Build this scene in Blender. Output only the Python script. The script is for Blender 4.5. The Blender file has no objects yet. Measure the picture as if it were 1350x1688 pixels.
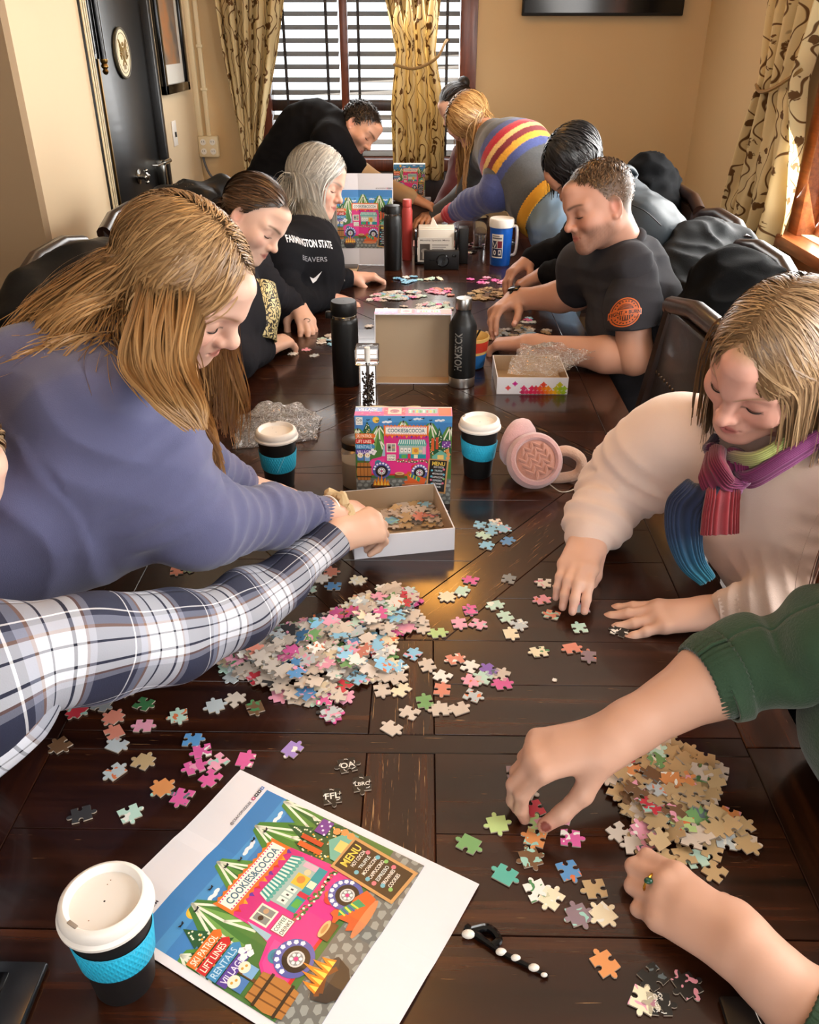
import bpy, bmesh, math, random
import numpy as np
from mathutils import Vector, Matrix, Euler
from mathutils.geometry import tessellate_polygon

random.seed(7)
rng = np.random.default_rng(7)
C = bpy.context.scene.collection
SC = bpy.context.scene

# ------------------------------------------------------------------ camera
CAM_Z, FPX, PITCH, YAW = 1.60, 1400.0, math.radians(29.5), math.radians(0.96)
cam = bpy.data.cameras.new('camera')
cam.sensor_fit = 'VERTICAL'; cam.sensor_height = 36.0
cam.lens = 36.0 * FPX / 1688.0
cam.clip_start = 0.05
cam_o = bpy.data.objects.new('camera', cam); C.objects.link(cam_o)
cam_o.location = (0, 0, CAM_Z)
cam_o.rotation_euler = (math.pi/2 - PITCH, 0, YAW)
SC.camera = cam_o

# ------------------------------------------------------------------ world, lights, exposure
SC.view_settings.view_transform = 'Standard'
SC.view_settings.look = 'None'
SC.view_settings.gamma = 1.0
SC.view_settings.use_curve_mapping = False
SC.view_settings.exposure = 0.22
w = bpy.data.worlds.new('overcast_sky'); SC.world = w; w.use_nodes = True
w.node_tree.nodes['Background'].inputs['Color'].default_value = (0.93, 0.95, 1.0, 1)
w.node_tree.nodes['Background'].inputs['Strength'].default_value = 2.2

def area(name, loc, target, sx, sy, power, color):
    l = bpy.data.lights.new(name, 'AREA'); l.shape = 'RECTANGLE'; l.size = sx; l.size_y = sy
    l.energy = power; l.color = color
    o = bpy.data.objects.new(name, l); C.objects.link(o); o.location = loc
    o.rotation_euler = (Vector(target) - Vector(loc)).to_track_quat('-Z', 'Y').to_euler()
    return o
# daylight entering by the two side windows and the far window; an unseen fill light is added behind the photographer
area('window_daylight_side', (1.62, 3.15, 1.45), (-0.3, 2.4, 0.7), 1.2, 1.2, 78, (1.0, 0.97, 0.93))
area('window_daylight_near', (1.62, 0.75, 1.5), (-0.3, 1.2, 0.7), 1.4, 1.2, 50, (1.0, 0.97, 0.93))
area('window_daylight_far', (-0.25, 5.40, 1.6), (0.0, 3.0, 0.7), 1.0, 1.1, 22, (1.0, 0.98, 0.95))
area('window_daylight_behind', (-0.3, -1.9, 2.0), (-0.1, 2.4, 0.9), 2.2, 1.3, 24, (1.0, 0.98, 0.96))

# ------------------------------------------------------------------ survey: photograph pixel -> point in the room
CP, SP, CY, SY = math.cos(PITCH), math.sin(PITCH), math.cos(YAW), math.sin(YAW)
RV = np.array([CY, SY, 0.0]); FH = np.array([-SY, CY, 0.0]); ZV = np.array([0, 0, 1.0])
AX = FH*CP - ZV*SP; UP = FH*SP + ZV*CP; ORI = np.array([0, 0, CAM_Z])
def ray(x, y): return AX + (x-675)/FPX*RV - (y-844)/FPX*UP
def W(x, y, d): return ORI + d*ray(x, y)
def PZ(x, y, z): r = ray(x, y); return ORI + r*((z-CAM_Z)/r[2])
def PY(x, y, Y): r = ray(x, y); return ORI + r*(Y/r[1])
def PX(x, y, X): r = ray(x, y); return ORI + r*(X/r[0])
def V3(*a): return np.array(a, float)
def cdir(r, u, t): v = r*RV + u*UP - t*AX; return v/np.linalg.norm(v)
def unit(v): return np.asarray(v, float)/max(np.linalg.norm(v), 1e-9)

# ------------------------------------------------------------------ materials
def lin(c):
    if isinstance(c, str):
        c = c.lstrip('#'); c = [int(c[i:i+2], 16)/255 for i in (0, 2, 4)]
    return tuple((x/12.92 if x <= 0.04045 else ((x+0.055)/1.055)**2.4) for x in c[:3])
MATS = {}
class NT:
    def __init__(s, name):
        s.m = bpy.data.materials.new(name); s.m.use_nodes = True; s.t = s.m.node_tree
        s.p = s.t.nodes['Principled BSDF']
    def n(s, typ, **kw):
        nd = s.t.nodes.new(typ)
        for k, v in kw.items():
            if k in nd.inputs: nd.inputs[k].default_value = v
            else: setattr(nd, k, v)
        return nd
    def l(s, a, ao, b, bi): s.t.links.new(a.outputs[ao], b.inputs[bi])
    def set(s, **kw):
        for k, v in kw.items():
            k = k.replace('_', ' ')
            s.p.inputs[k].default_value = v
    def ramp(s, stops, interp='LINEAR'):
        r = s.n('ShaderNodeValToRGB'); e = r.color_ramp; e.interpolation = interp
        while len(e.elements) < len(stops): e.elements.new(0.5)
        for el, (p, c) in zip(e.elements, stops):
            el.position = p; el.color = (*lin(c), 1)
        return r
    def bump(s, src, out, strength=0.3, dist=0.002):
        b = s.n('ShaderNodeBump'); b.inputs['Strength'].default_value = strength; b.inputs['Distance'].default_value = dist
        s.l(src, out, b, 'Height'); s.l(b, 'Normal', s.p, 'Normal'); return b

def mat(name, col, rough=0.5, metal=0.0, bump=0, bscale=200, spec=0.5, coat=0, var=0.0, vscale=8, trans=0, ior=1.45, sheen=0, alpha=None, emit=None, sub=0):
    if name in MATS: return MATS[name]
    n = NT(name); c = (*lin(col), 1)
    n.set(Base_Color=c, Roughness=rough, Metallic=metal, IOR=ior)
    n.p.inputs['Specular IOR Level'].default_value = spec
    if coat: n.p.inputs['Coat Weight'].default_value = coat; n.p.inputs['Coat Roughness'].default_value = 0.08
    if trans: n.p.inputs['Transmission Weight'].default_value = trans
    if sheen: n.p.inputs['Sheen Weight'].default_value = sheen; n.p.inputs['Sheen Roughness'].default_value = 0.5
    if sub: n.p.inputs['Subsurface Weight'].default_value = sub; n.p.inputs['Subsurface Radius'].default_value = (0.012, 0.005, 0.003)
    if emit: n.p.inputs['Emission Color'].default_value = (*lin(emit[0]), 1); n.p.inputs['Emission Strength'].default_value = emit[1]
    tc = n.n('ShaderNodeTexCoord')
    if var:
        no = n.n('ShaderNodeTexNoise', Scale=vscale, Detail=6.0)
        n.l(tc, 'Object', no, 'Vector')
        mx = n.n('ShaderNodeMix', data_type='RGBA')
        mx.inputs[6].default_value = tuple(max(0, x*(1-var)) for x in c[:3]) + (1,)
        mx.inputs[7].default_value = tuple(min(1, x*(1+var)) for x in c[:3]) + (1,)
        n.l(no, 'Fac', mx, 0); n.t.links.new(mx.outputs[2], n.p.inputs['Base Color'])
    if bump:
        no = n.n('ShaderNodeTexNoise', Scale=bscale, Detail=4.0)
        n.l(tc, 'Object', no, 'Vector'); n.bump(no, 'Fac', bump, 0.002)
    MATS[name] = n.m
    return n.m

def vcol_mat(name, rough=0.5, sub=0, bump=0, bscale=300, sheen=0, spec=0.5, coat=0):
    """colour from the mesh's own colour attribute"""
    if name in MATS: return MATS[name]
    n = NT(name); a = n.n('ShaderNodeVertexColor', layer_name='Col')
    n.l(a, 'Color', n.p, 'Base Color'); n.set(Roughness=rough); n.p.inputs['Specular IOR Level'].default_value = spec
    if sub:
        n.p.inputs['Subsurface Weight'].default_value = sub; n.p.inputs['Subsurface Radius'].default_value = (0.012, 0.005, 0.003)
        n.p.inputs['Subsurface Scale'].default_value = 0.6
    if sheen: n.p.inputs['Sheen Weight'].default_value = sheen
    if coat: n.p.inputs['Coat Weight'].default_value = coat
    if bump:
        tc = n.n('ShaderNodeTexCoord'); no = n.n('ShaderNodeTexNoise', Scale=bscale, Detail=3.0)
        n.l(tc, 'Object', no, 'Vector'); n.bump(no, 'Fac', bump, 0.001)
    MATS[name] = n.m
    return n.m

# ------------------------------------------------------------------ mesh collecting
class MB:
    """collects shapes; build() links them as ONE mesh object"""
    def __init__(s): s.v = []; s.f = []; s.mi = []; s.uv = {}
    def add(s, vs, fs, m=0):
        o = len(s.v); s.v += [tuple(map(float, p)) for p in vs]
        s.f += [tuple(i+o for i in f) for f in fs]; s.mi += [m]*len(fs); return s
    def box(s, lo, hi, m=0):
        x0, y0, z0 = lo; x1, y1, z1 = hi
        return s.add([(x0,y0,z0),(x1,y0,z0),(x1,y1,z0),(x0,y1,z0),(x0,y0,z1),(x1,y0,z1),(x1,y1,z1),(x0,y1,z1)],
                     [(3,2,1,0),(4,5,6,7),(0,1,5,4),(1,2,6,5),(2,3,7,6),(3,0,4,7)], m)
    def rbox(s, lo, hi, r, m=0, seg=2):
        bm = bmesh.new(); bmesh.ops.create_cube(bm, size=1)
        lo = np.array(lo, float); hi = np.array(hi, float)
        for v in bm.verts: v.co = Vector((lo+hi)/2 + np.array(v.co)*(hi-lo))
        bmesh.ops.bevel(bm, geom=bm.edges[:], offset=r, segments=seg, affect='EDGES', profile=0.5)
        bm.verts.index_update()
        s.add([v.co[:] for v in bm.verts], [[v.index for v in f.verts] for f in bm.faces], m); bm.free(); return s
    def lathe(s, prof, c=(0,0,0), n=32, m=0, cap=True, sq=1.0):
        vs = []; fs = []
        for (r, z) in prof:
            for i in range(n):
                a = 2*math.pi*i/n; vs.append((c[0]+r*math.cos(a), c[1]+r*sq*math.sin(a), c[2]+z))
        for j in range(len(prof)-1):
            for i in range(n):
                k = (i+1) % n; fs.append((j*n+i, j*n+k, (j+1)*n+k, (j+1)*n+i))
        if cap:
            fs.append(tuple(range(n))[::-1]); fs.append(tuple((len(prof)-1)*n+i for i in range(n)))
        return s.add(vs, fs, m)
    def tube(s, pts, r, n=8, m=0, cap=True, flat=1.0, upv=None):
        pts = [np.array(p, float) for p in pts]; k = len(pts)
        rr = r if hasattr(r, '__len__') else [r]*k
        vs = []; fs = []; nrm = None
        for i, p in enumerate(pts):
            t = unit(pts[min(i+1, k-1)] - pts[max(i-1, 0)])
            if nrm is None:
                g = np.array(upv if upv is not None else ((0,0,1) if abs(t[2]) < .9 else (1,0,0)), float)
                nrm = unit(g - t*np.dot(g, t))
            else: nrm = unit(nrm - t*np.dot(nrm, t))
            b = np.cross(t, nrm)
            for q in range(n):
                a = 2*math.pi*q/n; vs.append(p + rr[i]*(math.cos(a)*nrm*flat + math.sin(a)*b))
        for i in range(k-1):
            for q in range(n):
                z = (q+1) % n; fs.append((i*n+q, i*n+z, (i+1)*n+z, (i+1)*n+q))
        if cap: fs.append(tuple(range(n))[::-1]); fs.append(tuple((k-1)*n+q for q in range(n)))
        return s.add(vs, fs, m)
    def prism(s, poly, z0, z1, m=0):
        n = len(poly); vs = [(x, y, z0) for x, y in poly] + [(x, y, z1) for x, y in poly]
        return s.add(vs, [tuple(range(n))[::-1], tuple(range(n, 2*n))] + [(i, (i+1) % n, n+(i+1) % n, n+i) for i in range(n)], m)
    def ball(s, c, r, n=12, m=0, sc=(1,1,1)):
        vs = []; fs = []; k = n//2+1
        for j in range(k+1):
            th = math.pi*j/k
            for i in range(n):
                a = 2*math.pi*i/n
                vs.append((c[0]+r*sc[0]*math.sin(th)*math.cos(a), c[1]+r*sc[1]*math.sin(th)*math.sin(a), c[2]+r*sc[2]*math.cos(th)))
        for j in range(k):
            for i in range(n):
                z = (i+1) % n; fs.append((j*n+i, (j+1)*n+i, (j+1)*n+z, j*n+z))
        return s.add(vs, fs, m)
    def xf(s, M):
        M = Matrix(M); s.v = [tuple(M @ Vector(p)) for p in s.v]; return s
    def build(s, name, mats, parent=None, smooth=True, angle=40):
        return link(name, s.v, s.f, mats, parent, s.mi, smooth, angle)

def link(name, v, f, mats, parent=None, mi=None, smooth=True, angle=None, col=None, uv=None):
    me = bpy.data.meshes.new(name)
    v = np.asarray(v, float)
    if isinstance(f, np.ndarray):
        me.vertices.add(len(v)); me.vertices.foreach_set('co', v.astype(np.float32).ravel())
        k = f.shape[1]; me.loops.add(f.size); me.loops.foreach_set('vertex_index', f.astype(np.int32).ravel())
        me.polygons.add(len(f)); me.polygons.foreach_set('loop_start', np.arange(0, f.size, k, dtype=np.int32))
        me.update(calc_edges=True)
    else:
        me.from_pydata([tuple(p) for p in v], [], f); me.update()
    for m in (mats if isinstance(mats, (list, tuple)) else [mats]): me.materials.append(m)
    if mi is not None and len(mi): me.polygons.foreach_set('material_index', np.asarray(mi, np.int32))
    if smooth:
        me.shade_smooth()
        if angle: me.set_sharp_from_angle(angle=math.radians(angle))
    if col is not None:
        a = me.attributes.new('Col', 'FLOAT_COLOR', 'POINT')
        c4 = np.ones((len(v), 4), np.float32); c4[:, :3] = col; a.data.foreach_set('color', c4.ravel())
    if uv is not None:
        ul = me.uv_layers.new(name='UVMap')
        li = np.zeros(len(me.loops), np.int32); me.loops.foreach_get('vertex_index', li)
        ul.data.foreach_set('uv', np.asarray(uv, np.float32)[li].ravel())
    o = bpy.data.objects.new(name, me); C.objects.link(o)
    if parent is not None:
        o.parent = parent
        if parent.get('_w'): o.matrix_parent_inverse = parent.matrix_basis.inverted()
    return o

def tag(o, label=None, cat=None, group=None, kind=None):
    if label: o['label'] = label
    if cat: o['category'] = cat
    if group: o['group'] = group
    if kind: o['kind'] = kind
    return o
def thing(name, label, cat, loc=(0,0,0), rz=0, group=None):
    """Empty at the thing's base; parts are modelled in its local space"""
    o = bpy.data.objects.new(name, None); C.objects.link(o); o.empty_display_size = 0.05
    o.location = tuple(map(float, loc)); o.rotation_euler = (0, 0, rz)
    return tag(o, label, cat, group)
def wthing(name, label, cat, loc, group=None):
    """Empty at the thing's base; parts are modelled in room space"""
    o = thing(name, label, cat, loc, 0, group); o['_w'] = 1
    o.matrix_basis = Matrix.Translation(Vector(tuple(map(float, loc)))); return o
def struct(o): o['kind'] = 'structure'; return o
def dup(root, loc, rz=None, label=None, group=None):
    r = root.copy(); C.objects.link(r); r.location = tuple(map(float, loc))
    if rz is not None: r.rotation_euler = (0, 0, rz)
    if label: r['label'] = label
    if group: r['group'] = group
    for ch in list(root.children):
        c = ch.copy(); C.objects.link(c); c.parent = r
        for g in list(ch.children):
            d = g.copy(); C.objects.link(d); d.parent = c
    return r

# ------------------------------------------------------------------ text as flat meshes
_TXT = {}
def text_mesh(s, size=1.0, bold=0.0, spacing=1.0):
    """returns verts (2D, starting at the origin), faces, width"""
    key = (s, bold, spacing)
    if key not in _TXT:
        cu = bpy.data.curves.new('lettering', 'FONT'); cu.body = s; cu.size = 1.0; cu.offset = bold; cu.space_character = spacing
        cu.resolution_u = 3
        o = bpy.data.objects.new('lettering', cu); C.objects.link(o)
        dg = bpy.context.evaluated_depsgraph_get(); me = bpy.data.meshes.new_from_object(o.evaluated_get(dg))
        v = np.array([p.co[:2] for p in me.vertices]) if len(me.vertices) else np.zeros((0, 2)); f = [tuple(p.vertices) for p in me.polygons]
        bpy.data.objects.remove(o); bpy.data.curves.remove(cu); bpy.data.meshes.remove(me)
        if len(v): v = v - [v[:, 0].min(), 0]
        _TXT[key] = (v, f)
    v, f = _TXT[key]
    return v*size, f, (v[:, 0].max()*size if len(v) else 0)

# ------------------------------------------------------------------ smooth blended bodies (distance field -> surface nets)
class Blob:
    def __init__(s): s.p = []
    def cone(s, a, b, ra, rb=None, k=0.02, op=1):
        a = np.asarray(a, float); b = np.asarray(b, float); rb = ra if rb is None else rb
        r = max(ra, rb); s.p.append(('c', np.minimum(a, b)-r, np.maximum(a, b)+r, k, op, (a, b, ra, rb))); return s
    def chain(s, pts, rad, k=0.02, op=1, kk=None):
        for i in range(len(pts)-1):
            s.cone(pts[i], pts[i+1], rad[i] if hasattr(rad, '__len__') else rad, rad[i+1] if hasattr(rad, '__len__') else rad,
                   k if (i == 0 or kk is None) else kk, op)
        return s
    def ball(s, c, r, k=0.02, op=1):
        c = np.asarray(c, float); return s.cone(c, c+[0, 0, 1e-5], r, r, k, op)
    def ell(s, c, r, R=None, k=0.02, op=1):
        c = np.asarray(c, float); r = np.asarray(r, float); R = np.eye(3) if R is None else np.asarray(R, float)   # columns = axes
        e = np.sqrt(((R*r)**2).sum(1)); s.p.append(('e', c-e, c+e, k, op, (c, r, R))); return s
    def cut(s, lo_pt, nrm):
        """keep only the side the normal points away from"""
        s.p.append(('h', None, None, 0, -1, (np.asarray(lo_pt, float), unit(nrm)))); return s
    def mesh(s, h, pad=3):
        los = [p[1] for p in s.p if p[1] is not None and p[4] > 0]; his = [p[2] for p in s.p if p[2] is not None and p[4] > 0]
        lo = np.min(los, 0) - pad*h; hi = np.max(his, 0) + pad*h
        dim = np.ceil((hi-lo)/h).astype(int)+1
        A = np.full(dim, 0.5, np.float32)
        ax = [lo[i]+h*np.arange(dim[i]) for i in range(3)]
        for (ty, l, u, k, op, a) in s.p:
            if l is None: i0 = np.zeros(3, int); i1 = dim
            else:
                m = k + 3*h
                i0 = np.clip(np.floor((l-m-lo)/h).astype(int), 0, dim-1); i1 = np.clip(np.ceil((u+m-lo)/h).astype(int)+1, 1, dim)
            if np.any(i1 <= i0): continue
            X = ax[0][i0[0]:i1[0], None, None]; Y = ax[1][None, i0[1]:i1[1], None]; Z = ax[2][None, None, i0[2]:i1[2]]
            if ty == 'c':
                p, q, ra, rb = a; ba = q-p; bb = max(ba @ ba, 1e-12)
                t = np.clip(((X-p[0])*ba[0] + (Y-p[1])*ba[1] + (Z-p[2])*ba[2])/bb, 0, 1)
                d = np.sqrt((X-p[0]-t*ba[0])**2 + (Y-p[1]-t*ba[1])**2 + (Z-p[2]-t*ba[2])**2) - (ra+(rb-ra)*t)
            elif ty == 'e':
                c, r, R = a
                q = [((X-c[0])*R[0, j] + (Y-c[1])*R[1, j] + (Z-c[2])*R[2, j]) for j in range(3)]
                k0 = np.sqrt(sum((q[j]/r[j])**2 for j in range(3))); k1 = np.sqrt(sum((q[j]/r[j]**2)**2 for j in range(3)))
                d = k0*(k0-1)/np.maximum(k1, 1e-6)
            else:
                c, n = a; d = -((X-c[0])*n[0] + (Y-c[1])*n[1] + (Z-c[2])*n[2])
            sl = tuple(slice(i0[j], i1[j]) for j in range(3)); B = A[sl]
            if op > 0:
                hh = np.maximum(k-np.abs(B-d), 0)/max(k, 1e-9); A[sl] = np.minimum(B, d) - hh*hh*k*0.25
            else:
                hh = np.maximum(k-np.abs(B+d), 0)/max(k, 1e-9); A[sl] = np.maximum(B, -d) + hh*hh*k*0.25
        return nets(A, lo, h)

def nets(A, lo, h):
    ins = A < 0; c = np.zeros(tuple(np.array(A.shape)-1), np.int8)
    n0, n1, n2 = A.shape
    for dx in (0, 1):
        for dy in (0, 1):
            for dz in (0, 1): c += ins[dx:n0-1+dx, dy:n1-1+dy, dz:n2-1+dz]
    I = np.argwhere((c > 0) & (c < 8)); idx = np.full(c.shape, -1, np.int64); idx[tuple(I.T)] = np.arange(len(I))
    pos = np.zeros((len(I), 3)); cnt = np.zeros(len(I))
    for axn in range(3):
        o = [i for i in range(3) if i != axn]
        for da in (0, 1):
            for db in (0, 1):
                p = I.copy(); p[:, o[0]] += da; p[:, o[1]] += db; q = p.copy(); q[:, axn] += 1
                va = A[tuple(p.T)]; vb = A[tuple(q.T)]; m = (va < 0) != (vb < 0)
                t = np.where(m, va/np.where(va == vb, 1, va-vb), 0)
                cr = p.astype(float); cr[:, axn] += t
                pos[m] += cr[m]; cnt[m] += 1
    pos = lo + h*pos/np.maximum(cnt, 1)[:, None]
    faces = []
    for axn in range(3):
        o = [(axn+1) % 3, (axn+2) % 3]
        sl0 = [slice(1, -1)]*3; sl0[axn] = slice(0, -1); sl1 = list(sl0); sl1[axn] = slice(1, None)
        a = ins[tuple(sl0)]; b = ins[tuple(sl1)]
        E = np.argwhere(a != b); 
        if not len(E): continue
        inn = a[tuple(E.T)]
        off = np.ones(3, int); off[axn] = 0; E = E + off
        def cell(u, v):
            q = E.copy(); q[:, o[0]] -= u; q[:, o[1]] -= v; return idx[tuple(q.T)]
        Q = np.stack([cell(1, 1), cell(0, 1), cell(0, 0), cell(1, 0)], 1)
        Q[~inn] = Q[~inn][:, ::-1]; faces.append(Q)
    F = np.concatenate(faces); F = F[(F >= 0).all(1)]
    return pos, F

def smooth_noise(P, scale, seed=0, octaves=2):
    """cheap vectorised value-like noise from sums of rotated sines"""
    r = np.random.default_rng(seed); out = np.zeros(len(P))
    for o in range(octaves):
        for _ in range(4):
            d = r.normal(size=3); d /= np.linalg.norm(d); out += np.sin(P @ d*scale*(1.7**o)*r.uniform(.7, 1.4) + r.uniform(0, 6.3))/(1.6**o)/4
    return out
def vnormals(v, F):
    n = np.zeros_like(v); a = v[F[:, 0]]; b = v[F[:, 1]]; c = v[F[:, 2]]; d = v[F[:, 3]] if F.shape[1] > 3 else a
    fn = np.cross(c-a, d-b) if F.shape[1] > 3 else np.cross(b-a, c-a)
    for i in range(F.shape[1]): np.add.at(n, F[:, i], fn)
    return n/np.maximum(np.linalg.norm(n, axis=1), 1e-12)[:, None]
def joinm(parts):
    """parts: (verts, quads, colours) -> one"""
    V = []; Fs = []; Co = []; o = 0
    for v, f, c in parts:
        V.append(v); Fs.append(f+o); Co.append(np.broadcast_to(np.asarray(c, float), (len(v), 3))); o += len(v)
    return np.concatenate(V), np.concatenate(Fs), np.concatenate(Co)
def catmull(pts, n):
    P = [np.asarray(p, float) for p in pts]; P = [2*P[0]-P[1]] + P + [2*P[-1]-P[-2]]; out = []
    m = len(P)-3
    for j in range(n):
        t = j/(n-1)*m; i = min(int(t), m-1); t -= i; a, b, c, d = P[i:i+4]
        out.append(0.5*((2*b) + (-a+c)*t + (2*a-5*b+4*c-d)*t*t + (-a+3*b-3*c+d)*t**3))
    return np.array(out)
# ================================================================== ROOM
XL, XR, YB, HC = -1.35, 1.577, 5.5, 2.62
m_wall = mat('wall_paint_tan', '#d2b88e', 0.75, bump=0.12, bscale=60, var=0.04, vscale=2)
m_wall2 = mat('wall_paint_cream', '#dbc7a6', 0.75, bump=0.1, bscale=60, var=0.03, vscale=2)
m_wall3 = mat('wall_paint_taupe', '#9c8466', 0.8, bump=0.1, bscale=60)  # shade of the jog's camera-facing side put into the paint colour
m_ceil = mat('ceiling_paint', '#e9e1d0', 0.9)
m_cream = mat('cream_paint_gloss', '#e2d3b0', 0.4)
m_blackdoor = mat('black_lacquer', '#0a0909', 0.34, coat=0.08, bump=0.05, bscale=12)
m_brass = mat('aged_brass', '#8a6a3a', 0.35, 1.0)
m_chrome = mat('polished_metal', '#b9b6ae', 0.18, 1.0)
m_steel = mat('brushed_steel', '#a9a7a3', 0.3, 1.0)
m_black = mat('matte_black', '#0d0d0e', 0.45)
m_blackgloss = mat('gloss_black', '#08080a', 0.12)
m_white = mat('white_plastic', '#f1efe9', 0.4)

def wood_mat(name, c0, c1, scale=6, rough=0.4, stretch=(1, 14, 14), coat=0.2, axis=0):
    if name in MATS: return MATS[name]
    n = NT(name); tc = n.n('ShaderNodeTexCoord'); mp = n.n('ShaderNodeMapping')
    mp.inputs['Scale'].default_value = stretch
    no = n.n('ShaderNodeTexNoise', Scale=scale, Detail=8.0, Roughness=0.65)
    n.l(tc, 'Object', mp, 'Vector'); n.l(mp, 'Vector', no, 'Vector')
    r = n.ramp([(0.3, c0), (0.7, c1)]); n.l(no, 'Fac', r, 'Fac'); n.l(r, 'Color', n.p, 'Base Color')
    n.set(Roughness=rough); n.p.inputs['Coat Weight'].default_value = coat; n.p.inputs['Coat Roughness'].default_value = 0.15
    n.bump(no, 'Fac', 0.15, 0.002); MATS[name] = n.m; return n.m
m_redwood = wood_mat('red_brown_wood', '#4a2010', '#7c3d20', 5, 0.35, (14, 14, 1))
m_sillwood = wood_mat('varnished_sill_wood', '#6b3216', '#a35a2c', 5, 0.3, (12, 1, 12))
m_darkwood = wood_mat('dark_stained_wood', '#1c0c06', '#34180d', 5, 0.35, (14, 14, 1))
m_floor = wood_mat('floor_boards', '#2a1a10', '#4a2f1c', 4, 0.45, (10, 1, 10))

def slab(name, lo, hi, m, **k): return struct(MB().box(lo, hi).build(name, m, smooth=False))
slab('floor', (-3.2, -2.6, -0.06), (XR+.12, YB+.12, 0), m_floor)
slab('ceiling', (-3.2, -2.6, HC), (XR+.12, YB+.12, HC+.08), m_ceil)
# far wall with the window opening
WX0, WX1, WZ0, WZ1 = -0.92, 0.215, 0.93, 2.25
b = MB(); t = .12
b.box((XL-.12, YB, 0), (WX0, YB+t, HC)); b.box((WX1, YB, 0), (XR+.12, YB+t, HC))
b.box((WX0, YB, 0), (WX1, YB+t, WZ0)); b.box((WX0, YB, WZ1), (WX1, YB+t, HC))
struct(b.build('wall_back', m_wall, smooth=False))
# left wall from the jog to the far corner, with the door opening
YJ, DY0, DY1 = 3.10, 3.86, 4.74
b = MB(); b.box((XL-.12, YJ+.05, 0), (XL, DY0, HC)); b.box((XL-.12, DY1, 0), (XL, YB, HC)); b.box((XL-.12, DY0, 2.12), (XL, DY1, HC))
struct(b.build('wall_left', m_wall2, smooth=False))
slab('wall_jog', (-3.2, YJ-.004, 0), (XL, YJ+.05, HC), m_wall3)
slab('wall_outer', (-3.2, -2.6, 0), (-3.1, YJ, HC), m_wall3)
# right wall with two window openings
RY = [(2.62, 3.72), (0.1, 1.5)]; RZ0, RZ1 = 0.86, 2.2
b = MB(); ys = [YB, 3.72, 2.62, 1.5, 0.1, -2.6]
for i in (0, 2, 4): b.box((XR, ys[i+1], 0), (XR+.12, ys[i], HC))
for a0, a1 in RY: b.box((XR, a0, 0), (XR+.12, a1, RZ0)); b.box((XR, a0, RZ1), (XR+.12, a1, HC))
struct(b.build('wall_right', m_wall, smooth=False))
# wall behind the photographer, with a wide opening added for fill light
b = MB(); b.box((-3.2, -2.6, 0), (-1.6, -2.5, HC)); b.box((1.0, -2.6, 0), (XR+.12, -2.5, HC)); b.box((-1.6, -2.6, 0), (1.0, -2.5, .9)); b.box((-1.6, -2.6, 2.3), (1.0, -2.5, HC))
struct(b.build('wall_front', m_wall, smooth=False))
struct(MB().box((XL, YB-.015, 0), (XR, YB, .12)).build('baseboard_back', m_darkwood, smooth=False))
struct(MB().box((XR-.015, -2.5, 0), (XR, YB, .12)).build('baseboard_right', m_darkwood, smooth=False))
struct(MB().box((XL, YJ, 0), (XL+.015, DY0-.09, .12)).build('baseboard_left', m_darkwood, smooth=False))

# far window: frame, mid bar, meeting rail, panes, slatted blinds
win = struct(MB().box((WX0, YB+.085, WZ0), (WX1, YB+.1, WZ0+.04)).build('window_1', m_redwood, smooth=False))
def jb(lo, hi, nm='window_frame', m=m_redwood, par=win): return MB().rbox(lo, hi, .004).build(nm, m, par)
jb((WX0-.075, YB-.025, WZ0-.08), (WX0+.02, YB+.1, WZ1+.08)); jb((WX1-.02, YB-.025, WZ0-.08), (WX1+.075, YB+.1, WZ1+.08))
jb((WX0-.075, YB-.025, WZ1), (WX1+.075, YB+.1, WZ1+.09)); jb((WX0-.09, YB-.06, WZ0-.06), (WX1+.09, YB+.1, WZ0+.005), 'window_sill')
jb((-0.49, YB+.02, WZ0), (-0.445, YB+.085, WZ1), 'mullion')
jb((WX0, YB+.03, 1.19), (WX1, YB+.085, 1.25), 'meeting_rail', m_darkwood)
m_glass = mat('window_glass', '#f4f8f8', 0.02, trans=1.0, ior=1.01, spec=0.2)
for x0, x1 in ((WX0+.02, -.49), (-.445, WX1-.02)):
    for z0, z1 in ((WZ0+.02, 1.19), (1.25, WZ1)):
        MB().box((x0, YB+.09, z0), (x1, YB+.094, z1)).build('pane', m_glass, win, smooth=False)
m_slat = mat('blind_slat', '#5d564c', 0.6)
m_slatdark = mat('blind_rail_dark', '#1a110d', 0.5)
bl = wthing('window_blind', 'open dark slatted blinds hanging in the far window', 'blinds', (-.35, YB-.03, WZ1))
sm = None
z = 2.2
for i in range(30):
    z = 2.215 - i*0.066
    if z < WZ0 + .03: break
    if 1.20 < z < 1.24: continue
    for x0, x1 in ((WX0+.025, -.495), (-.44, WX1-.025)):
        q = MB(); q.box((x0, -.025, -.0016), (x1, .025, .0016)); q.xf(Matrix.Translation((0, YB+.0, z)) @ Matrix.Rotation(math.radians(26), 4, 'X'))
        q.build('slat', m_slat, bl, smooth=False)
for x in (-.80, -.56, -.38, -.13, .12):
    MB().box((x-.008, YB-.022, WZ0+.02), (x+.008, YB-.020, WZ1)).build('ladder_tape', m_slatdark, bl, smooth=False)
MB().rbox((WX0+.02, YB-.02, WZ1-.05), (WX1-.02, YB+.03, WZ1), .004).build('head_rail', m_slatdark, bl)
# dark wood panel below the far window and a radiator shelf
struct(MB().rbox((WX0-.06, YB-.05, .12), (WX1+.06, YB-.004, WZ0-.062), .005).build('trim_1', m_darkwood))

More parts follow.
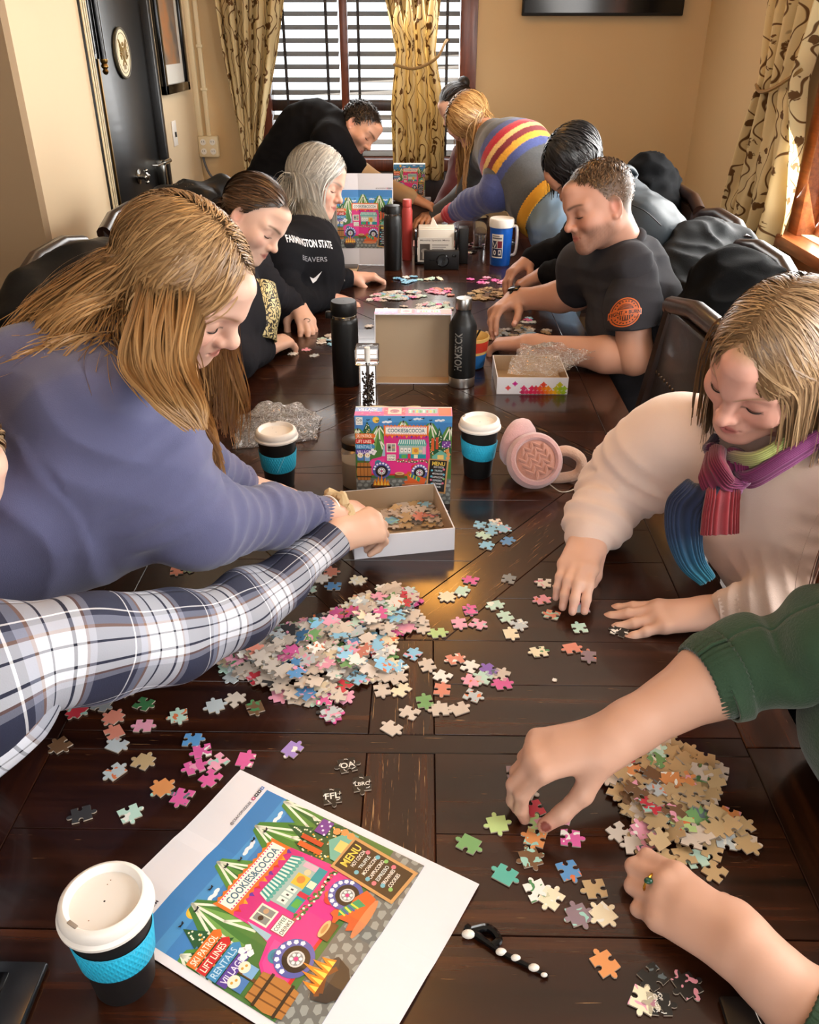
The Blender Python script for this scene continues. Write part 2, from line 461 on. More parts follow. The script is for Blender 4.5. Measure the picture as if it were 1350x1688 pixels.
# right-hand windows
for wi, (a0, a1) in enumerate(RY):
    wr = struct(MB().box((XR+.07, a0, RZ0), (XR+.1, a1, RZ0+.06)).build('window_%d' % (wi+2), m_sillwood, smooth=False))
    for lo, hi, nm in (((XR-.02, a1-.03, RZ0-.02), (XR+.1, a1+.075, RZ1+.08), 'window_frame'), ((XR-.02, a0-.075, RZ0-.02), (XR+.1, a0+.03, RZ1+.08), 'window_frame'),
                   ((XR-.02, a0-.075, RZ1), (XR+.1, a1+.075, RZ1+.08), 'window_frame'), ((XR-.085, a0-.12, RZ0-.055), (XR+.1, a1+.13, RZ0-.005), 'window_sill'),
                   ((XR-.02, a0-.09, RZ0-.14), (XR-.001, a1+.09, RZ0-.056), 'apron'), ((XR+.05, a0+.03, RZ0), (XR+.09, a0+.085, RZ1), 'sash'), ((XR+.05, a1-.085, RZ0), (XR+.09, a1-.03, RZ1), 'sash'),
                   ((XR+.05, a0, 1.46), (XR+.09, a1, 1.52), 'meeting_rail')):
        MB().rbox(lo, hi, .005).build(nm, m_sillwood, wr)
    MB().box((XR+.068, a0, RZ0), (XR+.072, a1, RZ1)).build('pane', m_glass, wr, smooth=False)
# overcast garden light reaches the panes from outside: a bright pale hedge and ground
m_out = mat('pale_outdoor_ground', '#c9cfc4', 0.9)
slab('ground', (-8, -6, -.5), (9, 14, -.45), m_out)

# ------------------------------------------------------------------ curtains
def curtain_mat():
    n = NT('floral_curtain'); tc = n.n('ShaderNodeTexCoord')
    mp = n.n('ShaderNodeMapping'); n.l(tc, 'UV', mp, 'Vector')
    # leaf clusters
    vo = n.n('ShaderNodeTexVoronoi', Scale=15.0); n.l(mp, 'Vector', vo, 'Vector')
    ns = n.n('ShaderNodeTexNoise', Scale=26.0, Detail=3.0, Distortion=1.2); n.l(mp, 'Vector', ns, 'Vector')
    ad = n.n('ShaderNodeMath', operation='ADD'); sc = n.n('ShaderNodeMath', operation='MULTIPLY'); sc.inputs[1].default_value = 0.9
    n.l(ns, 'Fac', sc, 0); n.l(vo, 'Distance', ad, 0); n.l(sc, 'Value', ad, 1)
    r1 = n.ramp([(0.66, (1, 1, 1)), (0.70, (0, 0, 0))]); n.l(ad, 'Value', r1, 'Fac')
    # scrolling stems
    wv = n.n('ShaderNodeTexWave', Scale=5.0, Distortion=16.0, Detail=1.0); wv.inputs['Detail Scale'].default_value = 1.4; n.l(mp, 'Vector', wv, 'Vector')
    r2 = n.ramp([(0.02, (1, 1, 1)), (0.07, (0, 0, 0))]); n.l(wv, 'Fac', r2, 'Fac')
    mx = n.n('ShaderNodeMath', operation='MAXIMUM'); n.l(r1, 'Color', mx, 0); n.l(r2, 'Color', mx, 1)
    m = n.n('ShaderNodeMix', data_type='RGBA'); m.inputs[6].default_value = (*lin('#e3d0a0'), 1); m.inputs[7].default_value = (*lin('#6d4a20'), 1)
    n.l(mx, 'Value', m, 0); n.t.links.new(m.outputs[2], n.p.inputs['Base Color']); n.set(Roughness=0.8)
    tr = n.n('ShaderNodeBsdfTranslucent'); n.t.links.new(m.outputs[2], tr.inputs['Color'])
    ms = n.n('ShaderNodeMixShader'); ms.inputs[0].default_value = 0.38
    out = n.t.nodes['Material Output']; n.l(n.p, 'BSDF', ms, 1); n.l(tr, 'BSDF', ms, 2); n.l(ms, 'Shader', out, 'Surface')
    return n.m
m_curt = curtain_mat(); m_rope = mat('curtain_cord', '#8a6a3a', 0.7, bump=0.5, bscale=400)
def curtain(name, label, z_list, left, right, depth_axis, base, folds, amp, par_label=None):
    """rows of (z, left edge, right edge) swept as pleated cloth; depth_axis 'y' hangs on the far wall, 'x' on the side wall"""
    root = wthing(name, label, 'curtain', (left[-1] if depth_axis == 'y' else base, base if depth_axis == 'y' else left[-1], z_list[-1]))
    nu, nv = 110, 70; vs = []; uv = []
    zz = np.array(z_list)[::-1]; L = np.array(left)[::-1]; R = np.array(right)[::-1]
    W0 = 0.75
    for j in range(nv+1):
        z = zz[0] + (zz[-1]-zz[0])*j/nv; l = np.interp(z, zz, L); r = np.interp(z, zz, R)
        for i in range(nu+1):
            u = i/nu; s = l+(r-l)*u
            d = amp*math.sin(u*folds*2*math.pi + .6*math.sin(z*3)) + .35*amp*math.sin(u*folds*4.3*math.pi+1+z*2)
            s += .25*amp*math.cos(u*folds*2*math.pi)
            vs.append((s, base+d, z) if depth_axis == 'y' else (base+d, s, z)); uv.append((u*W0, z))
    fs = np.array([(j*(nu+1)+i, j*(nu+1)+i+1, (j+1)*(nu+1)+i+1, (j+1)*(nu+1)+i) for j in range(nv) for i in range(nu)])
    o = link('drape', vs, fs, m_curt, root, uv=np.array(uv)); sol = o.modifiers.new('thickness', 'SOLIDIFY'); sol.thickness = .003
    return root
c1 = curtain('curtain', 'floral curtain at the far window, closer to the black door', [2.35, 1.9, 1.5, 1.25, 1.05, .83], [-1.17, -1.165, -1.14, -1.11, -1.09, -1.07], [-.70, -.74, -.83, -.90, -.95, -.98], 'y', YB-.1, 4.5, .032)
c2 = curtain('curtain', 'floral curtain hanging in front of the far window blinds', [2.35, 1.9, 1.5, 1.25, 1.1, .83], [-.30, -.26, -.17, -.20, -.20, -.19], [.10, .10, .06, .11, .12, .12], 'y', YB-.12, 4.5, .03)
MB().tube(catmull([(-.18, YB-.15, 1.44), (-.06, YB-.165, 1.42), (.06, YB-.15, 1.47), (.11, YB-.06, 1.55), (.13, YB-.02, 1.56)], 14), .008, 6).build('tieback_cord', m_rope, c2)
c3 = curtain('curtain', 'sunlit floral curtain tied back beside the side window', [2.35, 1.9, 1.6, 1.42, 1.2, .95, .7, .6], [3.60, 3.66, 3.72, 3.80, 3.70, 3.66, 3.70, 3.72], [4.24, 4.22, 4.16, 4.10, 4.22, 4.33, 4.44, 4.46], 'x', XR-.1, 4, .04)
MB().tube(catmull([(XR-.15, 4.12, 1.40), (XR-.17, 4.0, 1.38), (XR-.16, 3.88, 1.40), (XR-.1, 3.78, 1.47)], 14), .008, 6).build('tieback_cord', m_rope, c3)
rod = wthing('curtain_rod', 'thin dark rod carrying the side window curtain above the frame', 'curtain rod', (XR-.1, 3.1, 2.37)); rod['label'] = 'dark curtain rod above the side window'
MB().tube([(XR-.1, 2.3, 2.37), (XR-.1, 4.4, 2.37)], .012, 10).build('pole', m_darkwood, rod); MB().tube([(XR-.1, 4.3, 2.37), (XR, 4.3, 2.37)], .008, 8).build('bracket', m_darkwood, rod)

# ------------------------------------------------------------------ the black door
dr = struct(MB().rbox((XL-.07, DY0+.02, .01), (XL-.025, DY1-.02, 2.1), .004).build('door_1', m_blackdoor))
for lo, hi in (((XL-.1, DY0-.055, 0), (XL+.012, DY0+.02, 2.16)), ((XL-.1, DY1-.02, 0), (XL+.012, DY1+.03, 2.16)), ((XL-.1, DY0-.055, 2.1), (XL+.012, DY1+.03, 2.18))):
    MB().rbox(lo, hi, .004).build('door_frame', m_blackdoor, dr)
for yy in (DY0-.058, DY0-.034, DY0-.012): MB().rbox((XL+.011, yy, 0), (XL+.018, yy+.007, 2.16), .002).build('casing_bead', m_cream, dr)
MB().rbox((XL-.026, DY0+.135, .03), (XL-.018, DY0+.147, 1.62), .002).build('brass_edge_strip', m_brass, dr)
# big black hinge with brass finial
hb = MB(); hb.rbox((XL-.03, DY0+.03, 1.50), (XL+.004, DY0+.10, 1.85), .004); hb.tube([(XL+.0, DY0+.03, 1.52), (XL+.0, DY0+.03, 1.9)], .013, 12); hb.tube([(XL+.012, DY0+.118, 1.50), (XL+.012, DY0+.118, 1.9)], .014, 12)
hg = hb.build('hinge', m_blackgloss, dr)
MB().lathe([(.004, -.055), (.010, -.05), (.013, -.042), (.008, -.034), (.015, -.026), (.015, -.02), (.011, -.014), (.016, -.006), (.016, .004)], (XL+.012, DY0+.118, 1.497), 16).build('finial', m_brass, hg)
# knob: pale cross knob on a rosette, and lever latch with brass end
kb = MB(); ky, kz = 4.315, .995
kb.lathe([(.004, 0), (.034, .001), (.034, .008), (.014, .012), (.012, .03), (.02, .034), (.021, .046), (.012, .052), (.001, .053)], (0, 0, 0), 20)
for a in range(4): kb.ball((.026*math.cos(a*math.pi/2), .026*math.sin(a*math.pi/2), .042), .0095, 10)
kb.xf(Matrix.Translation((XL-.025, ky, kz)) @ Matrix.Rotation(math.pi/2, 4, 'Y')); kb.build('door_knob', m_chrome, dr)
lv = MB(); lv.tube([(XL-.0, 4.50, 1.02), (XL+.02, 4.50, 1.02), (XL+.03, 4.66, 1.02)], .006, 8); lv.rbox((XL-.03, 4.63, .90), (XL+.02, 4.665, 1.03), .005); lv.tube([(XL+.026, 4.60, 1.02), (XL+.03, 4.70, 1.02)], .012, 12)
lv.build('latch', m_chrome, dr)
# oval seal: cream disc, dark rim, spread eagle in relief
sl = wthing('wall_seal', 'oval cream seal with an eagle emblem on the black door', 'plaque', (XL-.02, 4.33, 1.41)); m_seal = mat('seal_cream', '#e3d6b2', 0.5); m_sealrim = mat('seal_rim', '#57513f', 0.5)
def onx(b, y, z, x=XL-.024): return b.xf(Matrix.Translation((x, y, z)) @ Matrix(((0, 0, 1, 0), (1, 0, 0, 0), (0, 1, 0, 0), (0, 0, 0, 1))))
sy_, sz_ = 4.33, 1.515
d = MB(); n = 40; d.prism([(.098*math.cos(2*math.pi*i/n), .098*math.sin(2*math.pi*i/n)) for i in range(n)], 0, .010); onx(d, sy_, sz_).build('disc', m_seal, sl, smooth=False)
d = MB(); d.tube([(.099*math.cos(2*math.pi*i/n), .099*math.sin(2*math.pi*i/n), .008) for i in range(n+1)], .006, 8); onx(d, sy_, sz_).build('rim', m_sealrim, sl)
d = MB(); d.tube([(.08*math.cos(2*math.pi*i/n), .08*math.sin(2*math.pi*i/n), .010) for i in range(n+1)], .0015, 5); onx(d, sy_, sz_).build('inner_ring', m_sealrim, sl)
d = MB(); m_eagle = mat('eagle_bronze', '#8a7444', 0.5)
for s in (-1, 1):
    for k in range(5):
        d.tube([(s*.012, .012-.004*k, .012), (s*(.035+.003*k), .03-.010*k, .013), (s*(.05-.004*k), .055-.02*k, .012)], [.005, .005, .002], 5)
    d.tube([(s*.008, -.03, .012), (s*.028, -.05, .012)], [.004, .002], 5)
d.ball((0, -.004, .012), .02, 10, 0, (.8, 1.4, .4)); d.ball((.002, .036, .012), .009, 8, 0, (1, 1, .6)); d.add([(-.012, -.045, .012), (.012, -.045, .012), (.016, -.065, .012), (-.016, -.065, .012)], [(0, 1, 2, 3)])
onx(d, sy_, sz_).build('eagle', m_eagle, sl)
# framed picture on the left wall beyond the door
pf = wthing('framed_picture', 'black framed picture with white mat beside the black door', 'picture', (XL, 5.06, 1.31))
y0, y1, z0, z1 = 4.815, 5.31, 1.315, 2.0
for lo, hi in (((XL, y0, z0), (XL+.03, y1, z0+.045)), ((XL, y0, z1-.045), (XL+.03, y1, z1)), ((XL, y0, z0), (XL+.03, y0+.045, z1)), ((XL, y1-.045, z0), (XL+.03, y1, z1))):
    MB().rbox(lo, hi, .004).build('frame_side', m_blackgloss, pf)
MB().box((XL, y0+.03, z0+.03), (XL+.012, y1-.03, z1-.03)).build('mat_board', mat('mat_board', '#d8d8d2', 0.7), pf, smooth=False)
n_ = NT('brown_print'); tc_ = n_.n('ShaderNodeTexCoord'); no_ = n_.n('ShaderNodeTexNoise', Scale=7.0, Detail=8.0); n_.l(tc_, 'Object', no_, 'Vector'); r_ = n_.ramp([(.3, '#4b5560'), (.5, '#8b7560'), (.65, '#a9764e')]); n_.l(no_, 'Fac', r_, 'Fac'); n_.l(r_, 'Color', n_.p, 'Base Color'); n_.set(Roughness=0.4)
MB().box((XL+.012, y0+.10, z0+.135), (XL+.0135, y1-.10, z1-.09)).build('print', n_.m, pf, smooth=False)
# light switch and the surface wiring with its four-socket box
ls = wthing('light_switch', 'cream light switch plate on the left wall', 'switch', (XL, 4.965, 1.06)); ls['label'] = 'cream light switch plate below the framed picture'
MB().rbox((XL, 4.92, 1.06), (XL+.006, 5.0, 1.185), .003).build('plate', m_white, ls); MB().rbox((XL+.006, 4.952, 1.105), (XL+.014, 4.966, 1.13), .002).build('toggle', m_black, ls)
co = wthing('conduit', 'thin cream conduit running down the far wall to a socket box', 'conduit', (-1.29, YB, 1.06))
MB().rbox((-1.30, YB-.018, 1.055), (-1.275, YB, HC), .004).build('channel', m_cream, co)
for z in (1.3, 1.52, 1.75): MB().rbox((-1.306, YB-.021, z), (-1.269, YB, z+.016), .003).build('clip', m_cream, co)
so = wthing('socket_box', 'cream four outlet socket box at the foot of the conduit', 'outlet', (-1.29, YB, .95))
MB().rbox((-1.348, YB-.05, .945), (-1.232, YB, 1.06), .006).build('box', m_cream, so)
for sx in (-1.318, -1.262):
    for zz_ in (.977, 1.028):
        q = MB(); q.prism([(.017*math.cos(2*math.pi*i/16), .017*math.sin(2*math.pi*i/16)) for i in range(16)], 0, .004); q.xf(Matrix.Translation((sx, YB-.05, zz_)) @ Matrix.Rotation(math.pi/2, 4, 'X'))
        oo = q.build('socket', m_white, so, smooth=False)
        for dx in (-.006, .006): MB().box((sx+dx-.0012, YB-.0555, zz_-.002), (sx+dx+.0012, YB-.0535, zz_+.007)).build('slot', m_black, oo, smooth=False)
struct(MB().rbox((XL, YB-.03, 1.06), (XL+.03, YB, HC), .004).build('trim_2', m_cream))
cb = wthing('cable', 'grey cable looping down from the corner trim', 'cable', (-1.34, YB-.02, .75)); cb['label'] = 'grey cable looping down the far corner beside the socket box'
MB().tube(catmull([(-1.33, YB-.02, 1.06), (-1.335, YB-.02, .95), (-1.31, YB-.03, .86), (-1.27, YB-.03, .8), (-1.24, YB-.03, .7)], 16), .007, 8).build('sheath', mat('grey_cable', '#5d6068', 0.5), cb)
# television on the far wall
tv = wthing('television', 'black television hung high on the far wall', 'television', (.97, YB-.05, 1.67))
MB().rbox((.53, YB-.06, 1.675), (1.415, YB-.015, 2.2), .006).build('case', m_black, tv); MB().box((.542, YB-.0615, 1.69), (1.403, YB-.060, 2.19)).build('screen', m_blackgloss, tv, smooth=False)
MB().box((.8, YB-.016, 1.85), (1.15, YB, 2.05)).build('bracket', m_black, tv, smooth=False)
# ceiling lamps (real fittings above the frame; their glow lies on the varnish)
m_shade = mat('lit_lamp_glass', '#ffd9a0', 0.4, emit=('#ffb04a', 19.0))
for i, (lx, ly, lb) in enumerate(((0.10, 3.9, 'warm glass ceiling lamp over the far half of the table'), (-0.28, 1.70, 'warm glass ceiling lamp over the near half of the table'))):
    lp = wthing('ceiling_lamp', lb, 'lamp', (lx, ly, HC), 'ceiling lamps over the table')
    MB().lathe([(.08, -.03), (.085, -.02), (.085, 0)], (lx, ly, HC), 24).build('canopy', m_brass, lp)
    MB().lathe([(.001, -.15), (.06, -.145), (.12, -.12), (.15, -.08), (.155, -.05), (.15, -.03)], (lx, ly, HC), 28).build('shade', m_shade, lp)
# ================================================================== TABLE
TZ = 0.75
def table_mat():
    n = NT('table_wood'); uv = n.n('ShaderNodeUVMap', uv_map='UVMap'); oi = n.n('ShaderNodeObjectInfo')
    mp = n.n('ShaderNodeMapping'); mp.inputs['Scale'].default_value = (2.2, 46, 1)
    cmb = n.n('ShaderNodeCombineXYZ'); mul = n.n('ShaderNodeMath', operation='MULTIPLY'); mul.inputs[1].default_value = 37.0
    n.l(oi, 'Random', mul, 0); n.l(mul, 'Value', cmb, 'Z'); n.l(mul, 'Value', cmb, 'X')
    va = n.n('ShaderNodeVectorMath', operation='ADD'); n.l(uv, 'UV', mp, 'Vector'); n.l(mp, 'Vector', va, 0); n.l(cmb, 'Vector', va, 1)
    g = n.n('ShaderNodeTexNoise', Scale=1.0, Detail=9.0, Roughness=0.62); n.l(va, 'Vector', g, 'Vector')
    r = n.ramp([(0.28, '#170803'), (0.52, '#2f1408'), (0.75, '#512810')]); n.l(g, 'Fac', r, 'Fac')
    # board to board tint
    tint = n.n('ShaderNodeMapRange'); tint.inputs['To Min'].default_value = 0.72; tint.inputs['To Max'].default_value = 1.25; n.l(oi, 'Random', tint, 'Value')
    mu = n.n('ShaderNodeMix', data_type='RGBA', blend_type='MULTIPLY'); mu.inputs[0].default_value = 1.0
    n.l(r, 'Color', mu, 6); n.l(tint, 'Result', mu, 7)
    # worn flecks where the varnish is rubbed through, following the grain
    mp2 = n.n('ShaderNodeMapping'); mp2.inputs['Scale'].default_value = (9, 210, 1); va2 = n.n('ShaderNodeVectorMath', operation='ADD')
    n.l(uv, 'UV', mp2, 'Vector'); n.l(mp2, 'Vector', va2, 0); n.l(cmb, 'Vector', va2, 1)
    fl = n.n('ShaderNodeTexNoise', Scale=1.6, Detail=3.0, Roughness=0.7); n.l(va2, 'Vector', fl, 'Vector')
    wear = n.n('ShaderNodeAttribute', attribute_name='wear', attribute_type='OBJECT')
    ad = n.n('ShaderNodeMath', operation='ADD'); n.l(fl, 'Fac', ad, 0); n.l(wear, 'Fac', ad, 1)
    fr = n.ramp([(0.70, (0, 0, 0)), (0.75, (1, 1, 1))]); n.l(ad, 'Value', fr, 'Fac')
    mf = n.n('ShaderNodeMix', data_type='RGBA'); n.l(fr, 'Color', mf, 0); n.t.links.new(mu.outputs[2], mf.inputs[6]); mf.inputs[7].default_value = (*lin('#a07a50'), 1)
    n.t.links.new(mf.outputs[2], n.p.inputs['Base Color'])
    n.set(Roughness=0.25); n.p.inputs['Coat Weight'].default_value = 0.45; n.p.inputs['Specular IOR Level'].default_value = .35; n.p.inputs['Coat Roughness'].default_value = 0.11
    n.bump(g, 'Fac', 0.10, 0.0015)
    return n.m
m_table = table_mat()
TX0, TX1, TY0, TY1 = -0.585, 0.53, 0.33, 4.62
TXC = -0.026
table = wthing('dining_table', 'long dark varnished plank dining table scattered with jigsaw pieces', 'table', (TXC, 2.4, 0))
def clip(poly, a, b, c):       # keep a*x+b*y<=c
    out = []
    for i in range(len(poly)):
        p, q = poly[i], poly[(i+1) % len(poly)]; dp = a*p[0]+b*p[1]-c; dq = a*q[0]+b*q[1]-c
        if dp <= 0: out.append(p)
        if (dp < 0) != (dq < 0) and dp != dq:
            t = dp/(dp-dq); out.append((p[0]+(q[0]-p[0])*t, p[1]+(q[1]-p[1])*t))
    return out
def plank(poly, ang, wear=0.0, gap=0.0005, ch=.0012):
    """one board: bevelled top face, sides, bottom; grain along ang"""
    if len(poly) < 3: return
    A = abs(sum(poly[i][0]*poly[(i+1) % len(poly)][1]-poly[(i+1) % len(poly)][0]*poly[i][1] for i in range(len(poly))))/2
    if A < 2e-4: return
    c = np.mean(poly, 0); n = len(poly)
    # inset for the joint and for the chamfer
    def inset(d):
        P = []
        for i in range(n):
            p0, p1, p2 = (np.array(poly[j % n]) for j in (i-1, i, i+1)); e0 = unit(p1-p0); e1 = unit(p2-p1)
            n0 = np.array([-e0[1], e0[0]]); n1 = np.array([-e1[1], e1[0]]); k = 1+n0 @ n1
            P.append(p1 + d*(n0+n1)/max(k, .25))
        return P
    if sum(poly[i][0]*poly[(i+1) % n][1]-poly[(i+1) % n][0]*poly[i][1] for i in range(n)) < 0: poly = poly[::-1]
    o, t = inset(gap), inset(gap+ch)
    vs = [(*p, TZ-.03) for p in o] + [(*p, TZ-.0012) for p in o] + [(*p, TZ) for p in t]
    fs = [tuple(range(n))[::-1], tuple(range(2*n, 3*n))]
    for i in range(n):
        j = (i+1) % n; fs += [(i, j, n+j, n+i), (n+i, n+j, 2*n+j, 2*n+i)]
    ca, sa = math.cos(ang), math.sin(ang); uv = np.array([(p[0]*ca+p[1]*sa, -p[0]*sa+p[1]*ca) for p in vs])
    o = link('plank', vs, fs, m_table, table, smooth=False, uv=uv); o['wear'] = wear
    return o
BW = 0.085                        # border board width
xi0, xi1 = TX0+BW, TX1-BW
seams = [TY0, 0.458, 0.575, 0.84, 0.875, 2.47, 2.51, 4.11, 4.15, TY1]
rect = lambda x0, y0, x1, y1: [(x0, y0), (x1, y0), (x1, y1), (x0, y1)]
cuts = [TY0, 0.8575, 2.49, 4.13, TY1]
for x0, x1 in ((TX0, xi0), (xi1, TX1)):
    for a, b_ in zip(cuts[:-1], cuts[1:]): plank(rect(x0, a, x1, b_), math.pi/2, .0)
for y0, y1, wv in ((.458, .575, .0), (.84, .875, .03), (2.47, 2.51, 0), (4.11, 4.15, 0), (TY0, .458, 0)): plank(rect(xi0, y0, xi1, y1), 0, wv)
CW = 0.046                        # half width of the centre board
def section(y0, y1, d0, d1, rowh=0.113, wear=.06):
    """boards between two cross boards with an inlaid diamond from d0 to d1"""
    ym = (d0+d1)/2
    if d0 > y0: plank(rect(TXC-CW, y0, TXC+CW, d0), math.pi/2, wear)
    if d1 < y1: plank(rect(TXC-CW, d1, TXC+CW, y1), math.pi/2, wear)
    HX = .455; hw = .05
    for sx in (-1, 1):
        xa, xb = (xi0, TXC) if sx < 0 else (TXC, xi1)
        for (p, q) in ((d0, ym), (d1, ym)):
            dx, dy = sx*HX, q-p; L = math.hypot(dx, dy); nx, ny = -dy/L, dx/L           # the diagonal's own normal
            if nx*(sx) > 0: nx, ny = -nx, -ny                                                # points to the inside of the diamond
            c0 = nx*TXC + ny*p
            lo, hi = (max(min(p, q), y0), min(max(p, q), y1))
            if hi <= lo: continue
            # diagonal board
            poly = rect(xa, lo, xb, hi)
            if p == d0 and d0 > y0: poly = rect(xa, lo-.0, xb, hi)
            band = clip(clip(poly, nx, ny, c0+hw), -nx, -ny, -(c0-hw))
            plank(band, math.atan2(dy, dx), wear)
            # field boards outside and inside the diamond
            rows = np.linspace(lo, hi, max(1, round((hi-lo)/rowh))+1)
            for a, b_ in zip(rows[:-1], rows[1:]):
                cell = rect(xa, a, xb, b_)
                plank(clip(cell, nx, ny, c0-hw), 0, 0.0, .0003, .0006)
        for (a, b_) in ((y0, d0), (d1, y1)):
            if b_-a < .02: continue
            rows = np.linspace(a, b_, max(1, round((b_-a)/rowh))+1)
            for r0, r1 in zip(rows[:-1], rows[1:]): plank(rect(xa if sx < 0 else TXC+CW, r0, TXC-CW if sx < 0 else xb, r1), 0, 0.0, .0003, .0006)
def inner(d0, d1, ylo, yhi, rowh=.113):
    ym = (d0+d1)/2; HX = .455; hw = .05
    rows = np.linspace(max(d0, ylo), min(d1, yhi), round((min(d1, yhi)-max(d0, ylo))/rowh)+1)
    for a, b_ in zip(rows[:-1], rows[1:]):
        c = rect(xi0, a, xi1, b_)
        for sx in (-1, 1):
            for p in (d0, d1):
                dx, dy = sx*HX, ym-p; L = math.hypot(dx, dy); nx, ny = -dy/L, dx/L
                if nx*sx > 0: nx, ny = -nx, -ny
                if len(c) > 2: c = clip(c, -nx, -ny, -(nx*TXC+ny*p+hw))
        plank(c, 0, 0.0, .0003, .0006)
inner(1.085, 2.26, .875, 2.47); inner(2.72, 3.90, 2.51, 4.11); inner(-1.0, .575, .575, .84)
section(.875, 2.47, 1.085, 2.26, wear=.075)
section(2.51, 4.11, 2.72, 3.90, wear=.03)
section(.575, .84, -1.0, .575, wear=.075)
section(4.15, TY1, TY1+.2, TY1+1.2, wear=.0)
m_apron = wood_mat('table_frame_wood', '#1c0c06', '#34180d', 5, 0.4, (1, 14, 14))
for lo, hi in (((TX0+.06, TY0+.08, .63), (TX0+.085, TY1-.08, .72)), ((TX1-.085, TY0+.08, .63), (TX1-.06, TY1-.08, .72)), ((TX0+.06, TY1-.1, .63), (TX1-.06, TY1-.075, .72)), ((TX0+.06, TY0+.075, .63), (TX1-.06, TY0+.1, .72))):
    MB().rbox(lo, hi, .004).build('apron', m_apron, table)
for lx in (TX0+.12, TX1-.12):
    for ly in (TY0+.16, 2.49, TY1-.16):
        q = MB(); q.rbox((lx-.045, ly-.045, 0), (lx+.045, ly+.045, .72), .006); q.build('leg', m_apron, table)
# ================================================================== PRINTED ARTWORK (pink cocoa truck scene), as flat layered print
m_print = vcol_mat('printed_paper', 0.38, spec=0.4); m_print.node_tree.nodes['Principled BSDF'].inputs['Coat Weight'].default_value = .25; m_print.node_tree.nodes['Principled BSDF'].inputs['Coat Roughness'].default_value = .22
class Art:
    def __init__(s): s.items = []; s.z = 0
    def poly(s, pts, col): s.z += 1; s.items.append((np.array(pts, float), [tuple(range(len(pts)))], lin(col), s.z))
    def rect(s, x0, y0, x1, y1, col): s.poly([(x0, y0), (x1, y0), (x1, y1), (x0, y1)], col)
    def disc(s, x, y, r, col, n=22, ry=None): s.poly([(x+r*math.cos(2*math.pi*i/n), y+(ry or r)*math.sin(2*math.pi*i/n)) for i in range(n)], col)
    def many(s, polys, col):
        s.z += 1; v = []; f = []
        for p in polys: f.append(tuple(range(len(v), len(v)+len(p)))); v += list(p)
        s.items.append((np.array(v, float), f, lin(col), s.z))
    def dots(s, pts, r, col, n=7): s.many([[(x+r*math.cos(2*math.pi*i/n), y+r*math.sin(2*math.pi*i/n)) for i in range(n)] for x, y in pts], col)
    def line(s, pts, w, col):
        q = []
        for (a, b_) in zip(pts[:-1], pts[1:]):
            a = np.array(a, float); b_ = np.array(b_, float); d = unit(b_-a); nn = np.array([-d[1], d[0]])*w/2; q.append([a-nn-d*w*.3, b_-nn+d*w*.3, b_+nn+d*w*.3, a+nn-d*w*.3])
        s.many(q, col)
    def lines(s, L, w, col):
        q = []
        for pts in L:
            for (a, b_) in zip(pts[:-1], pts[1:]):
                a = np.array(a, float); b_ = np.array(b_, float); d = unit(b_-a); nn = np.array([-d[1], d[0]])*w/2; q.append([a-nn-d*w*.3, b_-nn+d*w*.3, b_+nn+d*w*.3, a+nn-d*w*.3])
        s.many(q, col)
    def text(s, t, x, y, size, col, ang=0, w=None, bold=.012, cx=False):
        v, f, wd = text_mesh(t, 1.0, bold)
        k = size; kx = (w/wd if w else size)
        v = v*[kx, k]
        if cx: v = v - [kx*wd/2, 0]
        ca, sa = math.cos(ang), math.sin(ang); v = np.stack([v[:, 0]*ca-v[:, 1]*sa + x, v[:, 0]*sa+v[:, 1]*ca + y], 1)
        s.z += 1; s.items.append((v, f, lin(col), s.z))
    def build(s, name, fn, parent, lift=0.000009, grid=0, kinks=()):
        """clip to the unit square, cut large shapes along a grid so that they follow a bent sheet, and link as ONE printed layer"""
        V = []; Fs = []; Co = []
        for v, f, c, z in s.items:
            for q in f:
                pts = [tuple(v[i]) for i in q]; lo = np.min(pts, 0); hi = np.max(pts, 0); tris = [pts]
                big = grid and (max(hi-lo) > 1.05/grid or any(lo[0] < k_ < hi[0] for k_ in kinks)); out = name != 'lettering' and (lo.min() < -1e-6 or hi.max() > 1+1e-6)
                if (big or out) and len(pts) > 3:
                    tris = [[pts[i] for i in t] for t in tessellate_polygon([[Vector((*p_, 0)) for p_ in pts]])]
                if out: tris = [clip(clip(clip(clip(t, -1, 0, 0), 1, 0, 1), 0, -1, 0), 0, 1, 1) for t in tris]
                if big:
                    nt = []
                    for t in tris:
                        if len(t) < 3: continue
                        l2 = np.clip(np.floor(np.min(t, 0)*grid), 0, grid-1).astype(int); h2 = np.clip(np.ceil(np.max(t, 0)*grid), 1, grid).astype(int)
                        for i in range(l2[0], h2[0]):
                            col = clip(clip(t, -1, 0, -i/grid), 1, 0, (i+1)/grid)
                            for j in range(l2[1], h2[1]): nt.append(clip(clip(col, 0, -1, -j/grid), 0, 1, (j+1)/grid) if len(col) > 2 else [])
                    tris = nt
                for t in tris:
                    if len(t) < 3: continue
                    Fs.append(tuple(range(len(V), len(V)+len(t)))); V += [fn(p_[0], p_[1], lift*(4+z)) for p_ in t]; Co += [c]*len(t)
        return link(name, np.array(V), Fs, m_print, parent, smooth=False, col=np.array(Co))

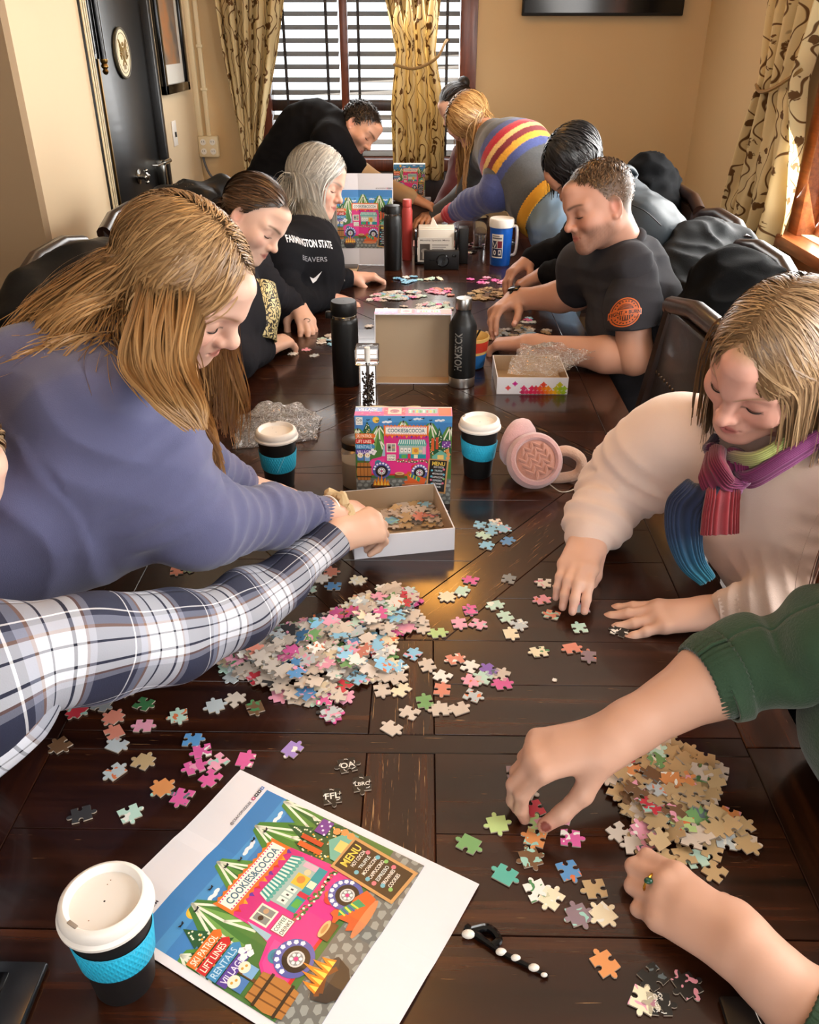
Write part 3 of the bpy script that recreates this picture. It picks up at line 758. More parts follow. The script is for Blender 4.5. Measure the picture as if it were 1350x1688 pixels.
def truck_art(tall=False):
    A = Art(); R = random.Random(3); up = .10 if tall else 0
    A.rect(0, 0, 1, 1, '#3f86c8')                                     # sky
    A.rect(0, .93, 1, 1, '#4d9ad6')
    A.disc(.22, .955, .035, '#f6c23c'); A.disc(.22, .955, .026, '#ffd95a')
    for x, y in ((.30, .93), (.62, .965), (.84, .95)):
        for k in range(4): A.disc(x+.022*k, y+.006*(k % 2), .019, '#eef4fa', 12, .011)
    # mountains with white ski runs
    A.rect(0, .55, 1, .74, '#4f8a3a')
    mts = [((-.16, .55), (.03, .86), (.24, .55)), ((.02, .55), (.25, .89+up), (.46, .55)), ((.26, .55), (.50, .945+up), (.74, .55)), ((.52, .55), (.78, .925+up), (1.02, .55)), ((.80, .55), (.98, .885+up), (1.2, .55))]
    for i, m in enumerate(mts):
        a, t, c = np.array(m[0]), np.array(m[1]), np.array(m[2])
        A.poly([a, a*.6+t*.4+[-.02, .02], a*.25+t*.75+[-.025, .01], t+[-.03, -.004], t, t+[.03, -.004], c*.25+t*.75+[.025, .01], c*.6+t*.4+[.02, .02], c], ['#55903c', '#437f3a', '#5a9440', '#4a8639', '#568c3e'][i])
        for f in (.25, .6): A.poly([t, a+(c-a)*f, a+(c-a)*(f+.16)], ['#2f6a34', '#76ab55'][i % 2])
        L = []
        for f in (.05, .35, .65, .95):
            e = a+(c-a)*f; mid = t*.55+e*.45+np.array([R.uniform(-.02, .02), 0]); L.append([t, mid, e]); L.append([mid, mid+np.array([.06*(1 if f > .5 else -1), -.09])])
        A.lines(L, .013, '#f1f3df')
    A.rect(0, .30, 1, .63, '#477a3c')
    for x, y, h in ((.13, .70, .23), (.06, .62, .2), (.87, .60, .27), (.80, .58, .2), (.95, .55, .22)):    # fir trees with lights
        for k in range(3): A.poly([(x-.085+.018*k, y+h*(.0+.27*k)), (x+.085-.018*k, y+h*(.0+.27*k)), (x, y+h*(.5+.27*k))], '#1c5a34')
        A.dots([(x+R.uniform(-.055, .055)*(1-j/26), y+h*j/24) for j in range(22)], .0055, '#f4f3da')
        A.dots([(x+R.uniform(-.05, .05)*(1-j/12), y+h*j/11) for j in range(8)], .006, '#f0b43c')
    # cobbles
    A.rect(0, 0, 1, .30, '#6d716f')
    cb = []
    for i in range(16):
        for j in range(6): cb.append([(i/15-.03+(j % 2)*.03+dx*.024+R.uniform(-.004, .004), .02+j*.05+dy*.018+R.uniform(-.004, .004)) for dx, dy in ((-1, -.5), (-.5, -1), (.6, -1), (1, 0), (.5, 1), (-.6, .9))])
    A.many(cb, '#9aa09c')
    # truck
    A.poly([(.13, .345), (.13, .47), (.17, .52), (.27, .55), (.30, .66), (.30, .80), (.76, .80), (.78, .52), (.78, .345)], '#e8318f')
    A.poly([(.13, .36), (.30, .36), (.30, .53), (.18, .51), (.14, .46)], '#ef4a9e'); A.rect(.13, .335, .78, .352, '#d9262c')
    A.rect(.31, .70, .76, .79, '#d42a80')
    for k in range(9): A.poly([(.32+.05*k, .785), (.35+.05*k, .785), (.335+.05*k, .755)], ['#d9262c', '#f2a62e', '#6a2fa0'][k % 3])
    A.poly([(.275, .555), (.31, .555), (.31, .70), (.295, .66)], '#9fc3d4')
    # roof sign
    sc = [(.30+.46*i/24, .775+.013*(i % 2)) for i in range(25)] + [(.76, .90)] + [(.76-.46*i/24, .905-.013*(i % 2)) for i in range(25)] + [(.30, .785)]
    A.poly(sc, '#e8762c'); A.rect(.318, .80, .742, .885, '#fbf7ec'); A.dots([(.325+.0175*i, .806) for i in range(24)] + [(.325+.0175*i, .879) for i in range(24)], .005, '#d9318a')
    A.text('COOKIES&COCOA', .53, .822, .058, '#3f6f86', w=.38, cx=True, bold=.02)
    # cab window and coffee drinks board
    A.rect(.325, .60, .425, .70, '#f3ecd8'); A.rect(.335, .61, .415, .69, '#8a8f8c'); A.rect(.372, .61, .378, .69, '#f3ecd8'); A.disc(.355, .655, .014, '#3a2a22'); A.disc(.397, .655, .014, '#c7a07a')
    A.rect(.325, .50, .425, .58, '#b5475e'); A.rect(.33, .505, .42, .575, '#fbf7ec'); A.text('COFFEE', .375, .545, .030, '#2f6a58', w=.08, cx=True); A.text('DRINKS', .375, .512, .030, '#2a2a2a', w=.08, cx=True)
    A.disc(.235, .475, .036, '#3f8fa8'); A.disc(.235, .475, .022, '#3a7f98'); A.poly([(.22, .48), (.25, .48), (.235, .455)], '#f0762c')
    # serving hatch
    A.rect(.455, .53, .735, .70, '#a9c2bd')
    for k in range(3): A.rect(.47+.038*k, .60, .50+.038*k, .65, '#f5f3ea'); A.rect(.48+.038*k, .615, .49+.038*k, .63, '#3a3a3a')
    A.rect(.59, .58, .66, .655, '#f1c343'); A.disc(.63, .62, .022, '#d98b45'); A.disc(.68, .615, .018, '#e7d4a8'); A.rect(.70, .58, .73, .66, '#e8b6c8')
    A.rect(.455, .53, .735, .58, '#1f9aa6'); A.rect(.545, .53, .575, .585, '#d3304a'); A.rect(.61, .535, .65, .575, '#f3eccf'); A.rect(.48, .535, .53, .572, '#5cb24c')
    A.poly([(.44, .685), (.745, .685), (.725, .745), (.46, .745)], '#2f9c96')
    A.many([[(.44+.0234*i, .685), (.452+.0234*i, .685), (.4715+.0203*i, .745), (.461+.0203*i, .745)] for i in range(13)], '#d9efe6')
    A.dots([(.45+.0234*i, .684) for i in range(13)], .011, '#58b0a4')
    A.dots([(.43+.012*i+R.uniform(-.005, .005), .49+R.uniform(0, .03)) for i in range(30)], .011, '#3f7a3c'); A.dots([(.43+.0165*i, .505+R.uniform(-.012, .012)) for i in range(22)], .008, '#e9486a'); A.dots([(.44+.03*i, .50+R.uniform(-.01, .01)) for i in range(11)], .007, '#f4f0e0')
    A.disc(.61, .43, .03, '#d8342f'); A.disc(.63, .455, .018, '#e05a3a')
    # wheels and fenders with stars
    for x, y, r in ((.27, .385, .066), (.67, .37, .06)):
        A.disc(x, y+.01, r*1.45, '#5560b0'); A.dots([(x+1.2*r*math.cos(a), y+.01+1.2*r*math.sin(a)) for a in np.linspace(.1, 3.0, 8)], .013, '#eef0fb', 5)
        A.disc(x, y, r, '#1c1c1f', 26); A.disc(x, y, r*.62, '#d9dadb', 20); A.disc(x, y, r*.5, '#8f9396', 18); A.dots([(x+.33*r*math.cos(a), y+.33*r*math.sin(a)) for a in np.linspace(0, 5.2, 6)], r*.13, '#f2f2f2'); A.disc(x, y, r*.16, '#d9318a')
    # signposts
    A.rect(.09, .40, .105, .80, '#6a4526')
    for t, y, c, c2, x1 in (('SKI PATROL', .755, '#e8762c', '#fbf2dd', .215), ('LIFT LINES', .695, '#d5282f', '#fbf2dd', .205), ('RENTALS', .635, '#3c8fc4', '#bfe0f2', .21), ('VILLAGE', .577, '#5a3f9c', '#efe8fb', .19)):
        A.poly([(.005, y), (x1-.02, y), (x1, y+.026), (x1-.02, y+.053), (.005, y+.053)], c); A.text(t, .018, y+.009, .048, c2, w=x1-.055)
    A.dots([(.16, .60), (.19, .585), (.205, .61), (.18, .625)], .02, '#fafafa', 5)
    # mugs, barrel, stump, fire bowl, resting dog with striped scarf
    A.rect(.02, .505, .085, .555, '#4a7fc0'); A.rect(.095, .50, .15, .555, '#7fb2e0'); A.disc(.05, .565, .03, '#f5ecd6'); A.disc(.125, .565, .028, '#f5ecd6'); A.dots([(.04, .57), (.06, .56), (.115, .57), (.135, .562)], .007, '#d9a23c')
    A.poly([(.02, .28), (.005, .37), (.02, .48), (.15, .48), (.165, .37), (.15, .28)], '#b97b3c'); A.lines([[(.05, .28), (.045, .48)], [(.085, .28), (.085, .48)], [(.12, .28), (.125, .48)]], .007, '#7a4a20'); A.lines([[(.01, .32), (.16, .32)], [(.01, .43), (.16, .43)]], .016, '#33271c')
    A.rect(.41, .31, .51, .36, '#7a4c28'); A.disc(.46, .36, .05, '#e3bd85', 20, .018); A.disc(.46, .36, .03, '#c9925a', 16, .01)
    A.poly([(.50, .27), (.52, .24), (.72, .235), (.74, .30), (.68, .33), (.60, .33), (.575, .38), (.545, .385), (.535, .36), (.505, .35), (.51, .335), (.54, .33), (.545, .28)], '#d9622c'); A.disc(.60, .225, .12, '#d8895a', 20, .022); A.poly([(.55, .345), (.585, .36), (.68, .31), (.665, .26), (.63, .29), (.58, .32)], '#2f9c6a'); A.lines([[(.58, .355), (.57, .32)], [(.61, .34), (.60, .305)], [(.64, .325), (.635, .285)]], .009, '#e8e04a'); A.lines([[(.595, .35), (.585, .31)], [(.625, .335), (.615, .295)]], .008, '#3a4fb0')
    A.poly([(.15, .22), (.17, .15), (.22, .11), (.30, .11), (.35, .15), (.375, .22)], '#2a2a2c'); A.disc(.2625, .22, .1125, '#3c3c40', 24, .03); A.lines([[(.20, .12), (.17, .02)], [(.33, .12), (.36, .02)], [(.265, .11), (.265, .01)]], .012, '#222224')
    A.lines([[(.18, .21), (.26, .26)], [(.22, .26), (.32, .20)], [(.20, .20), (.33, .25)]], .022, '#7a4422')
    for x, h in ((.20, .08), (.235, .11), (.27, .13), (.305, .10), (.335, .07)): A.poly([(x-.022, .22), (x+.022, .22), (x+.008, .22+h*.6), (x+.002, .22+h), (x-.012, .22+h*.55)], '#f08a24'); A.poly([(x-.012, .22), (x+.012, .22), (x, .22+h*.55)], '#ffd85a')
    # gifts, roadside house, menu board
    A.rect(.79, .62, .82, .76, '#d9622c'); A.rect(.835, .64, .862, .77, '#c94a2a'); A.rect(.90, .66, .99, .73, '#7a3f9a'); A.dots([(.905+.02*i, .67+.02*(i % 3)) for i in range(5)], .007, '#f3e7fb'); A.poly([(.80, .50), (.985, .50), (.985, .56), (.89, .63), (.80, .56)], '#6db7a6'); A.rect(.855, .52, .92, .575, '#f1d27a'); A.dots([(.955, .62), (.97, .58), (.965, .54)], .022, '#e89a5a')
    A.poly([(.735, .155), (.945, .125), (.975, .52), (.765, .535)], '#c99a63'); A.poly([(.752, .17), (.93, .145), (.957, .507), (.78, .52)], '#1b1a1c')
    A.text('MENU', .868, .455, .062, '#f4d65c', -.07, w=.135, cx=True, bold=.02)
    for t, y, c in (('HOT COCOA', .425, '#f2f2f2'), ('TRUFFLE', .385, '#d6e8f0'), ('MOCHACCINO', .35, '#f2f2f2'), ('CAPPUCCINO', .31, '#f2f2f2'), ('ESPRESSO', .272, '#d6e8f0'), ('BROWNIES', .235, '#f2f2f2'), ('COOKIES', .20, '#f2f2f2')):
        A.text(t, .86+(y-.3)*.09, y, .029, c, -.07, w=.012*len(t), cx=True)
    A.dots([(.80, .40), (.795, .33), (.925, .35), (.80, .245)], .013, '#62b7d0'); A.dots([(.925, .41), (.79, .29), (.915, .25)], .013, '#e2708a'); A.dots([(.925, .30), (.80, .20)], .012, '#7cc06a')
    # birds
    for x, y in ((.14, .955), (.235, .945), (.36, .965), (.50, .985), (.57, .955), (.70, .975), (.78, .955)): A.lines([[(x-.014, y+.006), (x, y), (x+.014, y+.009)], [(x-.012, y), (x+.012, y+.001)]], .0065, '#14202c')
    if tall: A.items = [(v if i == 0 else v-[0, .12], f, c, z) for i, (v, f, c, z) in enumerate(A.items)]
    return A

# ------------------------------------------------------------------ flat poster in the foreground
m_paper = mat('poster_paper', '#eceaf0', 0.45)
def poster(name, label, o, eu, ev, wu, hv, m0, m1, lift, parent_loc, side=.02):
    """o = lower-left paper corner, eu/ev unit axes, art between the blank strips m0 (bottom) and m1 (top)"""
    p = wthing(name, label, 'poster', parent_loc)
    en = np.cross(eu, ev)
    f = lambda u, v, z: o + eu*(u*wu) + ev*(v*hv) + en*(lift(u)+z)
    s0 = side/wu; us = sorted({0.0, 1.0} | {s0+(1-2*s0)*k/12 for k in range(13)}); nu = len(us)-1
    vs = [f(u, v, 0) for v in (0, 1) for u in us] + [f(u, v, -.0006) for v in (0, 1) for u in us]; K = 2*(nu+1); fs = []
    for i in range(nu): q = (i, i+1, i+nu+2, i+nu+1); fs.append(q); fs.append(tuple(K+x for x in q[::-1]))
    link('sheet', vs, fs, m_paper, p, smooth=False)
    a0, a1 = m0/hv, 1-m1/hv
    g = lambda x, y, z: f(s0+x*(1-2*s0), a0+y*(a1-a0), z)
    A = truck_art(True)
    A.build('print', g, p, grid=12, kinks=(.25, 5/12, .5, 7/12, .75))
    B = Art()
    B.text('@CEACOPUZZLES', .72, 1.02, .022, '#55525c', w=.17); B.text('CEACO.COM', .03, 1.02, .024, '#55525c', w=.15)
    for k, c in enumerate(('#c2407a', '#30343c', '#30343c', '#4a7ac0')):
        x = .905+.026*k; B.rect(x, 1.017, x+.02, 1.037, c); B.disc(x+.01, 1.027, .005, '#f4f2f4', 10)
    B.build('lettering', g, p, lift=.00012)
    return p
TR, BRp = PZ(439, 1308, TZ), PZ(698, 1434, TZ)
ev = unit(TR-BRp); eu = unit(np.cross(ev, V3(0, 0, 1))); hv_art = np.linalg.norm(TR-BRp)
# make the art's right edge run TR..BR and its left edge pass PZ(257,1581)..PZ(402,1687)
Lp = PZ(300, 1612, TZ); wu = float((TR-Lp) @ eu) + .012
m1, m0 = .052, .066
o_ = TR + eu*.012 - eu*wu - ev*(hv_art+m0)
hvt = hv_art+m0+m1
def fold(side, wu_, nodes): s0 = side/wu_; xs = [s0+(1-2*s0)*x for x, _ in nodes]; return lambda u: float(np.interp(u, xs, [z for _, z in nodes]))
lift0 = fold(.010, wu, [(0, .002), (.25, .005), (.5, .0035), (7/12, .001), (.75, .001), (1, .004)])
poster('poster', 'large unfolded pink truck poster lying flat beside the front coffee cup', o_+[0, 0, .0005], eu, ev, wu, hvt, m0, m1, lift0, (*(o_+eu*wu/2+ev*hvt/2)[:2], TZ), side=.010)
# standing poster far down the table, leaning on a thin card support
po = V3(-.372, 3.60, TZ+.001); evs = unit(V3(0, .10, 1)); eus = V3(1, 0, 0)
pst = poster('poster', 'pink truck poster standing upright behind the black bottle', po, eus, evs, .245, .355, .066, .062, fold(.004, .245, [(0, .010), (5/12, 0), (1, .010)]), (-.25, 3.6, TZ), side=.004)

# ------------------------------------------------------------------ cardboard boxes
m_tan = mat('grey_cardboard', '#b7a084', 0.8, bump=0.1, bscale=250); m_cwhite = mat('white_box_paper', '#e9e9f0', 0.5)
m_edge = mat('cardboard_edge', '#cbb48f', 0.8)
def tray(parent, w, d, h, M, outer=m_cwhite, inner=m_tan, t=.0025):
    """open tray, opening up (+Z) in local space, centred on x,y, floor at 0; walls and floor are parts"""
    for nm, lo, hi in (('tray_floor', (-w/2, -d/2, 0), (w/2, d/2, t)), ('tray_wall', (-w/2, -d/2, t), (w/2, -d/2+t, h)), ('tray_wall', (-w/2, d/2-t, t), (w/2, d/2, h)),
                       ('tray_wall', (-w/2, -d/2+t, t), (-w/2+t, d/2-t, h)), ('tray_wall', (w/2-t, -d/2+t, t), (w/2, d/2-t, h))):
        lo = np.array(lo); hi = np.array(hi); b = MB().box(lo, hi)
        # inner faces take the cardboard colour
        cen = (lo+hi)/2; mi = []
        for f in b.f:
            fc = np.mean([b.v[i] for i in f], 0); nrm = unit(np.cross(np.array(b.v[f[1]])-b.v[f[0]], np.array(b.v[f[2]])-b.v[f[0]]))
            toc = np.array([0, 0, h*.5])-fc; inn = (nm == 'tray_floor' and nrm[2] > .5) or (nm == 'tray_wall' and abs(nrm[2]) < .5 and nrm @ toc > 0 and (abs(nrm[0]) > .5) == (abs(cen[0]) > .01 and abs(cen[0]) > abs(cen[1])*1.0 or (abs(cen[0]) > w/2-.01)))
            mi.append(1 if inn else 0)
        b.mi = mi; b.xf(M); b.build(nm, [outer, inner], parent, smooth=False)
def frame_m(o, x, y, z): return Matrix(((x[0], y[0], z[0], o[0]), (x[1], y[1], z[1], o[1]), (x[2], y[2], z[2], o[2]), (0, 0, 0, 1)))
# lid standing behind the tray, printed face to the camera
lid = wthing('puzzle_box', 'puzzle box lid printed with pink truck standing behind the white tray', 'box', (-.037, 1.555, TZ))
LX0, LX1, LY, LH, LD = -.134, .058, 1.537, .196, .046
MB().box((LX0, LY, TZ), (LX1, LY+.0025, TZ+LH)).build('front_panel', m_cwhite, lid, smooth=False)
for lo, hi in (((LX0, LY+.0025, TZ), (LX0+.0025, LY+LD, TZ+LH)), ((LX1-.0025, LY+.0025, TZ), (LX1, LY+LD, TZ+LH)), ((LX0, LY+.0025, TZ), (LX1, LY+LD, TZ+.0025)), ((LX0, LY+.0025, TZ+LH-.0025), (LX1, LY+LD, TZ+LH))):
    MB().box(lo, hi).build('side_panel', m_cwhite, lid, smooth=False)
def strip_art(seed):
    A = Art(); R = random.Random(seed); A.rect(0, 0, 1, 1, '#e46a9a'); A.rect(0, .0, .3, .45, '#d8318c'); A.rect(.0, .45, .28, 1, '#7f9fd8'); A.text('VILLAGE', .03, .52, .42, '#f2f0fb', w=.2)
    A.rect(.30, .1, .52, .95, '#d84a66'); A.rect(.34, .2, .48, .85, '#f2c9b4'); A.disc(.41, .52, .05, '#a85a6a', 12, .2); A.rect(.55, .3, .85, .8, '#8fc0b8')
    for k in range(8): A.rect(.56+.035*k, .35, .58+.035*k, .62, ['#f3f0e4', '#d85a72', '#f1c95a', '#6aa56a'][k % 4])
    A.dots([(.05+.9*R.random(), R.random()*.9+.05) for _ in range(40)], .012, '#f4e9c9'); A.dots([(.05+.9*R.random(), R.random()*.9+.05) for _ in range(30)], .014, '#5a9a5a'); A.rect(.86, .05, .99, .95, '#e8663a'); A.rect(.0, .92, 1, 1, '#f2eadf')
    return A
truck_art().build('print', lambda x, y, z: V3(LX0+x*(LX1-LX0), LY-z, TZ+y*LH), lid)
strip_art(1).build('print', lambda x, y, z: V3(LX0+x*(LX1-LX0), LY+y*LD, TZ+LH+z), lid)
A = Art(); A.rect(0, 0, 1, 1, '#dfe9d8'); A.rect(0, .1, 1, .3, '#8fc79a'); A.text('100', .3, .13, .1, '#2f5a44', w=.4); A.rect(.1, .45, .9, .95, '#f2f0ea')
A.build('print', lambda x, y, z: V3(LX1+z, LY+x*LD, TZ+y*LH), lid)
B_ = Art(); B_.rect(.015, .905, .085, .99, '#eef0ea'); B_.text('Co', .05, .945, .045, '#39554a', cx=True); B_.rect(.028, .92, .072, .926, '#99aaaa'); B_.build('corner_badge', lambda x, y, z: V3(LX0+x*(LX1-LX0), LY-.003-z, TZ+y*LH), lid)
# tray with pieces
fl, fr, brr, bll = PZ(583, 887, TZ+.047), PZ(750, 871, TZ+.047), PZ(721, 799, TZ+.047), PZ(569, 811, TZ+.047)
ex = unit(fr-fl); ey = np.cross(V3(0, 0, 1), ex); tw = np.linalg.norm(fr-fl); td = .183
tc0 = (fl+fr)/2 + ey*td/2; tc0[2] = TZ+.0005
tr = wthing('puzzle_tray', 'white puzzle box tray holding a heap of loose pieces', 'box', tc0)
TRAYM = frame_m(tc0, ex, ey, V3(0, 0, 1)); tray(tr, tw, td, .047, TRAYM)
A = Art(); A.text('please visit our website for replacement pieces', .5, .35, .4, '#8a8a94', w=.75, cx=True, bold=0)
# second lid lying on its side, open towards the camera
ol = wthing('puzzle_box', 'open puzzle lid on edge showing its plain grey inside', 'box', (-.028, 2.25, TZ))
tray(ol, .206, .196, .05, frame_m(V3(-.028, 2.273, TZ+.0985), V3(1, 0, 0), V3(0, 0, 1), V3(0, -1, 0)), outer=m_cwhite, inner=m_tan)
strip_art(5).build('print', lambda x, y, z: V3(-.131+x*.206, 2.223+y*.05, TZ+.1966+z), ol)
# low white box with the puzzle border print
pb = wthing('puzzle_tray', 'white tray with bright puzzle border under crumpled plastic', 'box', (.293, 2.24, TZ))
tray(pb, .19, .18, .047, frame_m(V3(.293, 2.24, TZ+.0005), V3(1, 0, 0), V3(0, 1, 0), V3(0, 0, 1)))
A = Art()
def jig(A, x, y, s, col, seed):
    R = random.Random(seed); s *= .92; k = 4.2; q = [(x-s/2, y-s/2*k), (x+s/2, y-s/2*k), (x+s/2, y+s/2*k), (x-s/2, y+s/2*k)]; A.poly(q, col)
    for dx, dy in ((1, 0), (-1, 0), (0, 1), (0, -1)): A.disc(x+dx*s*.66, y+dy*s*.66*k, s*.22, col, 10, s*.22*k)
cols = ['#c2255c', '#d6336c', '#e0114f', '#e01e5a', '#d9314a', '#e8492a', '#ee7a1a', '#f29a1a', '#f2b51a', '#c9c21a', '#9ec22a']
jig(A, .16, .40, .05, '#e0484a', 1); jig(A, .255, .68, .05, '#c2258c', 2)
for i in range(11):
    x = .37+.057*i
    for j in range([2, 1, 2, 2, 2, 3, 2, 1, 2, 3, 2][i]): jig(A, x+.01*(j % 2), .13+.25*j, .06, cols[min(i+(j % 2), 10)], i*7+j)
A.build('puzzle_border_print', lambda x, y, z: V3(.198+x*.19, 2.15-z, TZ+.001+y*.044*.97), pb)
# far box at the end of the table
fb = wthing('puzzle_box', 'small shaded pink truck puzzle box at the far end', 'box', (-.10, 4.40, TZ))
Yf = 4.42; c0, c1_ = PY(649, 318, Yf), PY(701, 271, Yf); zb = c1_[2]-.165; hf = .165
MB().box((c0[0], Yf, zb), (c1_[0], Yf+.05, c1_[2])).build('carton', m_cwhite, fb, smooth=False)
truck_art().build('print', lambda x, y, z: V3(c0[0]+x*(c1_[0]-c0[0]), Yf-z, zb+y*hf), fb)
bx = wthing('cardboard_box', 'dark brown carton carrying the far puzzle box', 'box', (-.10, 4.44, TZ))
MB().rbox((c0[0]-.02, Yf-.03, TZ), (c1_[0]+.03, Yf+.1, zb), .003).build('carton', mat('brown_carton', '#4a3222', .7), bx); MB().box((c0[0]-.021, Yf+.03, zb-.0005), (c1_[0]+.031, Yf+.04, zb+.0004)).build('lid_seam', m_black, bx, smooth=False)

# ------------------------------------------------------------------ coffee cups
m_cup = mat('cup_black_paper', '#141314', 0.5); m_lid = mat('cup_lid_white', '#ece6df', 0.35); m_sleeve = mat('sleeve_cyan', '#2bb6de', 0.5)
def quilt_mat():
    n = NT('sleeve_quilted_cyan'); n.set(Base_Color=(*lin('#27b4dc'), 1), Roughness=0.45); uv = n.n('ShaderNodeUVMap', uv_map='UVMap')
    w1 = n.n('ShaderNodeTexWave', Scale=1.0); w1.bands_direction = 'DIAGONAL'; mp = n.n('ShaderNodeMapping'); mp.inputs['Scale'].default_value = (9, 4.0, 1); n.l(uv, 'UV', mp, 'Vector'); n.l(mp, 'Vector', w1, 'Vector')
    mp2 = n.n('ShaderNodeMapping'); mp2.inputs['Scale'].default_value = (9, -4.0, 1); n.l(uv, 'UV', mp2, 'Vector'); w2 = n.n('ShaderNodeTexWave', Scale=1.0); w2.bands_direction = 'DIAGONAL'; n.l(mp2, 'Vector', w2, 'Vector')
    ad = n.n('ShaderNodeMath', operation='MAXIMUM'); n.l(w1, 'Fac', ad, 0); n.l(w2, 'Fac', ad, 1); n.bump(ad, 'Value', .5, .002); return n.m
m_quilt = quilt_mat(); m_seam = mat('sleeve_seam', '#8fdcf2', 0.5); m_stain = mat('coffee_drop', '#8a5a34', 0.3)
def cup(label, loc, rz, group=None):
    c = thing('coffee_cup', label, 'cup', loc, rz, group)
    MB().lathe([(.029, 0), (.030, .002), (.0405, .112), (.0405, .115)], n=48).build('paper_cup', m_cup, c)
    ld = MB().lathe([(.0425, .1105), (.0455, .112), (.0458, .1155), (.0440, .1175), (.0432, .119), (.0438, .1215), (.0418, .1285), (.0385, .1315), (.0365, .1318), (.0350, .1300), (.0335, .1250), (.0325, .1240), (.001, .1235)], n=56, cap=False).build('lid', m_lid, c)
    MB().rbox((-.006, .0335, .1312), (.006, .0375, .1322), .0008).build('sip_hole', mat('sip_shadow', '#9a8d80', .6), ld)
    for (x, y, r) in ((.012, -.014, .0007), (.013, -.019, .0009), (-.004, .022, .0008)): MB().lathe([(r, .1236), (r*.6, .1240)], (x, y, 0), 8).build('coffee_drop', m_stain, ld)
    n = 64; vs = []; uv = []; fs = []
    for j, (z, dr) in enumerate(((.046, .0008), (.048, .0020), (.066, .0020), (.084, .0020), (.086, .0008))):
        for i in range(n+1):
            a = 2*math.pi*i/n; zz = z + .004*math.sin(a); r = .030+.0105*zz/.112+dr; vs.append((r*math.cos(a), r*math.sin(a), zz)); uv.append((i/n*3, j/4))
    fs = np.array([(j*(n+1)+i, j*(n+1)+i+1, (j+1)*(n+1)+i+1, (j+1)*(n+1)+i) for j in range(4) for i in range(n)])
    sl = link('sleeve', np.array(vs), fs, m_quilt, c, uv=np.array(uv))
    a0 = -1.75; MB().tube([((.030+.0105*z/.112+.0023)*math.cos(a0+(z-.05)*12), (.030+.0105*z/.112+.0023)*math.sin(a0+(z-.05)*12), z) for z in np.linspace(.047, .083, 8)], .0006, 5).build('glue_seam', m_seam, sl)
    return c
cup0 = cup('nearest black coffee cup with smooth cyan sleeve beside the flat poster', (*PZ(172, 1485, TZ+.124)[:2], TZ), 2.6)
dup(cup0, (*PZ(455, 712, TZ+.124)[:2], TZ), .3, 'coffee cup with cyan sleeve standing against the crumpled clear bag')
dup(cup0, (*PZ(791, 695, TZ+.124)[:2], TZ), 1.2, 'coffee cup with cyan sleeve between puzzle lid and pink earmuffs')

# ------------------------------------------------------------------ bottles
m_powder = mat('black_powder_coat', '#101112', 0.42, bump=0.1, bscale=900)
b1 = wthing('steel_bottle', 'black steel bottle with silver cap lettered HOMESICK', 'bottle', (.106, 2.222, TZ))
bc = (.106, 2.222, TZ)
MB().lathe([(.036, .028), (.037, .031), (.037, .168), (.034, .176), (.024, .196), (.020, .203), (.020, .212)], bc, 40).build('bottle_body', m_powder, b1)
MB().lathe([(.034, 0), (.036, .002), (.0365, .027), (.036, .028)], bc, 40).build('steel_base', m_steel, b1)
MB().lathe([(.0195, .212), (.021, .213), (.0215, .216), (.0215, .238), (.020, .241), (.001, .2412)], bc, 36, cap=False).build('screw_cap', m_steel, b1)
def wrap_text(t, c, r, z0, size, ang0, colmat, name, parent, vertical=True, width=None, bold=.02):
    v, f, wd = text_mesh(t, 1.0, bold); v = v*[(width/wd if width else size), size]
    P = []
    for x, y in v:
        a = ang0 - (y-size*.35)/r if vertical else ang0 + (x-(width or wd*size)/2)/r
        P.append((c[0]+(r+.0004)*math.cos(a), c[1]+(r+.0004)*math.sin(a), c[2]+z0+(x if vertical else y)))
    return link(name, np.array(P), f, colmat, parent, smooth=False)
wrap_text('HOMESICK', bc, .037, .052, .028, -math.pi/2-.35, mat('engraved_grey', '#8d8c88', 0.5, 0.3), 'lettering', b1, True, .105)
b2 = wthing('steel_bottle', 'wide black flask with black screw lid and side loop', 'bottle', (-.212, 2.225, TZ)); bc = (-.212, 2.225, TZ)
MB().lathe([(.034, 0), (.0365, .003), (.0365, .175), (.035, .183), (.033, .186)], bc, 40).build('bottle_body', m_powder, b2)
MB().lathe([(.033, .186), (.034, .187), (.034, .194), (.033, .195)], bc, 40).build('steel_ring', m_chrome, b2)
lb = MB().lathe([(.033, .195), (.0345, .197), (.0345, .227), (.0325, .231), (.001, .2315)], bc, 40, cap=False).build('screw_lid', m_black, b2)
MB().rbox((bc[0]-.050, bc[1]-.008, TZ+.183), (bc[0]-.032, bc[1]+.008, TZ+.203), .005).build('carry_loop', m_black, b2)
b3 = wthing('steel_bottle', 'slim black flask standing in front of the upright poster', 'bottle', (-.127, 3.53, TZ)); bc = (-.127, 3.53, TZ)
MB().lathe([(.033, 0), (.0355, .003), (.0355, .20), (.032, .210), (.030, .213)], bc, 36).build('bottle_body', m_powder, b3)
MB().lathe([(.0305, .213), (.031, .2135), (.031, .219), (.0305, .2195)], bc, 36).build('steel_ring', m_chrome, b3)
MB().lathe([(.030, .2195), (.032, .221), (.032, .245), (.029, .250), (.001, .251)], bc, 36, cap=False).build('screw_lid', m_black, b3); MB().rbox((bc[0]-.045, bc[1]-.007, TZ+.222), (bc[0]-.03, bc[1]+.007, TZ+.242), .004).build('carry_loop', m_black, b3)
rb = wthing('steel_bottle', 'slim coral red bottle hidden behind the black flask', 'bottle', (-.075, 3.62, TZ)); bc = (-.072, 3.70, TZ); m_coral = mat('coral_red', '#b8433c', 0.4)
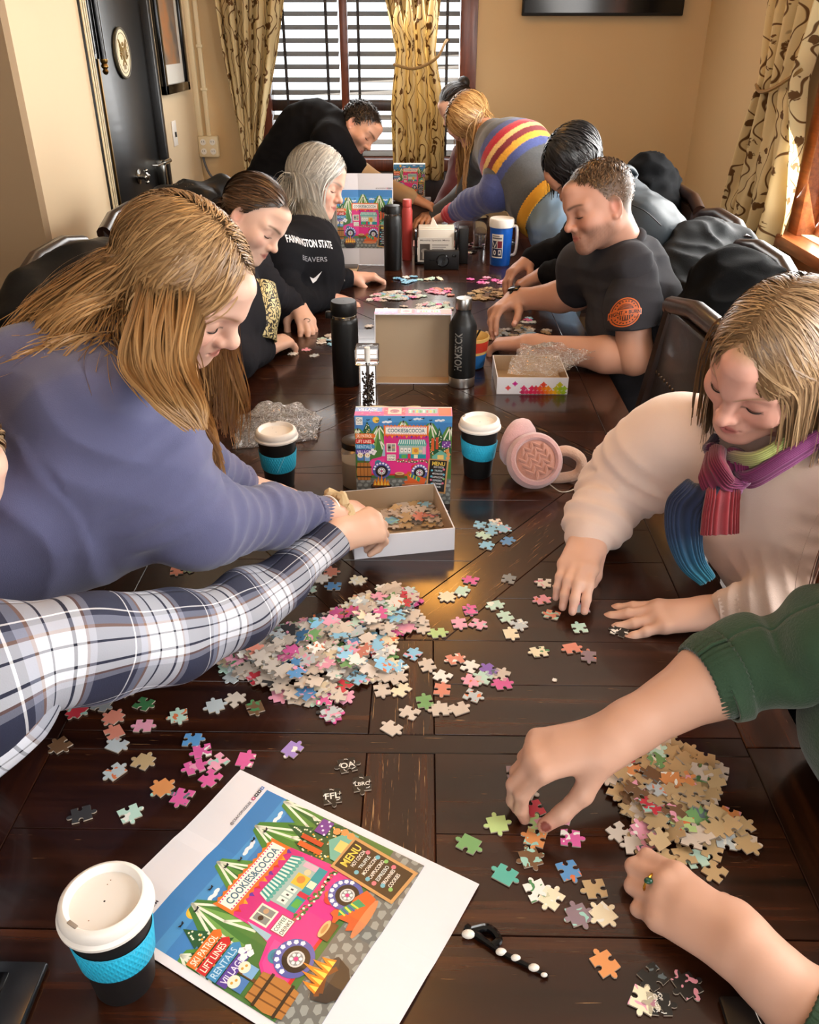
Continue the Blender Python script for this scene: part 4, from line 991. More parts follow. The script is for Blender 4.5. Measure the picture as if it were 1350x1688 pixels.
MB().lathe([(.020, 0), (.022, .003), (.022, .2), (.018, .215)], bc, 28).build('bottle_body', m_coral, rb); MB().lathe([(.017, .215), (.019, .217), (.019, .24), (.016, .245), (.001, .246)], bc, 28, cap=False).build('screw_cap', m_coral, rb)

# ------------------------------------------------------------------ pepper grinder
m_acr = mat('clear_acrylic', '#ffffff', 0.03, trans=1.0, ior=1.06); m_pepper = mat('peppercorns', '#3a2a1f', 0.7, var=.6, vscale=160)
gx, gy = -.139, 2.03
gr = wthing('pepper_grinder', 'clear acrylic pepper grinder beside the open grey lid', 'grinder', (gx, gy, TZ))
MB().rbox((gx-.017, gy-.017, TZ), (gx+.017, gy+.017, TZ+.012), .003).build('mill_base', m_steel, gr)
MB().rbox((gx-.0205, gy-.0205, TZ+.0125), (gx+.0205, gy+.0205, TZ+.128), .003).build('body', m_acr, gr)
pp = MB(); R = random.Random(2)
for i in range(260):
    pp.ball((gx+R.uniform(-.0135, .0135), gy+R.uniform(-.0135, .0135), TZ+.016+R.random()**1.2*.088), .0024, 6)
tag(pp.build('peppercorns', m_pepper, gr), kind='stuff')
MB().lathe([(.004, 0), (.004, .14)], (gx, gy, TZ+.014), 12).build('shaft', m_steel, gr)
hd = MB().rbox((gx-.029, gy-.029, TZ+.131), (gx+.029, gy+.029, TZ+.172), .004).build('turning_head', m_acr, gr)
MB().lathe([(.007, .133), (.007, .168)], (gx, gy, TZ), 16).build('head_core', m_white, hd)

# ------------------------------------------------------------------ striped bowl-mug with spoon, candle jar, folded napkin
bw = wthing('striped_mug', 'red cream and blue striped mug half hidden by the HOMESICK bottle', 'mug', (.137, 2.37, TZ)); bc = (.137, 2.37, TZ)
m_red = mat('glaze_red', '#c23b2a', .3); m_ylw = mat('glaze_cream', '#d9b36a', .3); m_blue = mat('glaze_blue', '#2a6aa8', .3)
n = 40
for nm, pr, mm in (('blue_band', [(.034, 0), (.040, .004), (.0465, .045)], m_blue), ('cream_band', [(.0465, .045), (.048, .053)], m_ylw), ('red_band', [(.048, .053), (.0515, .083)], m_red), ('rim_band', [(.0515, .083), (.0525, .092), (.0500, .0925), (.048, .085), (.036, .012), (.001, .01)], m_ylw)):
    MB().lathe(pr, bc, n, cap=(nm == 'blue_band')).build(nm, mm, bw)
sp = wthing('spoon', 'dark spoon resting in the striped mug', 'spoon', (.15, 2.37, TZ+.01)); MB().tube([(.118, 2.375, TZ+.02), (.162, 2.355, TZ+.115)], .003, 8).build('handle', m_black, sp); MB().ball((.116, 2.376, TZ+.017), .01, 10, 0, (1, 1, .4)).build('bowl', m_black, sp)
jr = wthing('candle_jar', 'glass jar with dark lid and beige filling behind the lid', 'jar', (-.150, 1.60, TZ)); jr['label'] = 'glass candle jar with dark lid beside the printed puzzle lid'; bc = (-.139, 1.62, TZ)
MB().lathe([(.030, 0), (.032, .003), (.032, .085), (.027, .092)], bc, 32).build('glass', mat('jar_glass', '#f2ece2', 0.05, trans=.9, ior=1.3), jr); MB().lathe([(.029, .004), (.029, .06)], bc, 28).build('filling', mat('beige_wax', '#a88f72', .5), jr); MB().lathe([(.028, .092), (.031, .093), (.031, .106), (.028, .108)], bc, 32).build('jar_lid', mat('bronze_lid', '#3b2c1e', .35, .6), jr)
nk = wthing('napkin', 'folded cream napkin lying behind the printed puzzle lid', 'napkin', (-.085, 2.0, TZ))
vs = []; N = 14
for j in range(N+1):
    for i in range(N+1):
        u, v = i/N, j/N; vs.append((-.135+.13*u, 1.95+.1*v, TZ+.004+.022*math.sin(math.pi*min(1, v*1.2))*(1-.75*u)+.003*math.sin(9*u)))
nf = np.array([(j*(N+1)+i, j*(N+1)+i+1, (j+1)*(N+1)+i+1, (j+1)*(N+1)+i) for j in range(N) for i in range(N)])
o = link('fold', np.array(vs), nf, mat('napkin_cream', '#ddd0ae', .8), nk); so_ = o.modifiers.new('thickness', 'SOLIDIFY'); so_.thickness = .003

# ------------------------------------------------------------------ earmuffs
m_fuzz = mat('pink_fleece', '#c79a98', 0.95, bump=1.0, bscale=500, sheen=.6); m_knit = mat('pink_knit', '#b98676', 0.9, bump=.6, bscale=260, sheen=.3)
em = wthing('earmuffs', 'dusty pink cable knit earmuffs lying on the table', 'earmuffs', (.27, 1.62, TZ))
def muff(c, nrm, r, th, knit):
    nrm = unit(nrm); q = MB(); pr = [(.002, -th), (r*.55, -th*.98), (r*.85, -th*.7), (r, -th*.1), (r*.99, th*.35), (r*.9, th*.75), (r*.78, th*.85), (r*.72, th*.7), (r*.70, th*.55)]
    q.lathe(pr, n=44, cap=True); ax = Vector(nrm).to_track_quat('Z', 'Y').to_matrix().to_4x4(); M = Matrix.Translation(Vector(c)) @ ax
    q.xf(M); pad = q.build('ear_pad', m_fuzz, em)
    if knit:
        d = MB().lathe([(.001, th*.78), (r*.35, th*.76), (r*.6, th*.68), (r*.70, th*.58)], n=40, cap=False).xf(M).build('knit_face', m_knit, pad)
        q = MB()
        for k in range(3):
            for s in (-1, 1):
                for t in range(5):
                    x0 = (k-1)*r*.36; y0 = (t-2.2)*r*.24
                    if math.hypot(x0+s*r*.09, y0) > r*.60: continue
                    q.tube([(x0, y0-r*.06, th*.76), (x0+s*r*.10, y0+r*.05, th*.82), (x0+s*r*.17, y0+r*.17, th*.75)], [r*.045, r*.06, r*.04], 6)
        q.xf(M @ Matrix.Rotation(.5, 4, 'Z')).build('cable_stitch', m_knit, pad)
mc1 = W(880, 765, 1.80); mc2 = W(853, 745, 1.86)
mc1[2] = TZ+.060
muff(mc1, -AX*.95+RV*.10+UP*.05, .060, .026, True); mc2 = mc1 + V3(-.028, .062, .012)
muff(mc2, RV*-.75+UP*.35+AX*.5, .055, .022, False)
hb_ = catmull([mc1+RV*.045+UP*.018+AX*.03, mc1+RV*.075+UP*.022+AX*.02, mc1+RV*.103+UP*.004+AX*.02, mc1+RV*.100-UP*.024+AX*.03, mc1+RV*.070-UP*.034+AX*.04, mc1+RV*.03-UP*.03+AX*.05, mc2+V3(.0, .02, -.02)], 30)
MB().tube(hb_, [.0115]*30, 12).build('headband', mat('band_knit', '#c3a08c', .9, bump=.9, bscale=300, sheen=.3), em)
MB().tube(catmull([mc1+V3(.03, .0, -.05), mc1+V3(.06, -.03, -.0585), mc1+V3(.10, .0, -.0585), mc1+V3(.105, .045, -.050)], 16), .0012, 5).build('thread', mat('clear_thread', '#cbbfae', .3), em)

# ------------------------------------------------------------------ crumpled clear bags
def film_mat():
    n = NT('clear_film'); n.set(Base_Color=(.75, .76, .78, 1), Roughness=0.07, Metallic=1.0)
    tc = n.n('ShaderNodeTexCoord'); no = n.n('ShaderNodeTexVoronoi', Scale=38.0, feature='DISTANCE_TO_EDGE'); n.l(tc, 'Object', no, 'Vector')
    b = n.bump(no, 'Distance', .6, .004)
    tr = n.n('ShaderNodeBsdfTransparent'); ms = n.n('ShaderNodeMixShader'); fr = n.n('ShaderNodeFresnel', IOR=1.38); n.l(b, 'Normal', fr, 'Normal')
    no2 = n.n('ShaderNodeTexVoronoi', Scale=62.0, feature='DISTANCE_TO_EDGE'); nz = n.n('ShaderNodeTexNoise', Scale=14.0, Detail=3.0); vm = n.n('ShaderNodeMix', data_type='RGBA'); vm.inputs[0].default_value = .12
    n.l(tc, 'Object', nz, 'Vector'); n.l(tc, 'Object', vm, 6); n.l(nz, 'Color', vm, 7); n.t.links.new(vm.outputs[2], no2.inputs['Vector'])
    cr = n.ramp([(0.0, (.8, .8, .8)), (.03, (.12, .12, .12)), (.15, (0, 0, 0))]); n.l(no2, 'Distance', cr, 'Fac')  # white crease lines put the film's highlights into its colour
    ad = n.n('ShaderNodeMath', operation='ADD'); n.l(fr, 'Fac', ad, 0); n.l(cr, 'Color', ad, 1); n.l(ad, 'Value', ms, 0)
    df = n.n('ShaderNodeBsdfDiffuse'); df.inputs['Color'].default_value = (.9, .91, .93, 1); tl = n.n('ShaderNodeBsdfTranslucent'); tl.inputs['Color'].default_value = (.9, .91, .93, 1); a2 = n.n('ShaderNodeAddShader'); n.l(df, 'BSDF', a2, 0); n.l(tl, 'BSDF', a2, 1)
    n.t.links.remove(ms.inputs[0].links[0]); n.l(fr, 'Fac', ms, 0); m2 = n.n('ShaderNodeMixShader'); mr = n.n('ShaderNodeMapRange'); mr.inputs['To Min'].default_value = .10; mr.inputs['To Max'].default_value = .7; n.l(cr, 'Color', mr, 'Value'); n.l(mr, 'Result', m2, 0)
    out = n.t.nodes['Material Output']; n.l(tr, 'BSDF', ms, 1); n.l(n.p, 'BSDF', ms, 2); n.l(ms, 'Shader', m2, 1); n.l(a2, 'Shader', m2, 2); n.l(m2, 'Shader', out, 'Surface'); return n.m
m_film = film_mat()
def bag(label, corners, zc, hmap, loc, seed, floor):
    b = wthing('plastic_bag', label, 'plastic bag', loc); N = 30
    P = np.array(corners, float); layers = []
    for ly, s in (('upper_film', 1.0), ('lower_film', .25)):
        vs = []; Rr = np.random.default_rng(seed+int(s*10)); 
        for j in range(N+1):
            for i in range(N+1):
                u, v = i/N, j/N; p = P[0]*(1-u)*(1-v)+P[1]*u*(1-v)+P[2]*u*v+P[3]*(1-u)*v
                vs.append([p[0], p[1], p[2]+s*hmap(u, v)])
        vs = np.array(vs); nz = smooth_noise(vs, 55, seed, 3); nz2 = smooth_noise(vs, 95, seed+1, 2)
        nz3 = smooth_noise(vs, 230, seed+3, 2); vs[:, 2] += s*(.012*np.abs(nz) + .006*np.abs(nz2) + .004*nz3); vs[:, 0] += .007*nz2+.003*nz3; vs[:, 1] += .007*nz-.003*nz3
        vs[:, 2] = np.maximum(vs[:, 2], floor+.0012)
        fs = np.array([(j*(N+1)+i, j*(N+1)+i+1, (j+1)*(N+1)+i+1, (j+1)*(N+1)+i) for j in range(N) for i in range(N)])
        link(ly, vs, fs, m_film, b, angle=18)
    return b
bag('crumpled clear plastic bag lying behind a coffee cup', [PZ(385, 742, TZ), PZ(520, 725, TZ), PZ(530, 690, TZ), PZ(395, 690, TZ)], 0, lambda u, v: .062*math.sin(math.pi*min(1, max(0, u)))**.7*math.sin(math.pi*v)**.6, PZ(450, 735, TZ), 4, TZ)
tz = TZ+.049
bag('clear plastic bag lying across the puzzle border tray', [PZ(838, 618, tz), PZ(915, 622, tz), PZ(1000, 580, tz+.012), PZ(868, 575, tz)], 0, lambda u, v: .035*math.sin(math.pi*v)**.7*(1-.6*u), PZ(900, 610, tz), 9, tz)

# ------------------------------------------------------------------ napkin holder with menu card, black camera, glass, blue travel mug, phones
hx0, hx1, hy = -.040, .140, 3.60
nh = wthing('napkin_holder', 'black napkin holder stuffed with napkins and a menu card', 'napkin holder', (.05, 3.62, TZ))
MB().rbox((hx0, hy, TZ), (hx1, hy+.09, TZ+.012), .004).build('base', m_blackgloss, nh)
for x in (hx0, hx1-.012): MB().rbox((x, hy, TZ+.01), (x+.012, hy+.09, TZ+.135), .004).build('side_post', m_blackgloss, nh)
for x in (hx1+.004,): MB().rbox((x, hy+.02, TZ), (x+.04, hy+.08, TZ+.145), .004).build('side_pocket', m_black, nh)
m_napk = mat('white_napkin', '#e6dfd2', .8)
for k in range(6):
    q = MB(); q.rbox((hx0+.016, hy+.012+.011*k, TZ+.014), (hx1-.016, hy+.019+.011*k, TZ+.142+.004*(k % 3)), .003); q.build('napkin', m_napk, nh)
q = MB(); q.add([(.02, hy+.03, TZ+.14), (.055, hy+.03, TZ+.145), (.035, hy+.05, TZ+.185), (.025, hy+.055, TZ+.14), (.06, hy+.06, TZ+.14)], [(0, 1, 2), (1, 4, 2), (4, 3, 2), (3, 0, 2), (0, 3, 4, 1)]); q.build('napkin', m_napk, nh, smooth=False)
MB().box((hx0+.014, hy-.002, TZ+.014), (hx1-.026, hy+.001, TZ+.112)).build('menu_card', mat('card_white', '#d8d2c8', .6), nh, smooth=False)
A = Art(); A.text('Monthly Specials Menu', .5, .86, .09, '#4a4440', w=.86, cx=True); A.rect(.06, .06, .36, .74, '#4c443e'); A.disc(.2, .45, .1, '#8a8076'); A.rect(.14, .1, .27, .38, '#a59a8c')
for k in range(7): A.rect(.42, .68-.085*k, .9-.07*(k % 3), .71-.085*k, '#6a635e')
A.build('print', lambda x, y, z: V3(hx0+.014+x*(hx1-hx0-.04), hy-.002-z, TZ+.014+y*.098), nh)
cmx, cmy = .068, 3.53
dv = wthing('black_camera', 'small black camera standing in front of the napkin holder', 'camera', (cmx, cmy, TZ))
MB().rbox((cmx-.068, cmy-.014, TZ), (cmx+.075, cmy+.014, TZ+.076), .004).build('body', m_black, dv)
q = MB().lathe([(.026, 0), (.026, .004), (.0235, .005), (.022, .002), (.001, .001)], n=32, cap=False).xf(Matrix.Translation((cmx+.008, cmy-.014, TZ+.038)) @ Matrix.Rotation(math.pi/2, 4, 'X')); q.build('lens_ring', m_blackgloss, dv)
MB().rbox((cmx+.048, cmy-.016, TZ+.052), (cmx+.062, cmy-.0135, TZ+.062), .001).build('viewfinder', m_blackgloss, dv); MB().rbox((cmx-.045, cmy-.0155, TZ+.038), (cmx-.025, cmy-.0135, TZ+.041), .0006).build('grip_line', m_blackgloss, dv)
gl = wthing('water_glass', 'clear ribbed water glass beside the blue mug', 'glass', (.262, 3.92, TZ)); bc = (.250, 3.93, TZ)
MB().lathe([(.026, 0), (.028, .002), (.0365, .135), (.0370, .136), (.0345, .135), (.0265, .010), (.001, .009)], bc, 32, cap=True).build('tumbler', mat('tumbler_glass', '#f6f8fa', 0.04, trans=1.0, ior=1.3), gl)
MB().lathe([(.001, .0105), (.0262, .0107), (.0285, .06), (.001, .0602)], bc, 28, cap=False).build('water', mat('water', '#f4f8fa', 0.02, trans=1.0, ior=1.33), gl)
mg = wthing('travel_mug', 'blue insulated mug with white lid and handle', 'mug', (.327, 3.63, TZ)); bc = (.318, 3.62, TZ)
MB().lathe([(.040, 0), (.042, .003), (.047, .150), (.0465, .153)], bc, 40).build('mug_body', mat('mug_blue', '#1257b4', .35), mg)
MB().lathe([(.047, .153), (.0505, .154), (.051, .160), (.0505, .182), (.047, .187), (.001, .188)], bc, 40, cap=False).build('lid', m_white, mg)
MB().tube(catmull([(bc[0]+.047, bc[1]-.004, TZ+.155), (bc[0]+.062, bc[1]-.008, TZ+.150), (bc[0]+.064, bc[1]-.008, TZ+.08), (bc[0]+.058, bc[1]-.006, TZ+.045), (bc[0]+.042, bc[1]-.004, TZ+.038)], 18), .0075, 10, flat=.8).build('handle', m_white, mg)
def onmug(x, y, z):
    a = -math.pi/2-.95+x*1.05; r = .0435+.005*(.035+y*.095)/.15+.0008+z; return V3(bc[0]+r*math.cos(a), bc[1]+r*math.sin(a), TZ+.035+y*.095)
A = Art(); A.rect(0, 0, 1, 1, '#e9e6de'); A.rect(.06, .05, .94, .40, '#1d2a4a'); A.rect(.55, .42, .94, .72, '#8a2a3a'); A.rect(.06, .42, .50, .72, '#28324a'); A.rect(.62, .12, .86, .34, '#e9e6de'); A.rect(.68, .17, .8, .29, '#1d2a4a'); A.disc(.30, .22, .13, '#e9e6de', 14, .11); A.disc(.30, .22, .06, '#1d2a4a', 14, .05); A.line([(.08, .7), (.3, .45), (.5, .7)], .05, '#e9e6de'); A.rect(.08, .80, .9, .86, '#6a6a70'); A.rect(.08, .90, .7, .94, '#6a6a70')
A.build('label', onmug, mg, grid=10)
p2 = wthing('phone', 'dark phone with pale gold edge lying by the upright poster', 'phone', (-.32, 3.56, TZ))
MB().rbox((-.385, 3.50, TZ), (-.270, 3.575, TZ+.008), .0035).build('case', mat('gold_edge', '#c9ab84', .35, .4), p2); MB().rbox((-.383, 3.502, TZ+.0078), (-.272, 3.573, TZ+.0095), .0008).build('back_plate', mat('phone_grey', '#4a443e', .3), p2); MB().rbox((-.385, 3.46, TZ+.0), (-.272, 3.494, TZ+.007), .003).build('strap', mat('gold_edge', '#c9ab84', .35, .4), p2)
# phone at the front corner
pc = [PZ(80, 1583, TZ+.009), PZ(22, 1725, TZ+.009)]
ey_ = unit(pc[0]-pc[1]); ex_ = np.cross(ey_, V3(0, 0, 1)); o0 = pc[0]-ex_*.074-ey_*.15; o0[2] = TZ+.0002
ph = wthing('phone', 'dark grey phone lying face down beside the front coffee cup', 'phone', o0+ex_*.037+ey_*.075)
M = frame_m(o0, ex_, ey_, V3(0, 0, 1))
MB().rbox((0, 0, 0), (.074, .15, .0085), .004, seg=3).xf(M).build('case', mat('phone_metal', '#3a3f45', .25, .8), ph)
MB().rbox((.002, .002, .0075), (.072, .148, .0095), .0009).xf(M).build('back_glass', mat('phone_back', '#23262b', .22), ph)
q = MB(); q.rbox((.012, .045, .0093), (.040, .135, .0125), .0014, seg=2); q.xf(M).build('camera_island', m_blackgloss, ph)
q = MB(); pts = [(.026+.0105*math.cos(a), .115+.0105*math.sin(a), .0126) for a in np.linspace(0, math.pi, 9)] + [(.026-.0105*math.cos(a), .066-.0105*math.sin(a), .0126) for a in np.linspace(0, math.pi, 9)]; q.tube(pts+[pts[0]], .0006, 5); q.xf(M).build('pink_ring', mat('pink_trim', '#a8485a', .4), ph)
for y in (.115, .09, .066): q = MB().lathe([(.0075, .0124), (.0075, .0132), (.001, .0132)], (.026, y, 0), 20, cap=False); q.xf(M).build('lens', m_blackgloss, ph)
# black phone at the front corner beside the green cuff
pk = wthing('phone', 'black phone partly under the green cuff at the table edge', 'phone', PZ(1260, 1670, TZ)); c = PZ(1255, 1690, TZ); M = frame_m(c+[-.036, -.05, .0003], V3(1, 0, 0), V3(0, 1, 0), V3(0, 0, 1))
MB().rbox((0, 0, 0), (.072, .075, .008), .0035).xf(M).build('case', m_black, pk); MB().tube([(.030, .07, .0086), (.032, .05, .0086), (.036, .03, .0086)], .0006, 5).xf(M).build('white_line', m_white, pk)
# dark cord with clear beads by the poster corner
m_crystal = mat('pale_crystal', '#e8e2d8', 0.1, spec=.8)
bd = wthing('beaded_cord', 'black cord with pale glass beads by the poster corner', 'cord', PZ(840, 1570, TZ))
cp = catmull([PZ(768, 1528, TZ+.004), PZ(790, 1545, TZ+.004), PZ(830, 1572, TZ+.004), PZ(870, 1592, TZ+.004), PZ(904, 1609, TZ+.003)], 20)
MB().tube(cp, [.0045]*6+[.0035]*6+[.0028]*4+[.002]*4, 8).build('cord', m_blackgloss, bd); MB().tube(catmull([PZ(775, 1535, TZ+.004), PZ(805, 1530, TZ+.005), PZ(822, 1548, TZ+.005), PZ(812, 1560, TZ+.004)], 14), .0045, 8).build('loop', m_blackgloss, bd)
for px, py, r in ((772, 1540, .0062), (826, 1569, .005), (850, 1579, .0045), (880, 1595, .005), (897, 1607, .003)): MB().ball(PZ(px, py, TZ+.006), r, 12, 0, (1.2, .8, .8)).build('bead', m_crystal, bd)
# papers and napkin stack at the far end, white papers and pink sheet on the table
for k, (x0, y0, w_, d_, z0, h_, lab, c_, cat_, nm_) in enumerate(((-.36, 4.38, .17, .12, 0, .05, 'stack of white napkins at the far end of the table', '#d8d0c4', 'napkins', 'napkin_stack'), (-.03, 3.78, .20, .14, 0, .003, 'white paper sheet under the striped sweater cuff', '#e6e2e6', 'paper', 'paper_sheet'), (-.05, 3.95, .2, .12, .0, .004, 'pale pink sheet beside the beige sleeved hand', '#dba6a8', 'paper', 'paper_sheet'))):
    t_ = wthing(nm_, lab, cat_, (x0+w_/2, y0+d_/2, TZ))
    nn = 7 if k == 0 else 1
    for j in range(nn): MB().rbox((x0+.003*((j*5) % 3), y0, TZ+z0+h_*j/nn), (x0+w_-.004*(j % 2), y0+d_, TZ+z0+h_*(j+.85)/nn), min(.002, h_/nn*.3)).build('sheet', mat('paper_%d' % k, c_, .8), t_)
# ================================================================== JIGSAW PIECES
PS = 0.0235                                     # body size
def piece_outline(sides, rs):
    """four sides, +1 tab, -1 socket, 0 straight"""
    P = []; h = PS/2; c = [(-h, -h), (h, -h), (h, h), (-h, h)]
    for i, s in enumerate(sides):
        a = np.array(c[i]); b_ = np.array(c[(i+1) % 4]); d = (b_-a)/PS; nn = np.array([d[1], -d[0]])
        P.append(a + rs.uniform(-.0008, .0008, 2))
        if s:
            k = rs.uniform(-.05, .05)
            for t, o in ((.40, -.01), (.37, .10), (.41, .21), (.5, .255), (.59, .21), (.63, .10), (.60, -.01)): P.append(a + d*PS*(t+k) + nn*PS*o*s*1.05)
    return P
m_card = mat('piece_cardboard', '#a99b8c', 0.85)
def piece_mat():
    n = NT('piece_print'); oi = n.n('ShaderNodeObjectInfo'); tc = n.n('ShaderNodeTexCoord')
    no = n.n('ShaderNodeTexNoise', Scale=95.0, Detail=1.0, Distortion=.6); va = n.n('ShaderNodeVectorMath', operation='ADD')
    cb = n.n('ShaderNodeCombineXYZ'); mu = n.n('ShaderNodeMath', operation='MULTIPLY'); mu.inputs[1].default_value = 50
    n.l(oi, 'Random', mu, 0); n.l(mu, 'Value', cb, 'X'); n.l(mu, 'Value', cb, 'Z'); n.l(tc, 'Object', va, 0); n.l(cb, 'Vector', va, 1); n.l(va, 'Vector', no, 'Vector')
    m2 = n.n('ShaderNodeMath', operation='MULTIPLY'); m2.inputs[1].default_value = 7.31; n.l(oi, 'Random', m2, 0); fr = n.n('ShaderNodeMath', operation='FRACT'); n.l(m2, 'Value', fr, 0)
    pal = n.ramp([(0, '#f2efe6'), (.2, '#e8a0b8'), (.38, '#5f6f78'), (.52, '#9fd0c4'), (.66, '#f2efe6'), (.8, '#e07a4a'), (.92, '#4a8a58')], 'CONSTANT'); n.l(fr, 'Value', pal, 'Fac')
    # alpha of the object colour says how much of a second print colour there is (0 = plain)
    sub = n.n('ShaderNodeMath', operation='SUBTRACT'); sub.inputs[0].default_value = 1.0; n.l(oi, 'Alpha', sub, 1)
    th = n.n('ShaderNodeMath', operation='LESS_THAN'); sc = n.n('ShaderNodeMath', operation='MULTIPLY'); sc.inputs[1].default_value = 0.56; n.l(sub, 'Value', sc, 0); n.l(no, 'Fac', th, 0); n.l(sc, 'Value', th, 1)
    mx = n.n('ShaderNodeMix', data_type='RGBA'); n.l(th, 'Value', mx, 0); n.l(oi, 'Color', mx, 6); n.l(pal, 'Color', mx, 7); n.t.links.new(mx.outputs[2], n.p.inputs['Base Color']); n.set(Roughness=.4)
    return n.m
m_piece = piece_mat()
PTH = .0019
def piece_geo(sides, seed):
    rs = np.random.default_rng(seed); P = piece_outline(sides, rs); n = len(P)
    vs = [(*p, 0) for p in P] + [(*p, PTH) for p in P]
    fs = [tuple(range(n))[::-1], tuple(range(n, 2*n))] + [(i, (i+1) % n, n+(i+1) % n, n+i) for i in range(n)]
    return vs, fs
PIECES = []; PIECE_GEO = []
for i, sd in enumerate(((1, -1, 1, -1), (1, 1, -1, -1), (1, -1, -1, -1), (1, 1, 1, -1), (-1, 1, -1, 1), (1, -1, 1, 0), (-1, -1, -1, 1), (1, 1, 1, 1))):
    vs, fs = piece_geo(sd, i); me = bpy.data.meshes.new('puzzle_piece'); me.from_pydata(vs, [], fs); me.update(); me.materials.append(m_piece); me.materials.append(m_card)
    me.polygons.foreach_set('material_index', [1, 0] + [1]*(len(fs)-2)); PIECES.append(me); PIECE_GEO.append((vs, fs))
RP = np.random.default_rng(21)
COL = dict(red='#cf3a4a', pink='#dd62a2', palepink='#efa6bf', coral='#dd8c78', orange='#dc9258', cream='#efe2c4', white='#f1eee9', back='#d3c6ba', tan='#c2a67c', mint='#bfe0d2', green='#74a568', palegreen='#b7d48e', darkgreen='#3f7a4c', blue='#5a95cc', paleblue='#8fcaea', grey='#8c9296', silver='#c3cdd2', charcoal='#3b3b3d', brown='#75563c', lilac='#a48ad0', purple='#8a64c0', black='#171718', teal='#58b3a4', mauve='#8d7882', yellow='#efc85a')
def put_piece(p, col, plain=.75, label=None, group=None, rot=None, tilt=0.0, flat=True, var=None):
    o = bpy.data.objects.new('puzzle_piece', PIECES[int(RP.integers(8)) if var is None else var]); C.objects.link(o)
    p = np.asarray(p, float); o.location = p
    o.rotation_euler = (RP.normal()*tilt, RP.normal()*tilt, RP.uniform(0, 6.28) if rot is None else rot)
    c = lin(COL[col]); o.color = (*c, plain)
    return tag(o, label, 'puzzle piece', group)
